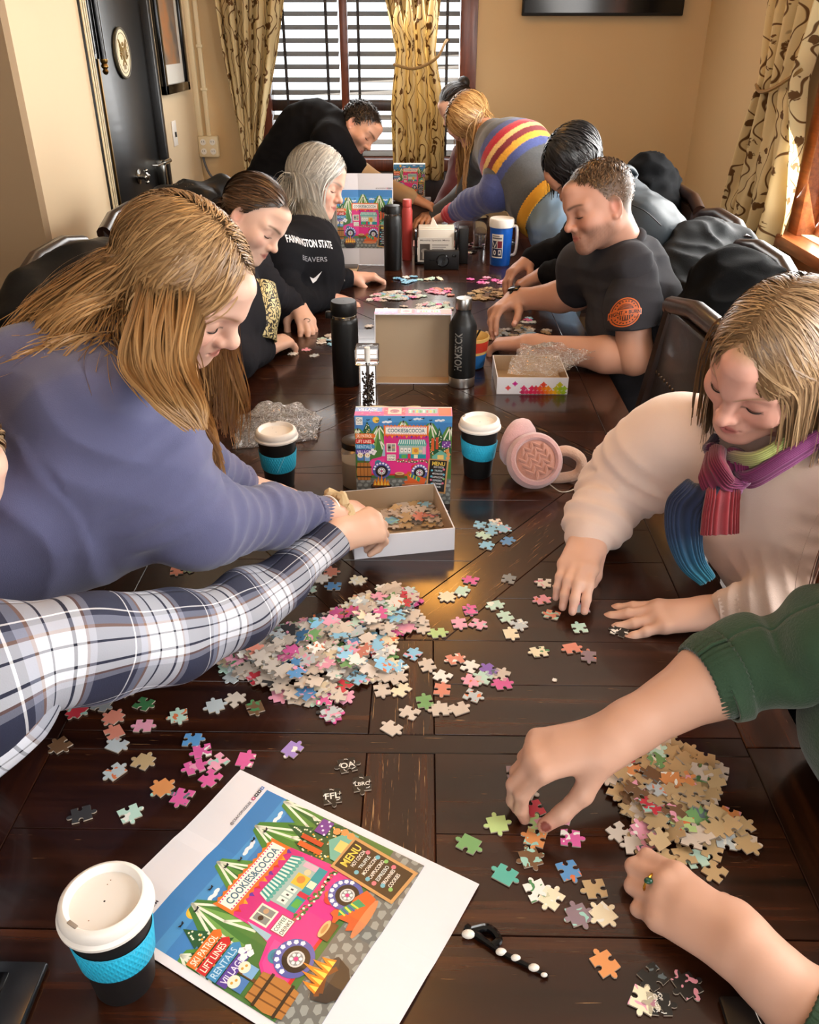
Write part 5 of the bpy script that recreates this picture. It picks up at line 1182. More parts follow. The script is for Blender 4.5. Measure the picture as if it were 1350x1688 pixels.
LOOSE = {
 'below the plaid sleeve': [(308,1112,'palegreen','pale green and cream'),(205,1140,'paleblue','light blue'),(127,1174,'red','red and white'),(168,1164,'grey','dark blue-grey'),(187,1184,'coral','orange-red'),(237,1162,'darkgreen','dark green'),(237,1198,'palepink','pink and grey'),(189,1209,'coral','salmon striped'),(193,1230,'silver','pale grey-green'),(295,1182,'mint','large mint and white'),(100,1230,'brown','dark brown'),(236,1257,'tan','tan wood-grain'),(190,1274,'silver','pale blue and black'),(268,1300,'orange','orange and cream'),(301,1315,'pink','half mint half pink'),(135,1344,'charcoal','charcoal grey'),(214,1343,'mint','mint green with pink knob'),(355,1165,'silver','silvery blue'),(388,1155,'back','plain grey backed'),(421,1168,'brown','brown and orange')],
 'above the flat poster': [(317,1221,'blue','bright blue'),(334,1240,'pink','hot pink and orange'),(360,1257,'palepink','pink and cream'),(321,1266,'pink','hot pink and grey'),(348,1284,'pink','all hot pink'),(405,1254,'pink','pink, green and purple'),(482,1237,'lilac','lilac and mint')],
 'in the row under the plaid cuff': [(545,944,'coral','coral pink'),(530,955,'white','off-white'),(551,968,'blue','sky blue'),(590,958,'cream','cream and green'),(507,974,'mint','mint'),(475,996,'mint','green and mint'),(571,1003,'back','plain grey backed'),(503,1028,'coral','brown and orange')],
 'beside the lamp glow': [(777,958,'pink','bright pink'),(838,956,'grey','dark grey'),(762,976,'mint','mint and cream'),(737,985,'cream','plain cream'),(775,1007,'pink','pink and blue'),(757,1029,'palepink','pale pink'),(787,1030,'palepink','pink and white'),(697,1036,'back','grey backed'),(722,1045,'palegreen','pale green'),(816,999,'mint','white and mint'),(833,1018,'mint','pale mint'),(854,1031,'silver','blue-grey and white'),(842,1046,'cream','pale cream')],
 'in the cluster near the green sleeve': [(680,1080,'paleblue','light blue and white'),(704,1098,'back','large grey backed'),(750,1088,'coral','green and pink'),(774,1101,'white','off-white'),(779,1123,'palepink','white and pink'),(806,1106,'purple','purple and pink'),(797,1119,'mint','mint'),(826,1114,'back','plain grey backed'),(828,1129,'pink','bright pink'),(779,1148,'silver','pale blue and pink'),(730,1117,'white','greyish white'),(729,1138,'coral','coral pink'),(700,1158,'green','grass green')],
 'at the near end of the central heap': [(725,1171,'back','inner grey backed'),(757,1170,'back','outer grey backed'),(676,1177,'back','lone grey backed'),(645,1202,'back','large grey backed seam-side'),(630,1139,'back','grey backed, touching another'),(661,1139,'cream','cream backed')],
 'in the blue cluster beside the tray': [(817,862,'white','white and light blue'),(791,866,'paleblue','tray-side light blue'),(809,877,'paleblue','middle light blue'),(830,873,'paleblue','pale blue and white'),(797,884,'mint','pale mint blue'),(803,901,'paleblue','detached pale blue'),(837,893,'blue','detached sky blue'),(815,868,'paleblue','overlapped light blue')],
 'in front of the pink sleeve': [(897,962,'white','white and mint'),(927,968,'white','off-white'),(893,990,'palepink','pink and cream'),(910,1015,'coral','coral and cream'),(955,1037,'mint','mint white'),(958,1004,'silver','black and pale blue'),(1020,1042,'black','black and gold'),(1056,1021,'silver','grey and pink, under the spread fingers'),(888,1076,'cream','cream and green'),(942,1070,'coral','coral pink'),(970,1083,'mauve','grey and coral')],
 'around the pinching hand': [(850,1276,'mauve','mauve grey'),(866,1307,'back','pale grey backed'),(880,1335,'red','raspberry red'),(820,1360,'palegreen','pale lime green'),(773,1393,'green','leaf green'),(886,1362,'palegreen','lime and white'),(882,1383,'orange','orange and cream'),(940,1383,'pink','bright pink with blue knob'),(874,1416,'brown','half brown half cream'),(937,1436,'blue','blue and yellow'),(832,1444,'teal','teal green'),(884,1470,'white','white and pink'),(908,1482,'cream','cream and green'),(953,1510,'mauve','grey and coral'),(981,1467,'tan','tan backed'),(994,1509,'cream','cream and pale blue'),(1020,1373,'back','large grey backed'),(1178,1438,'tan','tan backed, by the ring hand')],
 'near the lower table edge': [(997,1590,'orange','orange striped'),(1076,1612,'black','half cream half black'),(1132,1626,'black','black with red cup'),(1060,1650,'cream','cream with grey knob')],
 'between lavender arm and plaid sleeve': [(298,930,'pink','pink'),(330,927,'red','red and white'),(292,942,'coral','coral'),(348,930,'mint','mint'),(316,938,'green','green')],
 'by the ringed hands near the black flask': [(483,584,'white','white'),(505,577,'palepink','pale pink'),(518,587,'silver','silver grey')],
}
for where, L in LOOSE.items():
    for (x, y, c, d) in L: put_piece(PZ(x, y, TZ)+[0, 0, .0006], c, .28 if ' and ' in d or 'half' in d or 'with' in d else .9, d + ' puzzle piece ' + where, 'loose puzzle pieces')
crumb = put_piece(PZ(914, 1122, TZ)+[0, 0, .0005], 'white', .95, 'tiny white cardboard crumb alone on the table', None); crumb.scale = (.25, .25, .6); crumb['category'] = 'crumb'; crumb.name = 'crumb'
# black lettered pieces
for (x, y, t, ang, d) in ((573, 1263, 'OA', .3, 'black puzzle piece lettered OA beside the centre board'), (597, 1294, 'LBRC', .15, 'black puzzle piece with white letters LBRC'), (548, 1314, 'FFL', .2, 'black puzzle piece lettered FFL above the poster'), (1086, 1656, 'OF\nGINGER', -2.0+.4, 'black puzzle piece lettered OF GINGER at the table edge')):
    o = put_piece(PZ(x, y, TZ)+[0, 0, .0006], 'black', 1.0, d, 'lettered puzzle pieces', rot=ang); v, f, wd = text_mesh(t, 1.0, .02); k = .019/wd; lines = t.count('\n')
    hgt = v[:, 1].max()-v[:, 1].min(); v = (v-[wd/2, (v[:, 1].max()+v[:, 1].min())/2])*k
    link('lettering', [(p[0], p[1], PTH+.0001) for p in v], f, mat('chalk_white', '#e8e4dc', .7), o, smooth=False)
    q = MB()
    for kk in range(5): a = kk*1.3; q.tube([(.009*math.cos(a), .009*math.sin(a), PTH+.0002), (.0105*math.cos(a+.25), .0105*math.sin(a+.25), PTH+.0002), (.0112*math.cos(a+.5), .0112*math.sin(a+.5), PTH+.0002)], .0005, 4)
    q.build('chalk_marks', mat('chalk_white', '#e8e4dc', .7), o)
# heaps
def inside(p, poly):
    c = False; n = len(poly)
    for i in range(n):
        a, b_ = poly[i], poly[(i+1) % n]
        if (a[1] > p[1]) != (b_[1] > p[1]) and p[0] < (b_[0]-a[0])*(p[1]-a[1])/(b_[1]-a[1])+a[0]: c = not c
    return c
def edge_d(p, poly): return min(np.linalg.norm(p-(a+np.clip((p-a) @ (b_-a)/max((b_-a) @ (b_-a), 1e-12), 0, 1)*(b_-a))) for a, b_ in zip(poly, poly[1:]+poly[:1]))
SV = []; SF = []; SC_ = []
def stuff_piece(p, col, tilt):
    vs, fs = PIECE_GEO[int(RP.integers(8))]; M = Euler((RP.normal()*tilt, RP.normal()*tilt, RP.uniform(0, 6.28))).to_matrix(); o = len(SV); c = lin(COL[col])
    SV.extend([tuple(M @ Vector(v) + Vector(p)) for v in vs]); SF.extend([tuple(i+o for i in f) for f in fs]); SC_.extend([c]*len(vs))
NAMES = dict(back='pale grey backed', white='off-white', cream='cream', pink='bright pink', palepink='pale pink', blue='blue', paleblue='light blue', mint='mint green', green='green', red='red', coral='coral', silver='silvery', charcoal='charcoal', purple='purple', tan='tan backed', orange='orange', yellow='yellow', teal='teal', palegreen='lime green', brown='brown', darkgreen='dark green')
def heap(px, n_top, n_under, pal, where, group, height, zb=TZ, spacing=.013, ends=('', '', ''), sides_=('', '')):
    poly = [PZ(x, y, zb)[:2] for x, y in px]; lo = np.min(poly, 0); hi = np.max(poly, 0); pts = []; tries = 0
    ks = list(pal); w_ = np.array([pal[k] for k in ks], float); w_ /= w_.sum()
    k = 0
    while k < n_under and tries < 6000:
        tries += 1; p = lo+(hi-lo)*RP.random(2)
        if not inside(p, poly): continue
        e = edge_d(p, poly); stuff_piece((*p, zb+.001+min(height, e*.45)*RP.random()*.8), ks[RP.choice(len(ks), p=w_)], .10 if e > .012 else .02); k += 1
    tries = 0
    while len(pts) < n_top and tries < 20000:
        tries += 1; p = lo+(hi-lo)*RP.random(2)
        if not inside(p, poly): continue
        sp = spacing*(1-.7*tries/20000)
        if pts and min(np.hypot(*(p-q)) for q in pts) < sp: continue
        pts.append(p); e = edge_d(p, poly); c = ks[RP.choice(len(ks), p=w_)]
        t = ((p-lo)/(hi-lo)); zone = ends[2 if t[1] > .66 else (1 if t[1] > .33 else 0)] + ', ' + sides_[int(t[0] > .5)] + (', rim' if e < .014 else '')
        put_piece((*p, zb+.0025+min(height, e*.5)*(.85+.3*RP.random())), c, .95 if c in ('back', 'tan') else .3, NAMES[c]+' puzzle piece '+where+', '+zone, group, tilt=.16 if e > .012 else .03)
heap([(365,1095),(390,1072),(450,1040),(505,1030),(560,1010),(600,985),(650,968),(692,985),(682,1003),(694,1030),(655,1045),(650,1062),(645,1085),(668,1108),(664,1128),(625,1118),(610,1130),(572,1130),(566,1155),(545,1186),(530,1160),(500,1157),(460,1150),(430,1127),(380,1118)],
     112, 150, dict(back=11, white=3.5, cream=2, pink=1.8, palepink=2, blue=.8, paleblue=1.3, mint=2.2, green=1.1, red=.8, coral=.9, silver=2.8, charcoal=1.2, purple=.5), 'on the central heap', 'puzzle pieces in the central heap', .016, spacing=.0165, ends=('poster end', 'middle', 'tray end'), sides_=('plaid side', 'earmuff side'))
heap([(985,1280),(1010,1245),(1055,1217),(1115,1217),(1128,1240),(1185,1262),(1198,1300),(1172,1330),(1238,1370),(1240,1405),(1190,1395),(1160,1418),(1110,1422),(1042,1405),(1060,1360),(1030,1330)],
     62, 40, dict(tan=9, back=3, green=.9, palegreen=.6, red=.5, orange=.7, brown=.7, palepink=.5, mint=.5, silver=.4), 'in the tan heap', 'puzzle pieces in the heap by the green sleeve', .009, spacing=.017, ends=('ring hand end', 'middle', 'sleeve end'), sides_=('pinching side', 'chair side'))  # tan backs: this heap's warm shade put into the card colour
heap([(635,850),(660,835),(700,833),(728,848),(730,862),(690,872),(655,872),(628,868)], 26, 14, dict(tan=4, back=8, paleblue=1, coral=.6), 'in the white tray', 'puzzle pieces in the white tray', .008, zb=TZ+.004, spacing=.012, ends=('front', 'middle', 'back'), sides_=('hand side', 'cup side'))
# the far heaps, too small to pick apart singly
far = dict(back=6, white=4, pink=1.5, palepink=2, paleblue=2, mint=2, silver=2, green=.6)
for px, n, pal in (([(603,490),(640,482),(690,480),(700,490),(650,497),(610,496)], 60, far), ([(650,460),(680,452),(690,462),(665,470)], 9, dict(paleblue=5, blue=2, white=2)), ([(690,455),(745,457),(745,463),(690,462)], 5, dict(cream=3, mint=2)), ([(695,478),(740,474),(748,488),(715,492)], 14, dict(pink=4, palepink=4, coral=2)),
                   ([(768,488),(800,474),(838,478),(836,490),(790,496)], 55, dict(brown=5, tan=5, orange=1, charcoal=1)), ([(772,458),(835,458),(835,468),(772,470)], 10, dict(palepink=4, pink=3, white=2)), ([(615,510),(690,500),(750,500),(745,512),(640,514)], 24, far), ([(800,545),(850,535),(915,548),(900,556),(830,560),(800,560)], 34, dict(tan=3, back=4, silver=2, white=2, paleblue=1)), ([(525,562),(560,545),(560,570),(530,570)], 12, far), ([(655,510),(640,530),(600,545),(610,525)], 5, far),
                   ([(758,398),(785,400),(790,418),(760,420)], 14, dict(palepink=3, white=3, charcoal=3)), ([(840,395),(858,397),(856,405),(840,404)], 4, dict(silver=2, charcoal=1)), ([(690,520),(725,512),(735,516),(700,522)], 6, far), ([(860,528),(880,522),(885,530),(865,536)], 4, far)):
    heap(px, 0, n, pal, '', None, .004)
o = link('puzzle_pieces', SV, SF, vcol_mat('piece_print_small', .45), smooth=False, col=np.array(SC_)); tag(o, 'small scattered puzzle pieces in the far heaps and beneath the heaps', 'puzzle pieces', kind='stuff')
# ================================================================== PEOPLE: building blocks
m_skin = vcol_mat('skin', 0.5, sub=.06, bump=.04, bscale=700, spec=.4)
m_hair = vcol_mat('hair', 0.38, spec=.45)
m_lash = mat('eyelash_dark', '#2a1a14', .6)
m_eye = mat('eye_white', '#e8e2da', .2)

HS = 0.92      # heads are modelled a little large and scaled to life
def frame_of(F, U):
    F = unit(F); U = unit(np.asarray(U)-F*(F @ np.asarray(U))); X = np.cross(F, U); return np.stack([X, F, U], 1)   # columns: x, y(face), z(up)
def sm(x, a, b): t = np.clip((x-a)/(b-a), 0, 1); return t*t*(3-2*t)
HZ_A = np.radians([0, 30, 50, 68, 84, 104, 125, 150, 180]); HZ_Z = np.array([.088, .083, .070, .036, .004, .002, -.045, -.062, -.066])
def hairline(x, y): return np.interp(np.arctan2(np.abs(x), y+.012), HZ_A, HZ_Z)

def head_mesh(skin, lips, brow, neck, man=False, stubble=0.0, scalp=None, h=.0027, wide=1.0, nose=1.0, neck_r=None, blush=.5, hl=0.0):
    """head and neck in head space (face +Y, up +Z, origin between the ears); neck = base of the neck in head space"""
    B = Blob(); w_ = wide
    B.ell((0, -.014, .034), (.0745*w_, .097, .087), k=.02).ell((0, .022, -.035), (.061*w_, .066, .082), k=.04)
    for s in (-1, 1):
        B.cone((s*.052*w_, .002, -.055), (s*.020, .070, -.098), .022 if not man else .025, .016, k=.03)
        B.ball((s*.043*w_, .058, -.030), .022, k=.03)
        B.cone((s*.010, .087, .019), (s*.047, .064, .020), .0105 if man else .0085, .008, k=.022)
    B.cone((0, .072, -.100), (0, .076, -.100), .0185 if man else .0165, k=.025)
    B.cone((0, .074, .06), (0, .082, .02), .03, .02, k=.03)
    for s in (-1, 1): B.ball((s*.032, .103, .000), .0165, k=.022, op=-1)
    for s in (-1, 1): B.ball((s*.0315, .0705, -.001), .0150, k=.006)
    B.cone((0, .084, .010), (0, .106+.004*(nose-1)*10*.3, -.030), .0075, .0115*nose, k=.014); B.ball((0, .110, -.034), .0098*nose, k=.010)
    for s in (-1, 1): B.ball((s*.0125*nose, .098, -.0375), .0078*nose, k=.008).ball((s*.0065, .1035, -.0455), .0036, k=.004, op=-1)
    B.ell((0, .081, -.065), (.026, .017, .020), k=.02)
    for s in (-1, 1):
        B.cone((0, .0945, -.0605), (s*.020, .083, -.0655), .0052, .0028, k=.005).cone((0, .0935, -.0725), (s*.018, .083, -.0675), .0062, .003, k=.006)
    B.cone((-.022, .090, -.0665), (.022, .090, -.0665), .0016, k=.004, op=-1).cone((0, .103, -.0665), (0, .095, -.0665), .0018, k=.004, op=-1)
    B.cone((0, .097, -.050), (0, .094, -.056), .0024, k=.006, op=-1)
    for s in (-1, 1):
        R = Euler((0, 0, s*.45)).to_matrix(); R = np.array(R)
        B.ell((s*.077*w_, -.014, -.008), (.0075, .019, .031), R, k=.006).ell((s*.0835*w_, -.011, -.002), (.006, .011, .018), R, k=.004, op=-1).ball((s*.079*w_, -.004, -.034), .0068, k=.006)
    nr = neck_r or (.060 if man else .050)
    neck = np.asarray(neck, float)/HS; B.chain([(0, -.022, -.045), neck*.6+np.array([0, -.02, -.05])*.4, neck], [nr*1.02, nr*.98, nr*1.12], k=.03)
    v, F = B.mesh(h)
    x, y, z = v.T; c = np.tile(np.array(lin(skin)), (len(v), 1))
    def mixin(m, col): nonlocal c; c = c*(1-m[:, None]) + np.array(lin(col))*m[:, None]
    front = y > .02
    for s in (-1, 1): mixin(blush*.55*np.exp(-(((x-s*.045)/.022)**2 + ((z+.030)/.02)**2))*front, '#d8806c')
    mixin(blush*.5*np.exp(-((x/.014)**2+((z+.034)/.012)**2+((y-.11)/.02)**2)), '#d8806c')
    for s in (-1, 1): mixin(.5*np.exp(-(((x-s*.078)/.012)**2 + ((y+.012)/.02)**2 + ((z+.01)/.03)**2)), '#d08070')
    if stubble:
        st = sm(-z, .030, .055)*sm(y, -.02, .02)*sm(.128+z, 0, .01)*stubble; st *= 1-.75*np.exp(-((x/.03)**2 + ((z+.066)/.012)**2)*1.0)*(y > .07); mixin(st*(.8+.2*smooth_noise(v, 900, 3, 1)), '#4a382e')
    lipm = np.exp(-np.maximum(0, ((x/.0235)**2 + ((z+.0665)/(.0105*(1-.5*(x/.026)**2)+1e-4))**2)-.55)*3)*(y > .07); mixin(np.clip(lipm, 0, 1)*.9, lips)
    mixin(np.exp(-((np.abs(z+.0666)/.0016)**2+(x/.02)**4))*(y > .078)*.75, '#6a2f2a')
    for s in (-1, 1):
        bx = (x*s-.012)/.042; bz = .0215+.0075*np.sin(np.clip(bx, 0, 1)*2.3)-.003; m = np.exp(-(((z-bz)/(.0042-.0016*np.clip(bx, 0, 1)))**2))*sm(bx, -.08, .08)*(1-sm(bx, .8, 1.1))*(y > .03); mixin(np.clip(m, 0, 1)*.8, brow)
        ex = (x*s-.0315)/.0155; ez = -.0085-.0025*(1-ex**2)
        mixin(np.exp(-((z-ez)/.0019)**2)*(np.abs(ex) < 1.05)*(y > .06)*.85, '#3a241c'); mixin(.25*np.exp(-((ex/1.1)**2+((z-.0035)/.0075)**2))*(y > .05), '#a0604e')
    if scalp:
        hz = hairline(x, y)+hl; m = sm(z-hz, -.006, .008)*(1-np.exp(-(((np.abs(x)-.078)/.012)**2+((y+.012)/.024)**2+((z+.012)/.032)**2)*1.2)); mixin(np.clip(m, 0, 1), scalp)
    return v*HS, F, c

def headpos(Rm, px, py, d, local=(0, .118, -.03)): return W(px, py, d) - Rm @ (HS*np.array(local))   # head centre from where the nose tip is seen

def lashes(parent_pts, Rm, c0, body):
    q = MB()
    for s in (-1, 1):
        P = [(s*(.0315+.0155*t), .0705+.0152*math.sqrt(max(0, 1-(t*.95)**2))+.0006, -.0085-.0022*(1-t*t)) for t in np.linspace(-1, 1, 9)]
        q.tube([c0 + Rm @ (HS*np.array(p)) for p in P], [.0004]+[.0011]*7+[.0004], 5)
    return q.build('eyelash', m_lash, body)

def xform(m, Rm, c0): v, F, c = m; return v @ Rm.T + c0, F, c

def hand_prims(B, wrist, d, n, thumb, curl, spread=.12, sc=1.0, thumb_in=.5, thumb_curl=.4, nails=None, wr=.026):
    """d: wrist to knuckles, n: out of the back of the hand, thumb: +1/-1 side (along n x d); curl: bend of index..little, one value or (k1,k2,k3)"""
    d = unit(d); n = unit(np.asarray(n)-d*(d @ np.asarray(n))); lat = np.cross(n, d)*thumb                # towards the thumb side
    W0 = np.asarray(wrist, float); rot = lambda v, ax, a: v*math.cos(a)+np.cross(ax, v)*math.sin(a)+ax*(ax @ v)*(1-math.cos(a))
    offs = [.026, .0085, -.0095, -.0265]; kl = [.090, .094, .089, .081]; seg = [(.042, .026, .021), (.046, .029, .022), (.042, .027, .021), (.033, .020, .019)]; rad = [.0098, .0100, .0096, .0085]
    bend = np.cross(d, n)      # rotating d by +angle about this axis moves it away from n (towards the palm)
    tips = []
    for i in range(4):
        cu = curl[i] if hasattr(curl, '__len__') else curl
        c1, c2, c3 = cu if hasattr(cu, '__len__') else (cu, cu*1.15, cu*.75)
        k = W0 + d*kl[i]*sc + lat*offs[i]*sc - n*(.003*abs(i-1))*sc
        B.cone(W0 + lat*offs[i]*.62*sc + d*.006*sc, k, .0155*sc, .0118*sc, k=.014*sc)
        dd = unit(d + lat*(1.2-i)*spread*.9); ax = unit(np.cross(dd, n)); p = k; a = 0; r = rad[i]*sc; nn = n
        for j, (L, cc) in enumerate(zip(seg[i], (c1, c2, c3))):
            a += cc; v = rot(dd, ax, -a) if (rot(dd, ax, .3) @ n) > (dd @ n) else rot(dd, ax, a); q = p + v*L*sc
            r2 = r*(.92 if j < 2 else .84); B.cone(p, q, r, r2, k=.0045*sc if j else .010*sc); p, r = q, r2
        up = unit(n - v*(n @ v)) if abs(v @ n) < .97 else -d*np.sign(v @ n); 
        if nails is not None and a < 1.9: nails.append((p - v*.0015*sc + up*r*.75, v, up, r))
        tips.append(p)
    B.cone(W0 + lat*.012*sc, W0 + d*.06*sc - n*.006*sc, .019*sc, .017*sc, k=.02*sc)
    # thumb
    tb = W0 + d*.020*sc + lat*.024*sc - n*.006*sc; t1 = unit(d*.62 + lat*(.85-thumb_in*.5) - n*(.25+thumb_in*.6)); t2 = unit(t1 + d*.45 - lat*thumb_curl*.75 - n*.25*thumb_curl); t3 = unit(t2 + d*.25 - lat*thumb_curl*.7)
    a1 = tb + t1*.044*sc; a2 = a1 + t2*.034*sc; a3 = a2 + t3*.026*sc
    B.cone(tb, a1, .0165*sc, .0125*sc, k=.016*sc).cone(a1, a2, .0122*sc, .0108*sc, k=.006*sc).cone(a2, a3, .0108*sc, .0088*sc, k=.005*sc)
    if nails is not None:
        up = unit(lat*.6+n*.55 - t3*((lat*.6+n*.55) @ t3)); nails.append((a3 - t3*.002*sc + up*.0088*sc*.75, t3, up, .0095*sc))
    return tips, a3

def limb_hand(elbow, wrist, d, n, thumb, curl, skin, r=(.040, .026), h=.0026, nail=None, sc=1.0, **k):
    """forearm and hand as one surface; returns (verts, quads, colours)"""
    B = Blob(); nails = []; elbow = np.asarray(elbow, float); wrist = np.asarray(wrist, float); m = elbow*.62+wrist*.38
    ax = unit(wrist-elbow); B.chain([elbow, elbow*.75+wrist*.25, wrist-ax*.03, wrist], [r[0]*.95, r[0], r[1]*1.02, r[1]], k=.02)
    tips, tt = hand_prims(B, wrist, d, n, thumb, curl, nails=nails, sc=sc, **k)
    v, F = B.mesh(h); c = np.tile(np.array(lin(skin)), (len(v), 1)); red = np.array(lin('#d07a66'))
    for (p, t, u, rr) in nails:
        q = v-p; along = q @ t; m = np.exp(-((np.linalg.norm(q, axis=1)/(rr*1.6))**2))*.35; c = c*(1-m[:, None])+red*m[:, None]
        lt = np.cross(t, u); mm = sm(1-((along/(.0065*sc))**2+((q @ lt)/(rr*.72))**2), 0, .25)*(q @ u > -.003); c = c*(1-mm[:, None]*.9)+np.array(lin(nail or '#e6b8a8'))*mm[:, None]*.9
    return (v, F, c), tips, tt

def cloth(name, B, h, m, parent, folds=0.0, fscale=30, seed=0, colf=None, limbs=()):
    """limbs: (points, reach, amplitude, folds per metre): sleeve folds running round a limb"""
    v, F = B.mesh(h); n = vnormals(v, F); off = np.zeros(len(v))
    if folds: off += folds*(1-2*np.abs(smooth_noise(v, fscale, seed, 3))) + folds*.7*smooth_noise(v, fscale*.5, seed+5, 2)
    for li, (pts, reach, amp, fr) in enumerate(limbs):
        pts = [np.asarray(p, float) for p in pts]; best = np.full(len(v), 1e9); S = np.zeros(len(v)); A = np.zeros(len(v)); s0 = 0; LT = sum(np.linalg.norm(b_-a) for a, b_ in zip(pts, pts[1:]))
        for a, b_ in zip(pts, pts[1:]):
            ba = b_-a; L = np.linalg.norm(ba); t = np.clip(((v-a) @ ba)/(L*L), 0, 1); q = v-(a+t[:, None]*ba); d = np.linalg.norm(q, axis=1); mk = d < best
            e1 = unit(np.cross(ba, [.3, .2, 1])); e2 = np.cross(unit(ba), e1); best[mk] = d[mk]; S[mk] = (s0+t*L)[mk]; A[mk] = np.arctan2(q @ e2, q @ e1)[mk]; s0 += L
        w_ = (1-sm(best, reach, reach*1.35))*sm(S, 0, .05)*(1-.6*sm(S, LT-.02, LT)); g = smooth_noise(v, 18, seed+li+9, 2)
        r1 = np.sin(6.283*fr*S + 1.5*np.sin(A+li) + 1.8*g); r2 = np.sin(6.283*fr*.57*S - 1.2*np.sin(A*2+1) + 2.2*g+2)
        off += amp*w_*(.65*(1-np.abs(r1)*1.6)+.5*r2)*(.55+.45*smooth_noise(v, 9, seed+li+20, 1))
    v = v+n*off[:, None]
    return link(name, v, F, m, parent, col=(colf(v) if colf else None))
def tube_cloth(name, pts, radii, m, parent, n=40, nv=80, wr=0.0, seed=0, flat=None, thick=.004, uvs=1.0, wf=60, rib=0):
    """sleeve or cuff: swept tube with its own fabric coordinates and cross folds"""
    P = catmull(pts, nv); rr = np.interp(np.linspace(0, 1, nv), np.linspace(0, 1, len(radii)), radii); nrm = None; vs = []; uv = []; s = 0; R = np.random.default_rng(seed); ph = R.uniform(0, 6.28, 6)
    for i in range(nv):
        t = unit(P[min(i+1, nv-1)]-P[max(i-1, 0)]); s += np.linalg.norm(P[i]-P[i-1]) if i else 0
        if nrm is None: g = V3(0, 0, 1); nrm = unit(g-t*(g @ t))
        else: nrm = unit(nrm-t*(nrm @ t))
        b_ = np.cross(t, nrm)
        for q in range(n+1):
            a = 2*math.pi*q/n
            w_ = wr*(math.sin(s*wf+2.0*math.sin(a+ph[0])+ph[1])*.5+.5*math.sin(s*wf*.63+1.6*math.sin(a*2+ph[2])+ph[3])+.5*math.sin(2*a+ph[4]+s*9))
            if rib: w_ += rib*math.cos(q*math.pi)
            r = rr[i]+w_; fl = 1 if flat is None else flat
            vs.append(P[i]+r*(math.cos(a)*nrm*fl+math.sin(a)*b_)); uv.append((a*np.mean(rr)*uvs, s*uvs))
    fs = np.array([(i*(n+1)+q, i*(n+1)+q+1, (i+1)*(n+1)+q+1, (i+1)*(n+1)+q) for i in range(nv-1) for q in range(n)])
    o = link(name, np.array(vs), fs, m, parent, uv=np.array(uv)); sd = o.modifiers.new('thickness', 'SOLIDIFY'); sd.thickness = thick; sd.offset = -1; return o

def strands(P, w0, w1, colA, colB, R, tipcol=None, sides=2, cen=None):
    """P: (n, k, 3) polylines -> thin tapering tubes with a colour per strand"""
    n, k, _ = P.shape; T = np.gradient(P, axis=1); T /= np.maximum(np.linalg.norm(T, axis=2, keepdims=True), 1e-9)
    ref = np.cross(T, P-np.asarray(cen))+.012*R.normal(size=(n, 1, 3)) if cen is not None else R.normal(size=(n, 1, 3)); N = ref-T*(ref*T).sum(2, keepdims=True); N /= np.maximum(np.linalg.norm(N, axis=2, keepdims=True), 1e-9); Bn = np.cross(T, N)
    w_ = np.linspace(0, 1, k); ww = ((w0*(1-w_**3)+w1*w_**3)*(.35+.65*np.clip(w_*6, 0, 1)))[None, :, None]*R.uniform(.7, 1.3, (n, 1, 1))
    rings = [P+ww*(math.cos(a)*N+math.sin(a)*Bn) for a in np.linspace(0, 2*math.pi, sides, endpoint=False)]
    V = np.stack(rings, 2).reshape(-1, 3)
    i = np.arange(n)[:, None, None]*k*sides + np.arange(k-1)[None, :, None]*sides; q = np.arange(sides)[None, None, :]; qn = (q+1) % sides
    if sides == 2: q = q[:, :, :1]; qn = qn[:, :, :1]
    F = np.stack([i+q, i+qn, i+sides+qn, i+sides+q], -1).reshape(-1, 4)
    t = R.random((n, 1, 1))**1.2; c = np.array(lin(colA))*(1-t)+np.array(lin(colB))*t; c = np.broadcast_to(c, (n, k, 3)).copy()
    if tipcol is not None: tt = (w_**1.5)[None, :, None]*.75; c = c*(1-tt)+np.array(lin(tipcol))*tt
    c = np.repeat(c[:, :, None, :], sides, 2).reshape(-1, 3); return V, F, c

def scalp_roots(n, R, Rm, c0, part=0.0, infl=1.04, hl=0.0, wide=1.0):
    out = []
    while len(out) < n:
        u = R.normal(size=(n*3, 3)); u /= np.linalg.norm(u, axis=1, keepdims=True); p = u*np.array([.0745*wide, .097, .087])*infl + np.array([0, -.014, .034]); ok = p[:, 2] > hairline(p[:, 0], p[:, 1])+hl; out += list(p[ok])
    return np.array(out[:n])

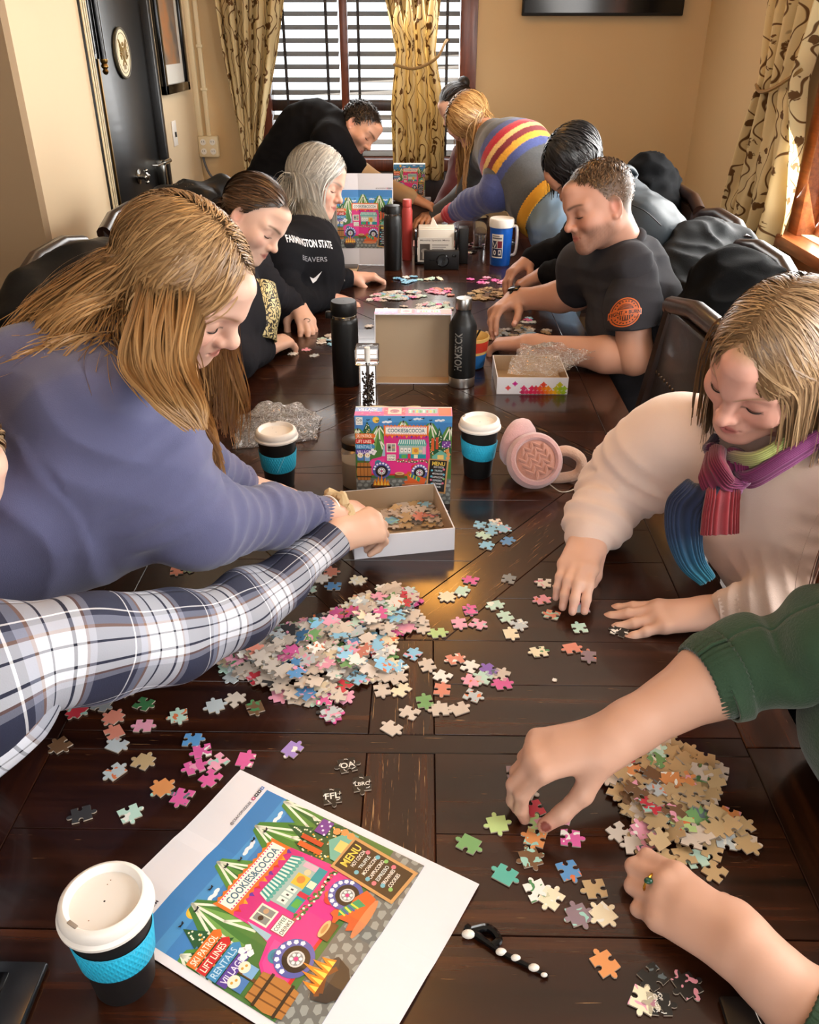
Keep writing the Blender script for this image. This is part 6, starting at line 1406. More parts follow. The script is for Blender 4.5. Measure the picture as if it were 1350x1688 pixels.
def sim_hair(roots, side, length, Rm, c0, colliders, R, steps=22, infl=1.10, wide=1.0, gdir=None, clump=90, cl=.35, wave=.0, wfreq=60, tgt=None, stiff=.7, jit=.012, arrive=.035):
    """strands are combed over the head towards a point beside it (tgt gives head-space points for front and back roots), then fall along gdir and slide over the colliders (world capsules a,b,ra,rb)"""
    n = len(roots); L = np.broadcast_to(length, (n,)); ds = L/(steps-1); G = (np.array([0, 0, -1.0]) if gdir is None else np.asarray(gdir, float)); G = (G/np.linalg.norm(G, axis=-1, keepdims=True)) @ Rm; upl = Rm.T @ np.array([0, 0, 1.0])
    inf = infl+R.uniform(-.02, .055, n); e1 = np.array([.0745*wide, .097, .087]); c1 = np.array([0, -.014, .034]); e2 = np.array([.063*wide, .069, .086]); c2 = np.array([0, .020, -.036])
    tf, tb = (np.array([.086, .022, -.012]), np.array([.070, -.085, -.02])) if tgt is None else map(np.array, tgt)
    u = np.clip((.085-roots[:, 1])/.17, 0, 1)[:, None]; T = tf*(1-u)+tb*u; T = T*np.stack([side, np.ones(n), np.ones(n)], 1) + R.normal(size=(n, 3))*jit
    k = np.linalg.norm((roots-c1)/(e1*inf[:, None]), axis=1); P = c1+(roots-c1)/k[:, None]; fall = np.zeros(n, bool); D = T-P; D /= np.linalg.norm(D, axis=1, keepdims=True); out = [P.copy()]
    for s in range(1, steps):
        to = T-P; dist = np.linalg.norm(to, axis=1); fall |= (dist < arrive) | (((to*D).sum(1) < 0) & (s > 3))
        D = np.where(fall[:, None], D*stiff+G*(1-stiff), D*.3+to/np.maximum(dist, 1e-6)[:, None]*.7); D /= np.linalg.norm(D, axis=1, keepdims=True); q = P+D*ds[:, None]
        k = np.linalg.norm((q-c1)/(e1*inf[:, None]), axis=1); nz = (q-c1)/e1**2; nz = (nz @ upl)/np.linalg.norm(nz, axis=1); m = (k < 1) | ~fall | ((nz > .12) & (k < 1.25)); q[m] = c1+(q[m]-c1)/k[m][:, None]
        k = np.linalg.norm((q-c2)/(e2*inf[:, None]), axis=1); m = k < 1; q[m] = c2+(q[m]-c2)/k[m][:, None]
        Pn = HS*q @ Rm.T + c0
        for (a, b_, ra, rb) in colliders:
            a = np.asarray(a, float); b_ = np.asarray(b_, float); ba = b_-a; t = np.clip(((Pn-a) @ ba)/max(ba @ ba, 1e-9), 0, 1); cc = a+t[:, None]*ba; r = ra+(rb-ra)*t+.006; dv = Pn-cc; dl = np.linalg.norm(dv, axis=1); m = (dl < r) & fall
            Pn[m] = cc[m]+dv[m]/np.maximum(dl[m], 1e-6)[:, None]*r[m][:, None]
        q = (Pn-c0) @ Rm/HS; D = q-P; D /= np.maximum(np.linalg.norm(D, axis=1, keepdims=True), 1e-9); P = q; out.append(P.copy())
    S = HS*np.stack(out, 1) @ Rm.T + c0
    if clump:
        gi = R.choice(n, min(clump, n), replace=False); d = ((S[:, None, steps//2]-S[None, gi, steps//2])**2).sum(-1)+((S[:, None, 2]-S[None, gi, 2])**2).sum(-1)*.5+9*(side[:, None] != side[None, gi]); near = gi[d.argmin(1)]
        t = (np.linspace(0, 1, steps)**1.4*cl)[None, :, None]*R.uniform(.3, 1, (n, 1, 1)); S = S*(1-t)+S[near]*t
    else: near = np.zeros(n, int)
    if wave:
        ph = R.uniform(0, 6.28, n)[near][:, None]+R.normal(size=(n, 1))*.35; l = np.linspace(0, 1, steps)[None, :]*L[:, None]; a = wave*np.sin(l*wfreq+ph)*np.linspace(0, 1, steps)[None, :]; ax = R.normal(size=(n, 3)); ax = ax[near]+ax*.3; ax /= np.linalg.norm(ax, axis=1, keepdims=True); S = S + a[:, :, None]*ax[:, None, :]
    return S

def hair_obj(parent, sets, name="hair"):
    V = []; Fs = []; Co = []; o = 0
    for v, f, c in sets: V.append(v); Fs.append(f+o); Co.append(c); o += len(v)
    return link(name, np.concatenate(V), np.concatenate(Fs), m_hair, parent, col=np.concatenate(Co))

def cap_mesh(Rm, c0, col, infl=1.07, hl=0.0, wide=1.0, h=.004):
    """close-lying shell of hair under the strands"""
    B = Blob(); B.ell((0, -.014, .034), np.array([.0745*wide, .097, .087])*infl, k=.01); v, F = B.mesh(h); z = v[:, 2]; keep = z > hairline(v[:, 0], v[:, 1])+hl-.004
    F = F[keep[F].all(1)]; used = np.unique(F); mp = np.full(len(v), -1); mp[used] = np.arange(len(used)); v = v[used]; F = mp[F]
    return HS*v @ Rm.T + c0, F, np.tile(np.array(lin(col)), (len(v), 1))

def person(parts, label, loc=None):
    v, F, c = joinm(parts); o = link('person', v, F, m_skin, None, col=c); return tag(o, label, 'person')
def cuff(name, p0, p1, r0, r1, m, parent, rib=.0012, n=60, flat=1.0): return tube_cloth(name, [p0, (np.asarray(p0)+np.asarray(p1))/2, p1], [r0, r1, r1*.97], m, parent, n=n, nv=14, rib=rib, thick=.004, flat=flat)
def seat_body(B, hip, knee_dir, spread=.10, r=.085):
    """trousers for a seated figure: hips, thighs, shins, down to the floor"""
    hip = np.asarray(hip, float); kd = unit(knee_dir); lat = np.array([-kd[1], kd[0], 0])
    B.ell(hip, (.17, .17, .12), k=.05)
    for s in (-1, 1):
        a = hip+lat*s*spread; k = a+kd*.40; B.cone(a, k, r, .06, k=.05).cone(k, [k[0], k[1], .08], .055, .042, k=.03).cone([k[0], k[1], .05], np.array([k[0], k[1], .045])+kd*.14, .045, .038, k=.02)
# ------------------------------------------------------------------ woman in the lavender sweatshirt
m_lav = mat('lavender_fleece', '#595b7e', 0.85, bump=.25, bscale=700, sheen=.25)
SK1 = '#e2b39c'
def lav():
    R = np.random.default_rng(5)
    Rm = frame_of(cdir(.70, -.55, -.14), cdir(.52, .50, .65)); c0 = headpos(Rm, 390, 567, 1.26)
    nb = W(190, 600, 1.22); neckl = (nb-c0) @ Rm
    head = xform(head_mesh('#e6bba6', '#c77f74', '#a5784f', neckl, nose=1.12, scalp='#b3937a', wide=1.03), Rm, c0)
    shR, elR, wrR = W(165, 695, 1.15), W(328, 862, 1.22), W(534, 845, 1.47)
    shL, elL, wrL = W(228, 712, 1.42), W(318, 776, 1.43), W(408, 803, 1.56)
    armR, _, _ = limb_hand(elR, wrR, unit(W(600, 838, 1.56)-wrR), cdir(-.1, .8, .5), 1, [.55, .6, .65, .7], SK1, (.036, .024), h=.003, spread=.03, thumb_in=.8)
    armL, _, _ = limb_hand(elL, wrL, unit(W(478, 816, 1.60)-wrL), cdir(0, .85, .4), -1, [.5, .55, .6, .7], SK1, (.034, .023), h=.003, spread=.03, thumb_in=.8)
    p = person([head, armR, armL], 'woman with long auburn hair in a lavender sweatshirt reaching into the white tray')
    lashes(None, Rm, c0, p)
    B = Blob(); t0, t1 = W(140, 752, 1.24), W(-190, 880, 1.22)
    B.cone(t0, t1, .155, .185, k=.06).cone(shR, shL, .085, .075, k=.06).cone(nb, t0, .075, .13, k=.06).cone(W(60, 650, 1.22), W(-120, 760, 1.24), .10, .12, k=.06)
    B.cone(W(190, 860, 1.22), W(-60, 900, 1.2), .075, .11, k=.05)
    B.chain([shR, shR*.5+elR*.5+V3(0, -.004, .008), elR], [.083, .074, .061], k=.05).chain([elR, elR*.45+wrR*.55, elR*.12+wrR*.88], [.061, .043, .033], k=.03)
    B.chain([shL, elL], [.066, .056], k=.05).chain([elL, elL*.2+wrL*.8], [.056, .038], k=.03)
    cloth('sweatshirt', B, .006, m_lav, p, folds=.0022, fscale=20, seed=3, limbs=(([shR, elR, wrR], .085, .0075, 15), ([shL, elL, wrL], .08, .006, 17), ([nb, t0, t1], .2, .007, 7)))
    B = Blob(); hp = W(-230, 900, 1.22); seat_body(B, (-.93, 1.02, .62), (1, .15, 0)); cloth('trousers', B, .014, mat('dark_denim', '#1d2536', .8), p)
    # raised raglan seam behind the shoulder
    q = MB(); q.tube(catmull([W(92, 528, 1.115), W(52, 580, 1.04), W(42, 650, 1.012), W(52, 725, 1.005), W(85, 760, 1.03)], 20), .0022, 6)
    cuff('cuff', elR*.13+wrR*.87, elR*.0+wrR*1.0, .034, .029, m_lav, p); cuff('cuff', elL*.22+wrL*.78, elL*.03+wrL*.97, .038, .031, m_lav, p)
    # collar
    tube_cloth('collar', [nb+.066*(Rm[:, 0]*math.cos(a)+unit(np.cross(unit(c0-nb), Rm[:, 0]))*math.sin(a)) for a in np.linspace(0, 2*math.pi, 14)], [.011, .011], m_lav, p, n=10, nv=50)
    # watch and scrunchie on the near wrist
    ax = unit(wrR-elR); f = frame_of(ax, V3(0, 0, 1)); wm = MB(); wc = wrR+ax*.010
    wm.tube([wc+.0275*(f[:, 0]*math.cos(a)+f[:, 2]*math.sin(a)) for a in np.linspace(0, 2*math.pi, 25)], .004, 8, flat=.5); ws = wm.build('watch_strap', m_white, p)
    cf = cdir(-.2, .45, .9); MB().rbox((-.014, -.012, -.004), (.014, .012, .004), .003).xf(frame_m(wc+cf*.029, unit(np.cross(cf, ax)), ax, cf)).build('watch_face', mat('watch_glass', '#dfe6ee', .15), ws)
    sc_ = MB(); c2 = wrR+ax*.030; sc_.tube([c2+(.030+.004*math.sin(a*7))*(f[:, 0]*math.cos(a)+f[:, 2]*math.sin(a))+ax*.004*math.sin(a*5) for a in np.linspace(0, 2*math.pi, 60)], [.0085+.0018*math.sin(i*1.7) for i in range(60)], 8); sc_.build('scrunchie', mat('scrunchie_cream', '#cfb68c', .8, bump=.5, bscale=150), p)
    # hair
    n = 7500; roots = scalp_roots(n, R, Rm, c0, wide=1.03); sx = np.sign(roots[:, 0]+R.normal(size=n)*.0015)
    cols = [(W(50, 695, 1.22), W(-120, 800, 1.24), .118, .138), (shR, shL, .105, .095), (t0, t1, .175, .20), (nb, t0, .10, .15), (shR, elR, .105, .08), (nb, c0-Rm[:, 1]*.02, .055, .055)]
    bk = sm(-roots[:, 1], -.01, .06)[:, None]; G = V3(0, 0, -1)*(1-bk*.6) + V3(-1, -.25, 0)*bk*.6
    S = sim_hair(roots, sx, R.uniform(.30, .37, n)+.05*sm(roots[:, 1], .0, .06)-.13*bk[:, 0], Rm, c0, cols, R, steps=26, infl=1.13, clump=110, cl=.34, wave=.013, wfreq=26, wide=1.03, gdir=G, tgt=((.084, .047, -.012), (.055, -.10, .0)), stiff=.6, jit=.016)
    V, F, c = strands(S, .0013, .0006, '#785838', '#bd9768', R, tipcol='#b58248', cen=c0)
    # the lock that falls forward past the cheek in front of the shoulder
    m = 1300; path = catmull([W(290, 405, 1.30), W(280, 470, 1.18), W(266, 545, 1.09), W(262, 610, 1.06), W(289, 662, 1.02), W(326, 708, 1.02)], 26); T = np.linspace(0, 1, 26)
    wid = np.interp(T, [0, .25, .6, .85, 1], [.030, .038, .040, .030, .012]); u = R.uniform(-1, 1, m); dz = R.normal(size=m)*.35
    S2 = path[None]+(u[:, None]*wid[None])[:, :, None]*RV+(dz[:, None]*wid[None]*.6 + R.uniform(-.03, .13, m)[:, None]*(1-T[None])**1.6)[:, :, None]*AX + (.004*np.sin(T[None]*11+np.floor(u*4)[:, None]*1.9))[:, :, None]*RV + .0015*R.normal(size=(m, 1, 3))
    cut = 1-.40*R.random(m)**1.3; S2 = np.stack([np.stack([np.interp(T*cu, T, s_[:, j]) for j in range(3)], 1) for s_, cu in zip(S2, cut)])
    L2 = strands(S2, .0012, .0006, '#785838', '#bd9768', R, tipcol='#b98d58', cen=path.mean(0)+AX*.3)
    hair_obj(p, [cap_mesh(Rm, c0, '#8f6e4a', 1.06, wide=1.03), (V, F, c), L2])
    return p
lav()

# ------------------------------------------------------------------ woman in the pale pink sweatshirt and rainbow scarf
m_pink = mat('pale_pink_fleece', '#ecd3c6', 0.75, bump=.25, bscale=700, sheen=.3)
def pinkw():
    R = np.random.default_rng(8)
    Rm = frame_of(cdir(-.72, -.66, .18), cdir(-.10, .58, .80)); c0 = W(1270, 596, 1.20)
    nb = W(1300, 705, 1.36); neckl = (nb-c0) @ Rm
    head = xform(head_mesh('#e3ab98', '#c06a66', '#a98462', neckl, nose=.96, scalp='#c09a7c', wide=1.02, blush=.45), Rm, c0)
    shR, elR, wrR = W(1118, 735, 1.50), W(1012, 812, 1.60), W(966, 893, 1.52)
    shL, elL, wrL = W(1420, 800, 1.30), W(1395, 1000, 1.315), PZ(1183, 1012, .785)
    SK = '#e5b9a4'
    armR, _, _ = limb_hand(elR, wrR, unit(PZ(951, 938, .806)-wrR), cdir(-.15, .60, .80), -1 if False else 1, [(.15, .55, .30), (.12, .48, .30), (.15, .52, .3), (.25, .6, .3)], SK, (.038, .026), h=.0024, spread=.02, thumb_in=1.5, thumb_curl=.5, sc=.95)
    dl = unit(PZ(1090, 1012, .772)-wrL)
    armL, _, _ = limb_hand(elL, wrL, dl, V3(0, 0, 1), -1, [(.14, .10, .02), (.15, .08, .02), (.15, .08, .02), (.16, .08, .02)], SK, (.038, .026), h=.0024, spread=.15, thumb_in=.35, thumb_curl=.1)
    p = person([head, armR, armL], 'woman with a blond bob in a pale pink sweatshirt and rainbow scarf')
    lashes(None, Rm, c0, p)
    B = Blob(); hip = V3(.95, 1.10, .56); ch = W(1345, 840, 1.46)
    B.cone(nb+V3(.03, 0, -.04), ch, .09, .165, k=.07).cone(ch, hip, .175, .20, k=.08).cone(shR, shL, .085, .085, k=.07).ell(W(1300, 840, 1.44), (.12, .13, .12), k=.08)
    B.chain([shR, shR*.5+elR*.5+V3(-.004, 0, .012), elR], [.080, .072, .062], k=.05).chain([elR, elR*.4+wrR*.6, elR*.1+wrR*.9], [.062, .053, .041], k=.03)
    B.chain([shL, elL, elL*.45+wrL*.55, elL*.12+wrL*.88], [.085, .068, .052, .040], k=.04)
    cloth('sweatshirt', B, .0058, m_pink, p, folds=.0020, fscale=22, seed=11, limbs=(([shR, elR, wrR], .085, .008, 15), ([shL, elL, wrL], .085, .007, 17), ([nb, ch, hip], .2, .008, 6)))
    cuff('cuff', elR*.14+wrR*.86, elR*.0+wrR*1.0, .041, .034, m_pink, p); cuff('cuff', elL*.16+wrL*.84, elL*.0+wrL*1.0, .042, .035, m_pink, p)
    B = Blob(); seat_body(B, hip+V3(.02, 0, -.04), (-1, .05, 0)); cloth('jeans', B, .014, mat('dark_denim', '#1d2536', .8), p)
    # bob haircut
    n = 7500; roots = scalp_roots(n, R, Rm, c0, wide=1.02); px = .012; sx = np.sign(roots[:, 0]-px+R.normal(size=n)*.0012)
    ang = np.abs(roots[:, 0]-px); L = .262-ang*.9+.006*R.normal(size=n)+.045*(sx > 0)
    cols = [(nb, nb+V3(.05, 0, -.1), .085, .12), (nb, c0-Rm[:, 1]*.02, .055, .055)]
    down = unit(V3(0, 0, -1)*.55+(-Rm[:, 2])*.65-Rm[:, 1]*.05)
    S = sim_hair(roots, sx, np.clip(L, .13, .31), Rm, c0, cols, R, steps=22, infl=1.10, clump=120, cl=.18, wave=.0012, wfreq=50, gdir=down, wide=1.02, tgt=((.083, .046, -.008), (.062, -.09, -.02)), jit=.016)
    V, F, c = strands(S, .0013, .0009, '#74573a', '#b0906a', R, cen=c0)
    hair_obj(p, [cap_mesh(Rm, c0, '#866848', 1.07, wide=1.02), (V, F, c)])
    # scarf
    sc = scarf(p, nb, c0, Rm)
    return p
def ribbon(name, pts, widths, cols, parent, th=.010, side=None, ribs=26):
    """ribbed knit band along pts; widths in metres; colour changes along its length"""
    k = 70; P = catmull(pts, k); ww = np.interp(np.linspace(0, 1, k), np.linspace(0, 1, len(widths)), widths); n = ribs*4; vs = []; co = []; nr = None
    side = unit(side); cc = np.array([lin(c) for c in cols])
    for i in range(k):
        t = unit(P[min(i+1, k-1)]-P[max(i-1, 0)]); b_ = unit(side-t*(t @ side)); nn = np.cross(t, b_)
        ci = np.array([np.interp(i/(k-1), np.linspace(0, 1, len(cols)), cc[:, j]) for j in range(3)])
        for q in range(n):
            a = 2*math.pi*q/n; r = 1+.10*math.cos(a*ribs); x = ww[i]/2*np.sign(math.cos(a))*abs(math.cos(a))**.6; y = th/2*np.sign(math.sin(a))*abs(math.sin(a))**.6*(1+.30*math.cos(q*math.pi/2))
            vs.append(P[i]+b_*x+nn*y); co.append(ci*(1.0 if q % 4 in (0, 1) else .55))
    fs = [(i*n+q, i*n+(q+1) % n, (i+1)*n+(q+1) % n, (i+1)*n+q) for i in range(k-1) for q in range(n)]+[tuple(range(n))[::-1], tuple((k-1)*n+q for q in range(n))]
    return link(name, vs, fs, vcol_mat('knit', .9, sheen=.3, bump=.3, bscale=500), parent, col=np.array(co))
def scarf(p, nb, c0, Rm):
    s = bpy.data.objects.new('scarf', None); C.objects.link(s); s.parent = p
    kn = W(1196, 772, 1.30)
    ring = [kn+V3(.0, .01, .01), W(1255, 764, 1.255), W(1330, 715, 1.25), W(1390, 660, 1.33), W(1330, 640, 1.45), W(1215, 690, 1.44), W(1178, 745, 1.37), kn+V3(-.01, .02, .01)]
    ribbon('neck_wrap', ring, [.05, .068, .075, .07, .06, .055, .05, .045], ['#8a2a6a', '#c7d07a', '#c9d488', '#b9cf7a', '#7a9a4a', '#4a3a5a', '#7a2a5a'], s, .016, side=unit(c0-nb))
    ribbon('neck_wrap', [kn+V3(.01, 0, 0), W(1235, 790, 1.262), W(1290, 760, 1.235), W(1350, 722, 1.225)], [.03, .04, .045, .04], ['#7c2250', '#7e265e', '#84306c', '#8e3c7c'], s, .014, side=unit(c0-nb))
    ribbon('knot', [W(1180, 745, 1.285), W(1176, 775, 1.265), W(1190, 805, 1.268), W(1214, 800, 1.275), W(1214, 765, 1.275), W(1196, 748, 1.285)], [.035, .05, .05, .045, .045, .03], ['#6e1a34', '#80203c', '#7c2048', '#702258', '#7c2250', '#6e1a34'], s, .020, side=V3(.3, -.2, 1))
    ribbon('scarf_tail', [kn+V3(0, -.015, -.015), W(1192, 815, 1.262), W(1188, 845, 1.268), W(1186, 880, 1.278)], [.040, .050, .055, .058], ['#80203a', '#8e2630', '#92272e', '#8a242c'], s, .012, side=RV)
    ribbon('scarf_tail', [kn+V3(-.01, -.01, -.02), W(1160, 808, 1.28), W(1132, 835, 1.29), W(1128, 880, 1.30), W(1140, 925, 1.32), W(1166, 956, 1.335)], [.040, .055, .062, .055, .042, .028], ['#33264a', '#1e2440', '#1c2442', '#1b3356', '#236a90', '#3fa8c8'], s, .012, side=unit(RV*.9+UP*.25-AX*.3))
    return s
pinkw()
from mathutils.bvhtree import BVHTree
def bvh_of(o): dg = bpy.context.evaluated_depsgraph_get(); me = o.data; return BVHTree.FromPolygons([v.co for v in me.vertices], [p.vertices for p in me.polygons])
def decal(A, name, o, ux, uy, w, h, target, parent):
    """print an artwork on a garment by casting it on to the cloth"""
    tree = bvh_of(target); n = unit(np.cross(ux, uy))
    def fn(x, y, z):
        p = o+ux*(x-.5)*w+uy*(y-.5)*h; hit, nn, _, _ = tree.ray_cast(Vector(p+n*.12), Vector(-n), .4)
        q = np.array(hit) if hit is not None else p
        return q+n*(.0012+z)
    return A.build(name, fn, parent, lift=.00003, grid=26)
def long_hair(p, Rm, c0, n, L, cols, pal, R, tgt, gdir=None, wave=.004, clump=70, cl=.25, part=0.0, infl=1.12, wide=1.0, w_=(.0018, .0010), tip=None, capc=None, stiff=.6, steps=20):
    roots = scalp_roots(n, R, Rm, c0, wide=wide); sx = np.sign(roots[:, 0]-part+R.normal(size=n)*.0015)
    S = sim_hair(roots, sx, L(roots, sx) if callable(L) else R.uniform(L[0], L[1], n), Rm, c0, cols, R, steps=steps, infl=infl, clump=clump, cl=cl, wave=wave, wfreq=30, gdir=gdir(roots) if callable(gdir) else gdir, wide=wide, tgt=tgt, stiff=stiff, jit=.015)
    return hair_obj(p, [cap_mesh(Rm, c0, capc or pal[0], 1.07, wide=wide), strands(S, w_[0], w_[1], pal[0], pal[1], R, tipcol=tip, cen=c0)])
def short_hair(p, Rm, c0, n, R, pal, length, comb=(0, -1, -.35), lift=.35, hl=0.0, fade=0.0, w_=.0014, messy=.35, wide=1.0, capc=None, infl=1.03):
    roots = scalp_roots(n, R, Rm, c0, hl=hl, wide=wide, infl=infl); nr = (roots-[0, -.014, .034])/np.array([.0745, .097, .087])**2; nr /= np.linalg.norm(nr, axis=1, keepdims=True)
    d = np.array(comb)*np.ones((n, 3)); d[:, 0] += np.sign(roots[:, 0])*.25; d += messy*R.normal(size=(n, 3)); d -= nr*(d*nr).sum(1, keepdims=True); d /= np.linalg.norm(d, axis=1, keepdims=True)
    L = length*R.uniform(.7, 1.15, n)*(np.clip((roots[:, 2]-.045)/.06, .12, 1) if fade else 1)
    t = np.linspace(0, 1, 6)[None, :, None]; P = roots[:, None]+d[:, None]*L[:, None, None]*t+nr[:, None]*(lift*L[:, None, None]*t*(1.25-t)); q = (P-[0, -.014, .034])/(np.array([.0745*wide, .097, .087])*(infl+.01)); k = np.linalg.norm(q, axis=2, keepdims=True); P = np.where(k < 1, [0, -.014, .034]+(P-[0, -.014, .034])/np.maximum(k, .2), P)
    return hair_obj(p, ([cap_mesh(Rm, c0, capc or pal[0], infl, hl=hl, wide=wide)] if not fade else []) + [strands(HS*P @ Rm.T + c0, w_, w_*.4, pal[0], pal[1], R, cen=c0)])
m_denim = mat('dark_denim', '#1d2536', .8); m_char = mat('charcoal_cotton', '#333236', .9, bump=.2, bscale=600, spec=.2); m_blk = mat('black_cotton', '#101013', .9, bump=.2, bscale=600, spec=.15)
m_navy = mat('navy_fleece', '#2c3038', .85, bump=.25, bscale=600, sheen=.25)

# ------------------------------------------------------------------ person in the green jumper (head mostly outside the photograph)
def green():
    R = np.random.default_rng(12); m_green = mat('green_knit', '#2f4a34', .9, bump=.6, bscale=320, sheen=.25); SK = '#cfa28c'
    Rm = frame_of(cdir(-.42, -.85, .30), cdir(-.1, .35, .9)); c0 = W(1506, 905, .97); nb = W(1530, 1010, 1.03)
    head = xform(head_mesh('#e2b39b', '#b8645a', '#7a4a2c', (nb-c0) @ Rm, scalp='#8a4a24'), Rm, c0)
    w1 = W(1004, 1219, 1.035); e1 = W(1230, 1088, 1.09); k1 = W(905, 1238, 1.028)
    a1, t1, th = limb_hand(e1, w1, unit(k1-w1), cdir(-.15, .80, .55), 1, [(.95, .55, .28), (.98, .55, .30), (1.02, .6, .32), (1.05, .65, .35)], SK, (.046, .030), h=.0022, nail='#7a2f26', spread=-.02, thumb_in=.95, thumb_curl=.15, sc=1.02)
    w2 = W(1222, 1562, .862); e2 = W(1410, 1740, .80); k2 = W(1112, 1484, .912)
    a2, t2, _ = limb_hand(e2, w2, unit(k2-w2), cdir(.05, .42, .90), -1, [(.30, 1.35, .7), (.38, 1.45, .8), (.45, 1.5, .8), (.55, 1.5, .8)], SK, (.044, .030), h=.0022, nail='#c98a78', spread=.0, thumb_in=1.1, thumb_curl=.5, sc=1.0)
    p = person([head, a1, a2], 'red-haired person in a green knit jumper pinching a puzzle piece')
    s1 = W(1560, 985, .98)
    tube_cloth('sleeve', [W(1172, 1120, 1.072), W(1215, 1100, 1.075), W(1290, 1085, 1.07), W(1400, 1045, 1.03), s1], [.050, .056, .062, .070, .085], m_green, p, n=56, nv=110, wr=.0085, seed=2, wf=75)
    cuff('cuff', W(1152, 1124, 1.069), W(1200, 1104, 1.074), .0475, .055, m_green, p, rib=.0022, n=90)
    tube_cloth('sleeve', [W(1352, 1700, .812), W(1420, 1765, .79), W(1500, 1790, .78), W(1640, 1500, .9)], [.050, .058, .068, .08], m_green, p, n=50, nv=60, wr=.005, seed=3)
    cuff('cuff', W(1310, 1668, .822), W(1362, 1710, .81), .0455, .052, m_green, p, rib=.0022, n=90)
    B = Blob(); hip = V3(1.0, .70, .56); ch = W(1530, 1190, 1.03); B.cone(nb, ch, .07, .12, k=.06).cone(ch, hip, .13, .17, k=.08).cone(s1, W(1640, 1450, .95), .08, .07, k=.06); cloth('jumper', B, .008, m_green, p, folds=.003, fscale=25, seed=5)
    B = Blob(); seat_body(B, hip+V3(.02, 0, -.04), (-1, .05, 0)); cloth('trousers', B, .014, m_denim, p)
    long_hair(p, Rm, c0, 1500, (.20, .26), [(nb, ch, .085, .125)], ('#6a3014', '#a85a28'), R, ((.084, .03, -.01), (.06, -.09, -.02)))
    ax = unit(t2[1]-k2); rp = t2[2]*.0+(w2+unit(k2-w2)*.090)+unit(k2-w2)*.018
    q = MB(); f = frame_of(unit(w2-k2), V3(0, 0, 1)); q.tube([rp+.0098*(f[:, 0]*math.cos(a)+f[:, 2]*math.sin(a)) for a in np.linspace(0, 2*math.pi, 25)], .0016, 6); rg = q.build('ring', mat('gold', '#c89a3a', .25, 1), p); MB().ball(rp+cdir(-.3, .5, .8)*.0108, .0042, 12, 0, (1.2, 1, .7)).build('stone', mat('green_stone', '#1d4a3a', .1), rg)
    put_piece(W(922, 1362, 1.048), 'palepink', .3, 'puzzle piece held between the finger tips under the green sleeve', 'loose puzzle pieces', tilt=.2)
green()

# ------------------------------------------------------------------ person in the plaid shirt (arm across the lower left)
def plaid_mat():
    n = NT('plaid_flannel'); uv = n.n('ShaderNodeUVMap', uv_map='UVMap'); sp = n.n('ShaderNodeSeparateXYZ'); n.l(uv, 'UV', sp, 'Vector'); cols = []
    for ax in ('X', 'Y'):
        m = n.n('ShaderNodeMath', operation='MULTIPLY'); m.inputs[1].default_value = 1/.125; f = n.n('ShaderNodeMath', operation='FRACT'); n.l(sp, ax, m, 0); n.l(m, 'Value', f, 0)
        r = n.ramp([(0, '#20243c'), (.34, '#7e8090'), (.40, '#6a4a38'), (.425, '#d8dbe4'), (.50, '#15182a'), (.525, '#d5d8e2'), (.68, '#15182a'), (.70, '#ccd0dc'), (.80, '#8a6a58'), (.825, '#7e8398'), (.90, '#20243c'), (.95, '#f2f2f6'), (.965, '#20243c')], 'CONSTANT'); n.l(f, 'Value', r, 'Fac'); cols.append(r)
    mx = n.n('ShaderNodeMix', data_type='RGBA'); mx.inputs[0].default_value = .5; n.l(cols[0], 'Color', mx, 6); n.l(cols[1], 'Color', mx, 7); n.t.links.new(mx.outputs[2], n.p.inputs['Base Color']); n.set(Roughness=.85)
    tc = n.n('ShaderNodeTexCoord'); no = n.n('ShaderNodeTexNoise', Scale=500.0); n.l(tc, 'Object', no, 'Vector'); n.bump(no, 'Fac', .25, .001); return n.m
def plaid():
    m_pl = plaid_mat(); R = np.random.default_rng(3)
    Rm = frame_of(cdir(.80, -.55, .0), cdir(.4, .75, .5)); c0 = W(-128, 772, 1.0); nb = W(-190, 890, 1.0)
    head = xform(head_mesh('#e6bba6', '#b8645a', '#8a6a4a', (nb-c0) @ Rm, scalp='#9a8468'), Rm, c0)
    wr = W(556, 884, 1.452); el = W(455, 962, 1.32)
    a1, _, _ = limb_hand(el, wr, unit(W(618, 862, 1.50)-wr), cdir(.1, .55, .83), 1, [(.75, 1.0, .5), (.85, 1.1, .6), (.9, 1.1, .6), (.9, 1.1, .6)], '#d9b098', (.030, .026), h=.0024, spread=.0, thumb_in=.8, thumb_curl=.6, sc=.95)
    p = person([head, a1], 'person in a blue and white plaid shirt reaching across to the tray')
    tube_cloth('sleeve', [W(543, 889, 1.435), W(490, 935, 1.37), W(420, 988, 1.27), W(330, 1035, 1.16), W(200, 1062, 1.04), W(60, 1085, .96), W(-60, 1120, .92), W(-180, 1120, .95)], [.034, .040, .047, .055, .060, .072, .10, .12], m_pl, p, n=64, nv=150, wr=.0070, seed=4, wf=46, thick=.003)
    tube_cloth('shirt_body', [W(-90, 1040, .95), W(-250, 1150, .97), W(-300, 1400, 1.0), V3(-.95, .62, .52)], [.10, .15, .17, .19], m_pl, p, n=64, nv=60, wr=.004, seed=6, wf=30)
    tube_cloth('shirt_tail', [W(60, 1105, .95), W(15, 1165, .93), W(-60, 1225, .91)], [.040, .050, .05], m_pl, p, n=40, nv=40, wr=.004, seed=8, wf=30)
    B = Blob(); seat_body(B, (-.97, .62, .54), (1, .1, 0)); cloth('trousers', B, .014, m_denim, p)
    long_hair(p, Rm, c0, 1200, (.20, .26), [(nb, W(-140, 1150, .95), .085, .15)], ('#7a6248', '#b89a74'), R, ((.085, .01, -.01), (.06, -.09, -.02)))
plaid()

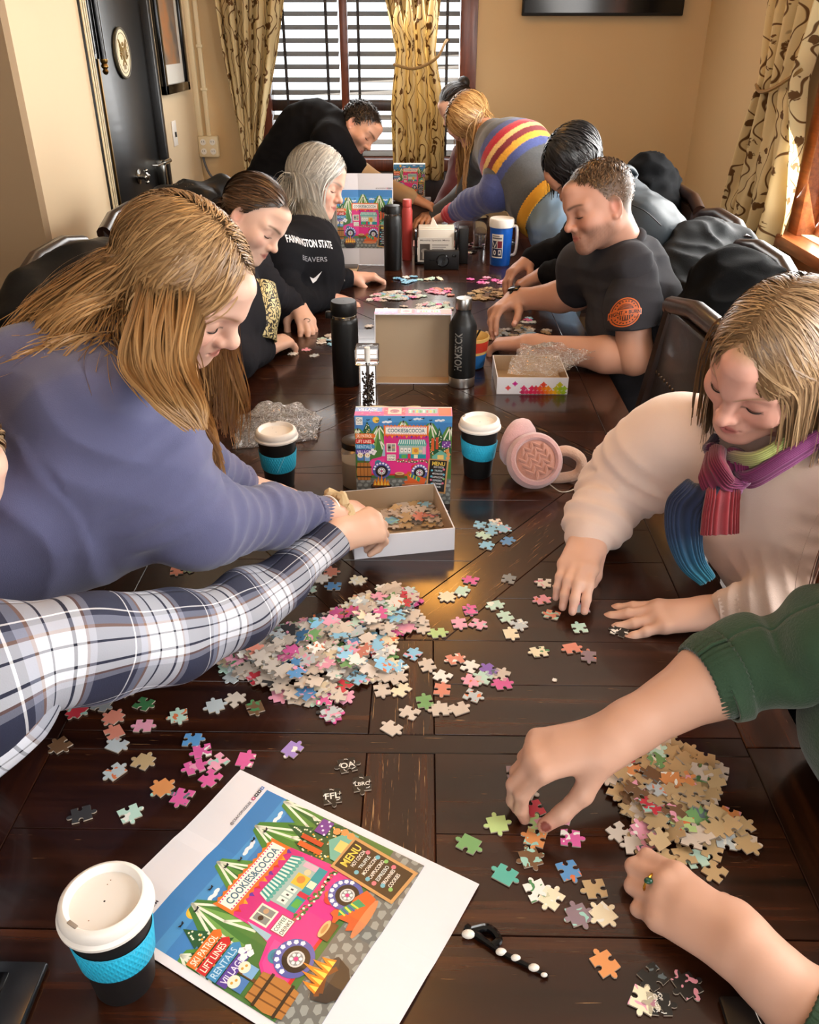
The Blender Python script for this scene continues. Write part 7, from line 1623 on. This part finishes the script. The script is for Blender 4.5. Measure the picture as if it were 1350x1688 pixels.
# ------------------------------------------------------------------ woman with brown hair tied back
def tied():
    R = np.random.default_rng(31); SK = '#e0b29a'; Rm = frame_of(cdir(.74, -.64, .02), cdir(.60, .66, .36)); c0 = headpos(Rm, 456, 413, 2.42); nb = W(362, 410, 2.52)
    head = xform(head_mesh('#e6bda8', '#b0685e', '#5a4432', (nb-c0) @ Rm, scalp='#4a3626', h=.003, wide=.97), Rm, c0)
    wN, eN, sN = W(440, 574, 2.50), W(385, 590, 2.35), W(335, 470, 2.40); wF, eF, sF = W(489, 503, 2.80), W(440, 480, 2.68), W(405, 440, 2.70)
    aN, _, _ = limb_hand(eN, wN, unit(W(474, 556, 2.58)-wN), cdir(-.1, .8, .6), 1, [(.5, .9, .5), (.6, 1., .5), (.7, 1., .5), (.8, 1., .5)], SK, h=.003, spread=.03, thumb_in=.8, thumb_curl=.5)
    aF, _, _ = limb_hand(eF, wF, unit(W(507, 530, 2.74)-wF), cdir(.4, .6, .7), -1, [(.5, .4, .3), (.4, .4, .3), (.4, .45, .3), (.5, .5, .3)], SK, h=.003, spread=.08, thumb_in=.8, thumb_curl=.4)
    p = person([head, aN, aF], 'young woman with brown hair tied back in a dark grey jacket'); lashes(None, Rm, c0, p)
    ch = W(350, 520, 2.45); hip = V3(-.84, 2.50, .56); B = Blob(); B.cone(nb, ch, .08, .15, k=.06).cone(ch, hip, .15, .17, k=.08).cone(sN, sF, .075, .075, k=.06)
    B.chain([sN, eN, eN*.15+wN*.85], [.07, .054, .038], k=.04).chain([sF, eF, eF*.15+wF*.85], [.07, .054, .038], k=.04); cloth('jacket', B, .008, mat('dark_grey_fleece', '#242327', .9, bump=.25, bscale=600, spec=.15), p, folds=.003, seed=2, limbs=(([sN, eN, wN], .08, .006, 15), ([sF, eF, wF], .08, .006, 15)))
    tube_cloth('patterned_top', [W(428, 470, 2.46), W(430, 510, 2.45), W(428, 560, 2.45)], [.045, .055, .05], swirl_mat(), p, n=30, nv=20, wr=.003)
    for c, r_ in ((wF*.35+W(507, 530, 2.74)*.65, 0),): 
        ax = unit(W(507, 530, 2.74)-wF); 
    ring_on(p, W(506, 528, 2.725), .0095)
    B = Blob(); seat_body(B, hip+V3(-.02, 0, -.04), (1, .03, 0)); cloth('trousers', B, .014, m_denim, p)
    def L(r, s): return .20+.02*R.normal(size=len(r))
    roots_t = ((.02, -.095, .0), (.012, -.108, -.01)); long_hair(p, Rm, c0, 2200, L, [(nb, ch, .09, .16)], ('#2e2016', '#6a4c34'), R, roots_t, gdir=unit(V3(-.5, -.1, -.8)), infl=1.07, wide=.97, clump=40, wave=.002, w_=(.0016, .001))
def swirl_mat():
    n = NT('swirl_print'); tc = n.n('ShaderNodeTexCoord'); w_ = n.n('ShaderNodeTexWave', Scale=30.0, Distortion=14.0, Detail=1.0); w_.inputs['Detail Scale'].default_value = 2.0; n.l(tc, 'Object', w_, 'Vector'); r = n.ramp([(.35, '#2b2418'), (.45, '#d8c890')]); n.l(w_, 'Fac', r, 'Fac'); n.l(r, 'Color', n.p, 'Base Color'); return n.m
def ring_on(p, c, r):
    q = MB(); q.tube([c+r*(RV*math.cos(a)+(UP*.5-AX*.5)*math.sin(a)) for a in np.linspace(0, 2*math.pi, 21)], .0013, 6); return q.build('ring', m_chrome, p)
tied()

# ------------------------------------------------------------------ woman with long grey hair
def grey():
    R = np.random.default_rng(41); SK = '#dba78f'; Rm = frame_of(cdir(.86, -.36, .12), cdir(.30, .86, .35)); c0 = headpos(Rm, 564, 331, 3.08); nb = W(497, 360, 3.08)
    head = xform(head_mesh('#dfae98', '#b0605a', '#8f857c', (nb-c0) @ Rm, scalp='#b9b3a8', h=.003, blush=.9), Rm, c0)
    wN, eN, sN = W(541, 492, 2.98), W(470, 500, 2.80), W(455, 420, 2.80); wF, eF, sF = W(576, 458, 3.26), W(520, 465, 3.15), W(520, 405, 3.10)
    aN, _, _ = limb_hand(eN, wN, unit(W(572, 496, 3.02)-wN), cdir(0, .9, .3), 1, [(.3, .3, .2), (.3, .3, .2), (.35, .3, .2), (.4, .4, .2)], SK, h=.003, spread=.04, thumb_in=.6)
    aF, _, _ = limb_hand(eF, wF, unit(W(608, 455, 3.28)-wF), cdir(0, .85, .4), -1, [(.5, .9, .5), (.6, .9, .5), (.6, .9, .5), (.7, .9, .5)], SK, h=.003, spread=.05, thumb_in=.8, thumb_curl=.5)
    p = person([head, aN, aF], 'woman with long grey hair in a black lettered hoodie'); lashes(None, Rm, c0, p)
    ch = W(487, 440, 3.02); hip = V3(-.82, 3.10, .56); B = Blob(); B.cone(nb, ch, .085, .15, k=.06).cone(ch, hip, .155, .17, k=.08).cone(sN, sF, .08, .08, k=.06)
    B.chain([sN, eN, eN*.12+wN*.88], [.072, .056, .040], k=.04).chain([sF, eF, eF*.12+wF*.88], [.072, .056, .040], k=.04).ell(W(508, 450, 3.0), (.10, .10, .12), k=.06)
    hd = cloth('hoodie', B, .008, mat('black_fleece', '#17171b', .9, bump=.25, bscale=600, spec=.15), p, folds=.003, seed=9, limbs=(([sN, eN, wN], .085, .006, 14), ([sF, eF, wF], .085, .006, 14)))
    A = Art(); A.text('FARMINGTON STATE', .5, .62, .17, '#d9d9dc', w=.98, cx=True, bold=.03); A.text('BEAVERS', .56, .40, .10, '#9a9aa0', w=.5, cx=True, bold=.0); A.poly([(.50, .20), (.545, .10), (.60, .13), (.70, .26), (.59, .185), (.555, .17)], '#e6e6e8')
    nn = unit(cdir(.55, .1, .83)); uy = unit(UP-nn*(UP @ nn)); ux = np.cross(uy, nn); decal(A, 'lettering', W(506, 424, 2.86), unit(ux+uy*.22), unit(uy-ux*.22), .225, .21, hd, p)
    B = Blob(); seat_body(B, hip+V3(-.02, 0, -.04), (1, .03, 0)); cloth('trousers', B, .014, m_denim, p)
    ring_on(p, W(575, 487, 3.0), .03) if False else None
    q = MB(); ax = unit(wN-eN); f = frame_of(ax, V3(0, 0, 1)); q.tube([wN+ax*.01+.027*(f[:, 0]*math.cos(a)+f[:, 2]*math.sin(a)) for a in np.linspace(0, 2*math.pi, 25)], .004, 8); q.build('bracelet', mat('pale_bracelet', '#cbb79c', .4), p)
    long_hair(p, Rm, c0, 4600, (.41, .47), [(nb, ch, .09, .165), (sN, sF, .07, .07)], ('#86837d', '#dcd9d0'), R, ((.096, .052, .0), (.085, -.10, -.02)), wave=.008, part=-.01, infl=1.27, cl=.3, w_=(.0022, .0012), tip='#cfcabf')
grey()

# ------------------------------------------------------------------ man in the charcoal T-shirt
def tee():
    R = np.random.default_rng(51); SK = '#bd8c74'; Rm = frame_of(cdir(-.90, -.36, .10), cdir(-.40, .80, .40)); c0 = headpos(Rm, 932, 377, 2.30); nb = W(1018, 396, 2.38)
    head = xform(head_mesh('#c08e78', '#a8625a', '#3f2c20', (nb-c0) @ Rm, man=True, stubble=.55, scalp='#5a4432', h=.0028, blush=.6), Rm, c0)
    wN, eN, sN = W(868, 568, 2.50), W(1045, 590, 2.36), W(1042, 440, 2.30); wF, eF, sF = W(846, 494, 2.76), W(950, 487, 2.66), W(962, 440, 2.56)
    aN, _, _ = limb_hand(eN, wN, unit(W(835, 565, 2.54)-wN), cdir(0, .9, .35), -1, [(.6, .8, .5), (.65, .9, .5), (.7, .9, .5), (.7, .9, .5)], SK, (.050, .030), h=.003, spread=.02, thumb_in=.8, sc=1.05)
    aF, _, _ = limb_hand(eF, wF, unit(W(812, 512, 2.70)-wF), cdir(-.5, .75, .4), 1, [(.5, .45, .2), (.6, .5, .3), (.8, .6, .3), (.9, .7, .4)], SK, (.048, .031), h=.003, spread=.05, thumb_in=.5, thumb_curl=.3, sc=1.05)
    B = Blob(); B.chain([sN, eN*.95+sN*.05, eN], [.046, .050, .050], k=.02).chain([sF, eF], [.050, .050], k=.02); u_ = B.mesh(.005)
    p = person([head, aN, aF, (u_[0], u_[1], lin(SK))], 'man with cropped brown hair in a charcoal T-shirt and black watch'); lashes(None, Rm, c0, p)
    ch = W(1045, 520, 2.46); hip = V3(.74, 2.48, .56); B = Blob(); B.cone(nb+V3(.02, 0, -.05), ch, .065, .120, k=.06).cone(ch, hip, .125, .15, k=.08).cone(sN, sF, .066, .066, k=.07).cone(W(1062, 430, 2.42), W(1075, 560, 2.5), .06, .09, k=.06)
    B.chain([sF, sF*.35+eF*.65], [.070, .066], k=.05)
    sh = cloth('t_shirt', B, .0065, m_char, p, folds=.0028, fscale=24, seed=15, limbs=(([nb, ch, hip], .19, .008, 8),))
    B = Blob(); e1 = sN*.33+eN*.67; B.chain([sN+V3(.01, 0, -.02), sN*.6+eN*.4, sN*.2+eN*.8], [.060, .072, .078], k=.03).cut(e1, e1-sN); sh = cloth('short_sleeve', B, .0045, m_char, p, folds=.002, fscale=26, seed=4, limbs=(([sN, eN], .1, .004, 12),))
    tube_cloth('collar', [nb+V3(.012, 0, -.022)+.066*(Rm[:, 0]*math.cos(a)+unit(np.cross(unit(c0-nb), Rm[:, 0]))*math.sin(a)) for a in np.linspace(0, 2*math.pi, 16)], [.013, .013], m_char, p, n=10, nv=50)
    A = Art(); A.disc(.5, .5, .47, '#c8622c', 30); A.disc(.5, .5, .43, '#3a2a22', 30); A.disc(.5, .5, .40, '#c8622c', 30); A.disc(.5, .5, .27, '#3a2a22', 28)
    A.rect(.0, .40, 1, .60, '#c8622c'); A.text('FIGHT', .03, .44, .16, '#2a211c', w=.40, bold=.03); A.text('BURN', .60, .44, .16, '#2a211c', w=.37, bold=.03); A.poly([(.515+.05*(1 if i % 2 == 0 else .45)*math.sin(i*math.pi/5), .50+.05*(1 if i % 2 == 0 else .45)*math.cos(i*math.pi/5)) for i in range(10)], '#2a211c')
    for i in range(6): A.rect(.30+.07*i, .26, .335+.07*i, .39, '#c8622c')
    for i in range(5): A.rect(.30, .625+.03*i, .70, .637+.03*i, '#c8622c')
    A.dots([(.5+.345*math.cos(a), .5+.345*math.sin(a)) for a in list(np.linspace(.5, 2.64, 9))+list(np.linspace(3.7, 5.7, 8))], .025, '#3a2a22', 6)
    nn = unit(cdir(-.1, .1, 1)); uy = unit(UP-nn*(UP @ nn)); ux = np.cross(uy, nn); decal(A, 'sleeve_badge', W(1035, 506, 2.22), ux, uy, .082, .076, sh, p)
    q = MB(); axw = unit(wF-eF); f = frame_of(axw, V3(0, 0, 1)); q.tube([wF-axw*.005+.034*(f[:, 0]*math.cos(a)+f[:, 2]*math.sin(a)) for a in np.linspace(0, 2*math.pi, 25)], .006, 8); q.build('watch_strap', m_black, p); MB().rbox((-.018, -.016, -.005), (.018, .016, .005), .004).xf(frame_m(wF+unit(cdir(0, .8, .6))*.038, axw, unit(np.cross(cdir(0, .8, .6), axw)), cdir(0, .8, .6))).build('watch_case', m_blackgloss, p)
    B = Blob(); seat_body(B, hip+V3(.02, 0, -.04), (-1, .03, 0)); cloth('jeans', B, .014, m_denim, p)
    short_hair(p, Rm, c0, 2600, R, ('#3a2a1c', '#7a5c40'), .026, comb=(0, .4, -.3), lift=.5, fade=1, hl=.0, messy=.3)
tee()

# ------------------------------------------------------------------ black-haired person in the dark teal jacket
def teal():
    R = np.random.default_rng(61); SK = '#ba8870'; Rm = frame_of(cdir(-.52, -.82, -.18), cdir(-.55, .5, .65)); c0 = W(948, 272, 2.72); nb = W(1008, 322, 2.82)
    head = xform(head_mesh('#c99072', '#a8625a', '#1c1614', (nb-c0) @ Rm, man=True, scalp='#15110f', h=.0035), Rm, c0)
    wN, eN, sN = W(896, 452, 3.02), W(985, 445, 2.85), W(1045, 375, 2.70); wF, eF, sF = W(872, 428, 3.14), W(945, 405, 3.05), W(975, 350, 2.95)
    aN, _, _ = limb_hand(eN, wN, unit(W(866, 464, 3.05)-wN), cdir(-.1, .85, .45), -1, [(.5, .8, .5)]*4, SK, h=.0032, spread=.02, thumb_in=.8)
    aF, _, _ = limb_hand(eF, wF, unit(W(850, 442, 3.12)-wF), cdir(-.6, .7, .4), 1, [(.5, .5, .3)]*4, SK, h=.0032, spread=.03, thumb_in=.7)
    p = person([head, aN, aF], 'black-haired person in a dark teal jacket bending over the pieces')
    m_teal = mat('dark_teal_shell', '#222d35', .6, bump=.15, bscale=500); ch = W(1050, 410, 2.80); hip = V3(.78, 3.0, .56); B = Blob(); B.cone(nb, ch, .09, .145, k=.06).cone(ch, hip, .15, .17, k=.08).cone(sN, sF, .085, .08, k=.06)
    cloth('jacket', B, .008, m_teal, p, folds=.004, fscale=26, seed=4, limbs=(([nb, ch, hip], .18, .008, 8),))
    B = Blob(); B.chain([sN, eN, eN*.12+wN*.88], [.076, .058, .042], k=.04).chain([sF, eF, eF*.12+wF*.88], [.074, .056, .042], k=.04); cloth('sleeves', B, .008, m_blk, p, folds=.003, seed=6, limbs=(([sN, eN, wN], .09, .006, 14), ([sF, eF, wF], .09, .006, 14)))
    tube_cloth('collar', [W(1003, 300, 2.66), W(1030, 276, 2.72), W(1044, 292, 2.78), W(1030, 312, 2.72)], [.016, .02, .02, .014], m_teal, p, n=14, nv=30, flat=.5)
    for i, (a, b_) in enumerate((((1028, 332), (1090, 372)), ((1038, 318), (1032, 375)))): q = MB(); q.tube(catmull([W(*a, 2.59), W((a[0]+b_[0])/2+4, (a[1]+b_[1])/2-4, 2.585), W(*b_, 2.60)], 12), .0022, 5); q.build('seam', m_black, p)
    B = Blob(); seat_body(B, hip+V3(.02, 0, -.04), (-1, .03, 0)); cloth('trousers', B, .014, m_denim, p)
    long_hair(p, Rm, c0, 3000, (.10, .15), [(nb, c0, .06, .06)], ('#0b0909', '#2a282a'), R, ((.062, .085, .0), (.07, -.085, -.01)), infl=1.16, wave=.006, cl=.45, clump=60, w_=(.0022, .0010), part=.015)
teal()

# ------------------------------------------------------------------ man in black bending over the far end
def black():
    R = np.random.default_rng(71); SK = '#d09a7c'; Rm = frame_of(cdir(.66, -.74, .05), cdir(.70, .66, .25)); c0 = headpos(Rm, 610, 246, 3.95); nb = W(556, 212, 3.98)
    head = xform(head_mesh('#d29d80', '#a8625a', '#2a1d16', (nb-c0) @ Rm, man=True, stubble=.75, scalp='#241a15', h=.0034), Rm, c0); lash = None
    wR, eR, sR = W(682, 327, 4.16), W(600, 292, 4.05), W(545, 235, 3.9)
    aR, _, _ = limb_hand(eR, wR, unit(W(705, 336, 4.18)-wR), cdir(.1, .8, .5), 1, [(.5, .6, .4)]*4, '#c28a66', h=.0035, spread=.05, thumb_in=.7)
    p = person([head, aR], 'bearded man in a black top bending over the far end of the table'); lashes(None, Rm, c0, p)
    B = Blob(); ch = W(505, 228, 4.1); hip = V3(-.74, 4.45, .93); B.cone(nb, ch, .08, .125, k=.06).cone(ch, hip, .135, .15, k=.08).cone(sR, W(540, 200, 4.2), .085, .08, k=.06).cone(sR, sR*.35+eR*.65, .075, .062, k=.05); B.cone(W(520, 205, 4.05), W(475, 270, 4.15), .10, .125, k=.08)
    cloth('black_top', B, .009, m_blk, p, folds=.004, seed=8, limbs=(([nb, ch, hip], .19, .006, 8),))
    B = Blob(); B.chain([sR*.45+eR*.55, eR, eR*.1+wR*.9], [.052, .050, .040], k=.03); cloth('beige_undersleeve', B, .007, mat('beige_knit', '#b99a72', .85, bump=.3, bscale=400), p, folds=.002, seed=2)
    B = Blob(); B.ell(hip, (.15, .16, .13), k=.05)
    for s in (-.1, .1): B.cone(hip+V3(0, s, 0), hip+V3(0, s, -.48), .09, .062, k=.05).cone(hip+V3(0, s, -.48), V3(hip[0]-.02, hip[1]+s, .09), .06, .045, k=.03).cone(V3(hip[0]-.03, hip[1]+s, .045), V3(hip[0]+.13, hip[1]+s, .045), .045, .038, k=.02)
    cloth('trousers', B, .014, m_denim, p); short_hair(p, Rm, c0, 1800, R, ('#15100d', '#3a2c24'), .03, comb=(0, .5, -.2), lift=.5, messy=.35, w_=.0016, infl=1.02)
black()

# ------------------------------------------------------------------ blond woman in the striped jumper, and the dark-haired person behind her
def striped():
    R = np.random.default_rng(81); SK = '#dfae98'; Rm = frame_of(cdir(-.50, -.80, -.35), cdir(-.60, .50, .62)); c0 = W(776, 200, 3.86); nb = W(815, 228, 3.74)
    head = xform(head_mesh(SK, '#b0605a', '#8a6a44', (nb-c0) @ Rm, scalp='#a97c42', h=.0036), Rm, c0)
    sN, eN, wN = W(828, 250, 3.58), W(818, 318, 3.62), W(738, 354, 3.95); sF, eF, wF = W(800, 262, 3.95), W(770, 320, 4.1), W(720, 352, 4.2)
    aN, _, _ = limb_hand(eN, wN, unit(W(704, 366, 4.08)-wN), cdir(-.1, .85, .4), -1, [(.2, .3, .2)]*4, SK, h=.0035, spread=.05, thumb_in=.5)
    p = person([head, aN], 'long-haired blond woman in a grey striped jumper leaning over the table')
    A0, B0 = W(800, 214, 3.66), W(905, 335, 3.52); ax = unit(B0-A0); ch = W(852, 262, 3.64); hip = W(905, 352, 3.55)
    B = Blob(); B.cone(nb, ch, .08, .145, k=.06).cone(ch, W(890, 320, 3.58), .145, .15, k=.08).cone(W(826, 238, 3.62), sF, .078, .078, k=.06).chain([sF, eF, wF], [.07, .055, .04], k=.04)
    g, bl, rd, cr, mr, yl = (np.array(lin(c)) for c in ('#4a4d50', '#43508a', '#b81f34', '#e0bf7a', '#7a1f2c', '#e2a534'))
    def colf(v):
        t = (v-A0) @ ax; L = np.linalg.norm(B0-A0); t = t/L; c = np.tile(g, (len(v), 1))
        for a, b_, k in ((.20, .27, bl), (.27, .345, rd), (.345, .395, cr), (.395, .455, mr), (.455, .52, yl), (.52, .60, bl)): c[(t >= a) & (t < b_)] = k
        return c*(.88+.24*R.random(len(v)))[:, None]
    cloth('striped_jumper', B, .0055, vcol_mat('jumper_knit', .9, sheen=.3, bump=.5, bscale=260), p, folds=.002, seed=3, colf=colf)
    B = Blob(); B.chain([sN, eN, eN*.5+wN*.5, eN*.04+wN*.96], [.062, .068, .058, .040], k=.04)
    def cols_(v):
        q = eN-sN; t = ((v-sN) @ q)/(q @ q); q2 = wN-eN; t2 = ((v-eN) @ q2)/(q2 @ q2); c = np.tile(g, (len(v), 1)); c[t > .62] = bl; c[t2 > .82] = rd; return c*(.88+.24*R.random(len(v)))[:, None]
    cloth('sleeve', B, .005, vcol_mat('jumper_knit', .9), p, folds=.0015, seed=8, colf=cols_, limbs=(([sN, eN, wN], .09, .006, 13),))
    hemc = A0+ax*np.linalg.norm(B0-A0)*1.02; tube_cloth('hem', [hemc-ax*.022, hemc, hemc+ax*.03], [.152, .156, .150], mat('yellow_rib', '#d69a2c', .9, bump=.4, bscale=300), p, n=150, nv=10, rib=.0035)
    B = Blob(); hp = hip+V3(.06, -.02, -.03); B.ell(hp, (.155, .165, .15), k=.05)
    for s in (-.09, .09): B.cone(hp+V3(0, s, -.02), V3(hp[0]+.02, hp[1]+s, .48), .10, .065, k=.05).cone(V3(hp[0]+.02, hp[1]+s, .48), V3(hp[0]+.05, hp[1]+s, .09), .062, .05, k=.03).cone(V3(hp[0]+.05, hp[1]+s, .045), V3(hp[0]-.10, hp[1]+s, .045), .045, .038, k=.02)
    jn = cloth('jeans', B, .009, mat('light_denim', '#7f9bb6', .85, bump=.3, bscale=400, var=.12, vscale=14), p, folds=.004, seed=5, limbs=(([hp, V3(hp[0], hp[1], .4)], .2, .006, 14),))
    long_hair(p, Rm, c0, 2600, lambda r, s: R.uniform(.34, .42, len(r)), [(nb, ch, .09, .155), (sN, sF, .09, .09)], ('#8a5e30', '#dcb478'), R, ((.075, .078, -.015), (.075, -.085, -.01)), wave=.010, infl=1.20, w_=(.0026, .0014), cl=.4)
striped()
def maroon():
    R = np.random.default_rng(91); Rm = frame_of(cdir(-.7, -.7, .1), cdir(-.3, .7, .6)); c0 = W(752, 176, 4.6); nb = W(776, 212, 4.6)
    head = xform(head_mesh('#d8a88e', '#b0605a', '#2a1d16', (nb-c0) @ Rm, scalp='#1c1512', h=.004), Rm, c0); s, e, w_ = W(770, 262, 4.3), W(745, 325, 4.3), W(722, 346, 4.25)
    a, _, _ = limb_hand(e, w_, unit(W(708, 352, 4.22)-w_), cdir(0, .8, .5), -1, [(.4, .5, .3)]*4, '#c9906e', h=.004)
    p = person([head, a], 'dark-haired person in a maroon top half hidden by the blond woman'); B = Blob(); ch = W(800, 280, 4.45); B.cone(nb, ch, .08, .14, k=.06).cone(ch, V3(.62, 4.55, .9), .15, .16, k=.06).chain([s, e, e*.15+w_*.85], [.075, .06, .042], k=.04).cone(s, ch, .08, .12, k=.05); cloth('maroon_top', B, .010, mat('maroon_knit', '#4a1418', .9, sheen=.2), p, folds=.003)
    B = Blob(); hip = V3(.66, 4.57, .86); B.ell(hip, (.15, .15, .13), k=.05)
    for q in (-.09, .09): B.cone(hip+V3(q, 0, 0), V3(hip[0]+q, hip[1], .09), .09, .05, k=.05).cone(V3(hip[0]+q, hip[1]+.02, .045), V3(hip[0]+q, hip[1]-.1, .045), .045, .038, k=.02)
    cloth('trousers', B, .016, m_denim, p)
    long_hair(p, Rm, c0, 1300, (.16, .2), [], ('#140e0b', '#3a2a20'), R, ((.02, -.095, .03), (.012, -.108, .02)), infl=1.08, wave=.002, w_=(.0022, .0014)); q = MB().ball(c0+Rm @ np.array([0, -.10, .07]), .035, 14); q.build('hair_bun', mat('bun_dark', '#1c1512', .5, bump=.6, bscale=120), p)
maroon()
# ================================================================== CHAIRS AND COATS
m_leather = mat('dark_leather', '#1c1412', .38, bump=.12, bscale=180, coat=.15); m_chairwood = wood_mat('chair_wood', '#160b07', '#2c160d', 5, .3, (14, 14, 1)); m_nail = mat('bronze_nail', '#6a5540', .3, .9)
def chair(label, loc, rz, group='leather dining chairs round the table'):
    c = thing('dining_chair', label, 'chair', loc, rz, group)        # local: the sitter faces +Y
    MB().rbox((-.235, -.22, .40), (.235, .24, .455), .012).build('seat_frame', m_chairwood, c); MB().rbox((-.225, -.20, .452), (.225, .235, .495), .018, seg=3).build('seat', m_leather, c)
    for sx in (-1, 1):
        MB().rbox((sx*.215-.022, .19, 0), (sx*.215+.022, .235, .42), .004).build('leg', m_chairwood, c)
        q = MB(); q.tube([(sx*.215, -.235, 0), (sx*.215, -.21, .42), (sx*.215, -.235, .75), (sx*.212, -.275, 1.03)], [.022, .024, .022, .020], 8); q.build('leg', m_chairwood, c)
    MB().tube([(-.23, -.275, 1.02), (-.1, -.285, 1.045), (.1, -.285, 1.045), (.23, -.275, 1.02)], .024, 10).build('top_rail', m_chairwood, c)
    q = MB(); q.rbox((-.195, -.018, 0), (.195, .018, .48), .012); q.xf(Matrix.Translation((0, -.232, .545)) @ Matrix.Rotation(.095, 4, 'X')); bk = q.build('back_panel', m_leather, c)
    q = MB()
    M = Matrix.Translation((0, -.232, .545)) @ Matrix.Rotation(.095, 4, 'X')
    for i in range(19):
        for (x, z) in ((-.18+.02*i, .325), (-.18+.02*i, .02)): q.ball((x, .0185, z), .0048, 6, 0, (1, .6, 1))
    q.xf(M).build('nailheads', m_nail, bk)
    return c
ca, cb_ = PZ(1105, 514, 1.02), PZ(1165, 551, 1.02)
ch0 = chair('empty leather dining chair pushed in beside the charcoal T-shirt man', (.345, 1.80, 0), math.pi/2+.08)
for loc, rz, lab in (((-.93, 1.02, 0), -math.pi/2, 'leather dining chair behind the lavender sweatshirt woman'), ((-.80, 2.50, 0), -math.pi/2, 'leather dining chair holding the woman with tied brown hair'), ((-.78, 3.10, 0), -math.pi/2, 'leather dining chair under the grey-haired woman'),
                     ((.70, 2.48, 0), math.pi/2, 'leather dining chair under the charcoal T-shirt man'), ((.74, 3.0, 0), math.pi/2, 'leather dining chair under the teal jacket person'), ((.97, 1.12, 0), math.pi/2, 'leather dining chair under the pink sweatshirt woman')):
    o = dup(ch0, loc, rz, lab)
def coat(label, chain_pts, mats, loc, seed, h=.009, amp=.011, fs=30, col='#101216', extra=()):
    t = wthing('coat', label, 'coat', loc); B = Blob()
    for a, b_, ra, rb in chain_pts: B.cone(a, b_, ra, rb, k=.05)
    cloth('shell', B, h, mats, t, folds=amp, fscale=fs, seed=seed); return t
m_puff = mat('black_nylon', '#08080a', .45, spec=.3, bump=.2, bscale=60); m_fleece = mat('black_fleece_coat', '#060709', .9, bump=.3, bscale=400, spec=.12); m_softshell = mat('dark_blue_shell', '#0c0f12', .7, spec=.2, bump=.2, bscale=300)
coat('black puffer coat hung on the chair behind the lavender woman', [(W(70, 500, 1.75), W(170, 440, 1.85), .07, .06), (W(55, 540, 1.72), W(60, 640, 1.75), .07, .09), (W(150, 470, 1.8), W(110, 600, 1.78), .08, .1)], m_puff, (*W(90, 560, 1.75)[:2], .9), 3)
fc = coat('black hooded puffer with tan fur trim by the door', [(W(322, 322, 3.25), W(365, 312, 3.3), .055, .05), (W(330, 345, 3.25), W(340, 400, 3.3), .09, .12), (W(280, 330, 3.2), W(300, 400, 3.2), .06, .10)], m_puff, (*W(335, 360, 3.25)[:2], .9), 5)
R = np.random.default_rng(4); base = np.array([W(x, y, 3.2) for x, y in zip(R.uniform(288, 318, 500), R.uniform(322, 338, 500))]); dr_ = np.stack([R.normal(size=500)*.5-.1, R.normal(size=500)*.4, np.abs(R.normal(size=500))+.3], 1); dr_ /= np.linalg.norm(dr_, axis=1, keepdims=True)
S = base[:, None]+dr_[:, None]*np.linspace(0, .045, 5)[None, :, None]; v, f, c = strands(S, .0016, .0005, '#8a6a42', '#d8b98a', R); link('fur_trim', v, f, m_hair, fc, col=c)
coat('black padded jacket over the farthest chair by the wall', [(W(1072, 285, 3.35), W(1098, 300, 3.4), .065, .06), (W(1070, 300, 3.35), W(1085, 400, 3.4), .085, .12)], m_fleece, (*W(1085, 340, 3.38)[:2], .8), 6)
coat('dark softshell jacket with raised collar draped on a chair', [(W(1165, 402, 2.72), W(1205, 410, 2.75), .075, .065), (W(1150, 420, 2.68), W(1130, 520, 2.6), .085, .12), (W(1200, 430, 2.75), W(1190, 540, 2.7), .09, .13), (W(1130, 400, 2.66), W(1110, 450, 2.6), .04, .06)], m_softshell, (*W(1160, 460, 2.68)[:2], .8), 8)
coat('black fleece jacket heaped over the chair behind the blond bob', [(W(1205, 450, 2.35), W(1290, 490, 2.3), .06, .06), (W(1190, 470, 2.3), W(1170, 560, 2.25), .09, .12), (W(1230, 490, 2.3), W(1250, 570, 2.25), .09, .13)], m_fleece, (*W(1220, 520, 2.3)[:2], .8), 9)
dup(ch0, (.74, 3.52, 0), math.pi/2, 'leather dining chair under the padded jacket by the wall')
sp_ = wthing('wooden_chair_back', 'tan wooden chair back corner beside the teal jacket', 'chair', (*W(1100, 400, 2.95)[:2], 0))
MB().rbox((-.012, -.16, .45), (.012, .16, .98), .01).xf(Matrix.Translation(Vector(W(1096, 372, 2.98)*V3(1, 1, 0)))).build('back_panel', wood_mat('tan_wood', '#8a5a3a', '#b07a50', 5, .35, (14, 14, 1)), sp_)
for yy in (-.14, .14): MB().rbox((-.016, yy-.016, 0), (.016, yy+.016, .5), .004).xf(Matrix.Translation(Vector(W(1096, 372, 2.98)*V3(1, 1, 0)))).build('leg', m_chairwood, sp_)
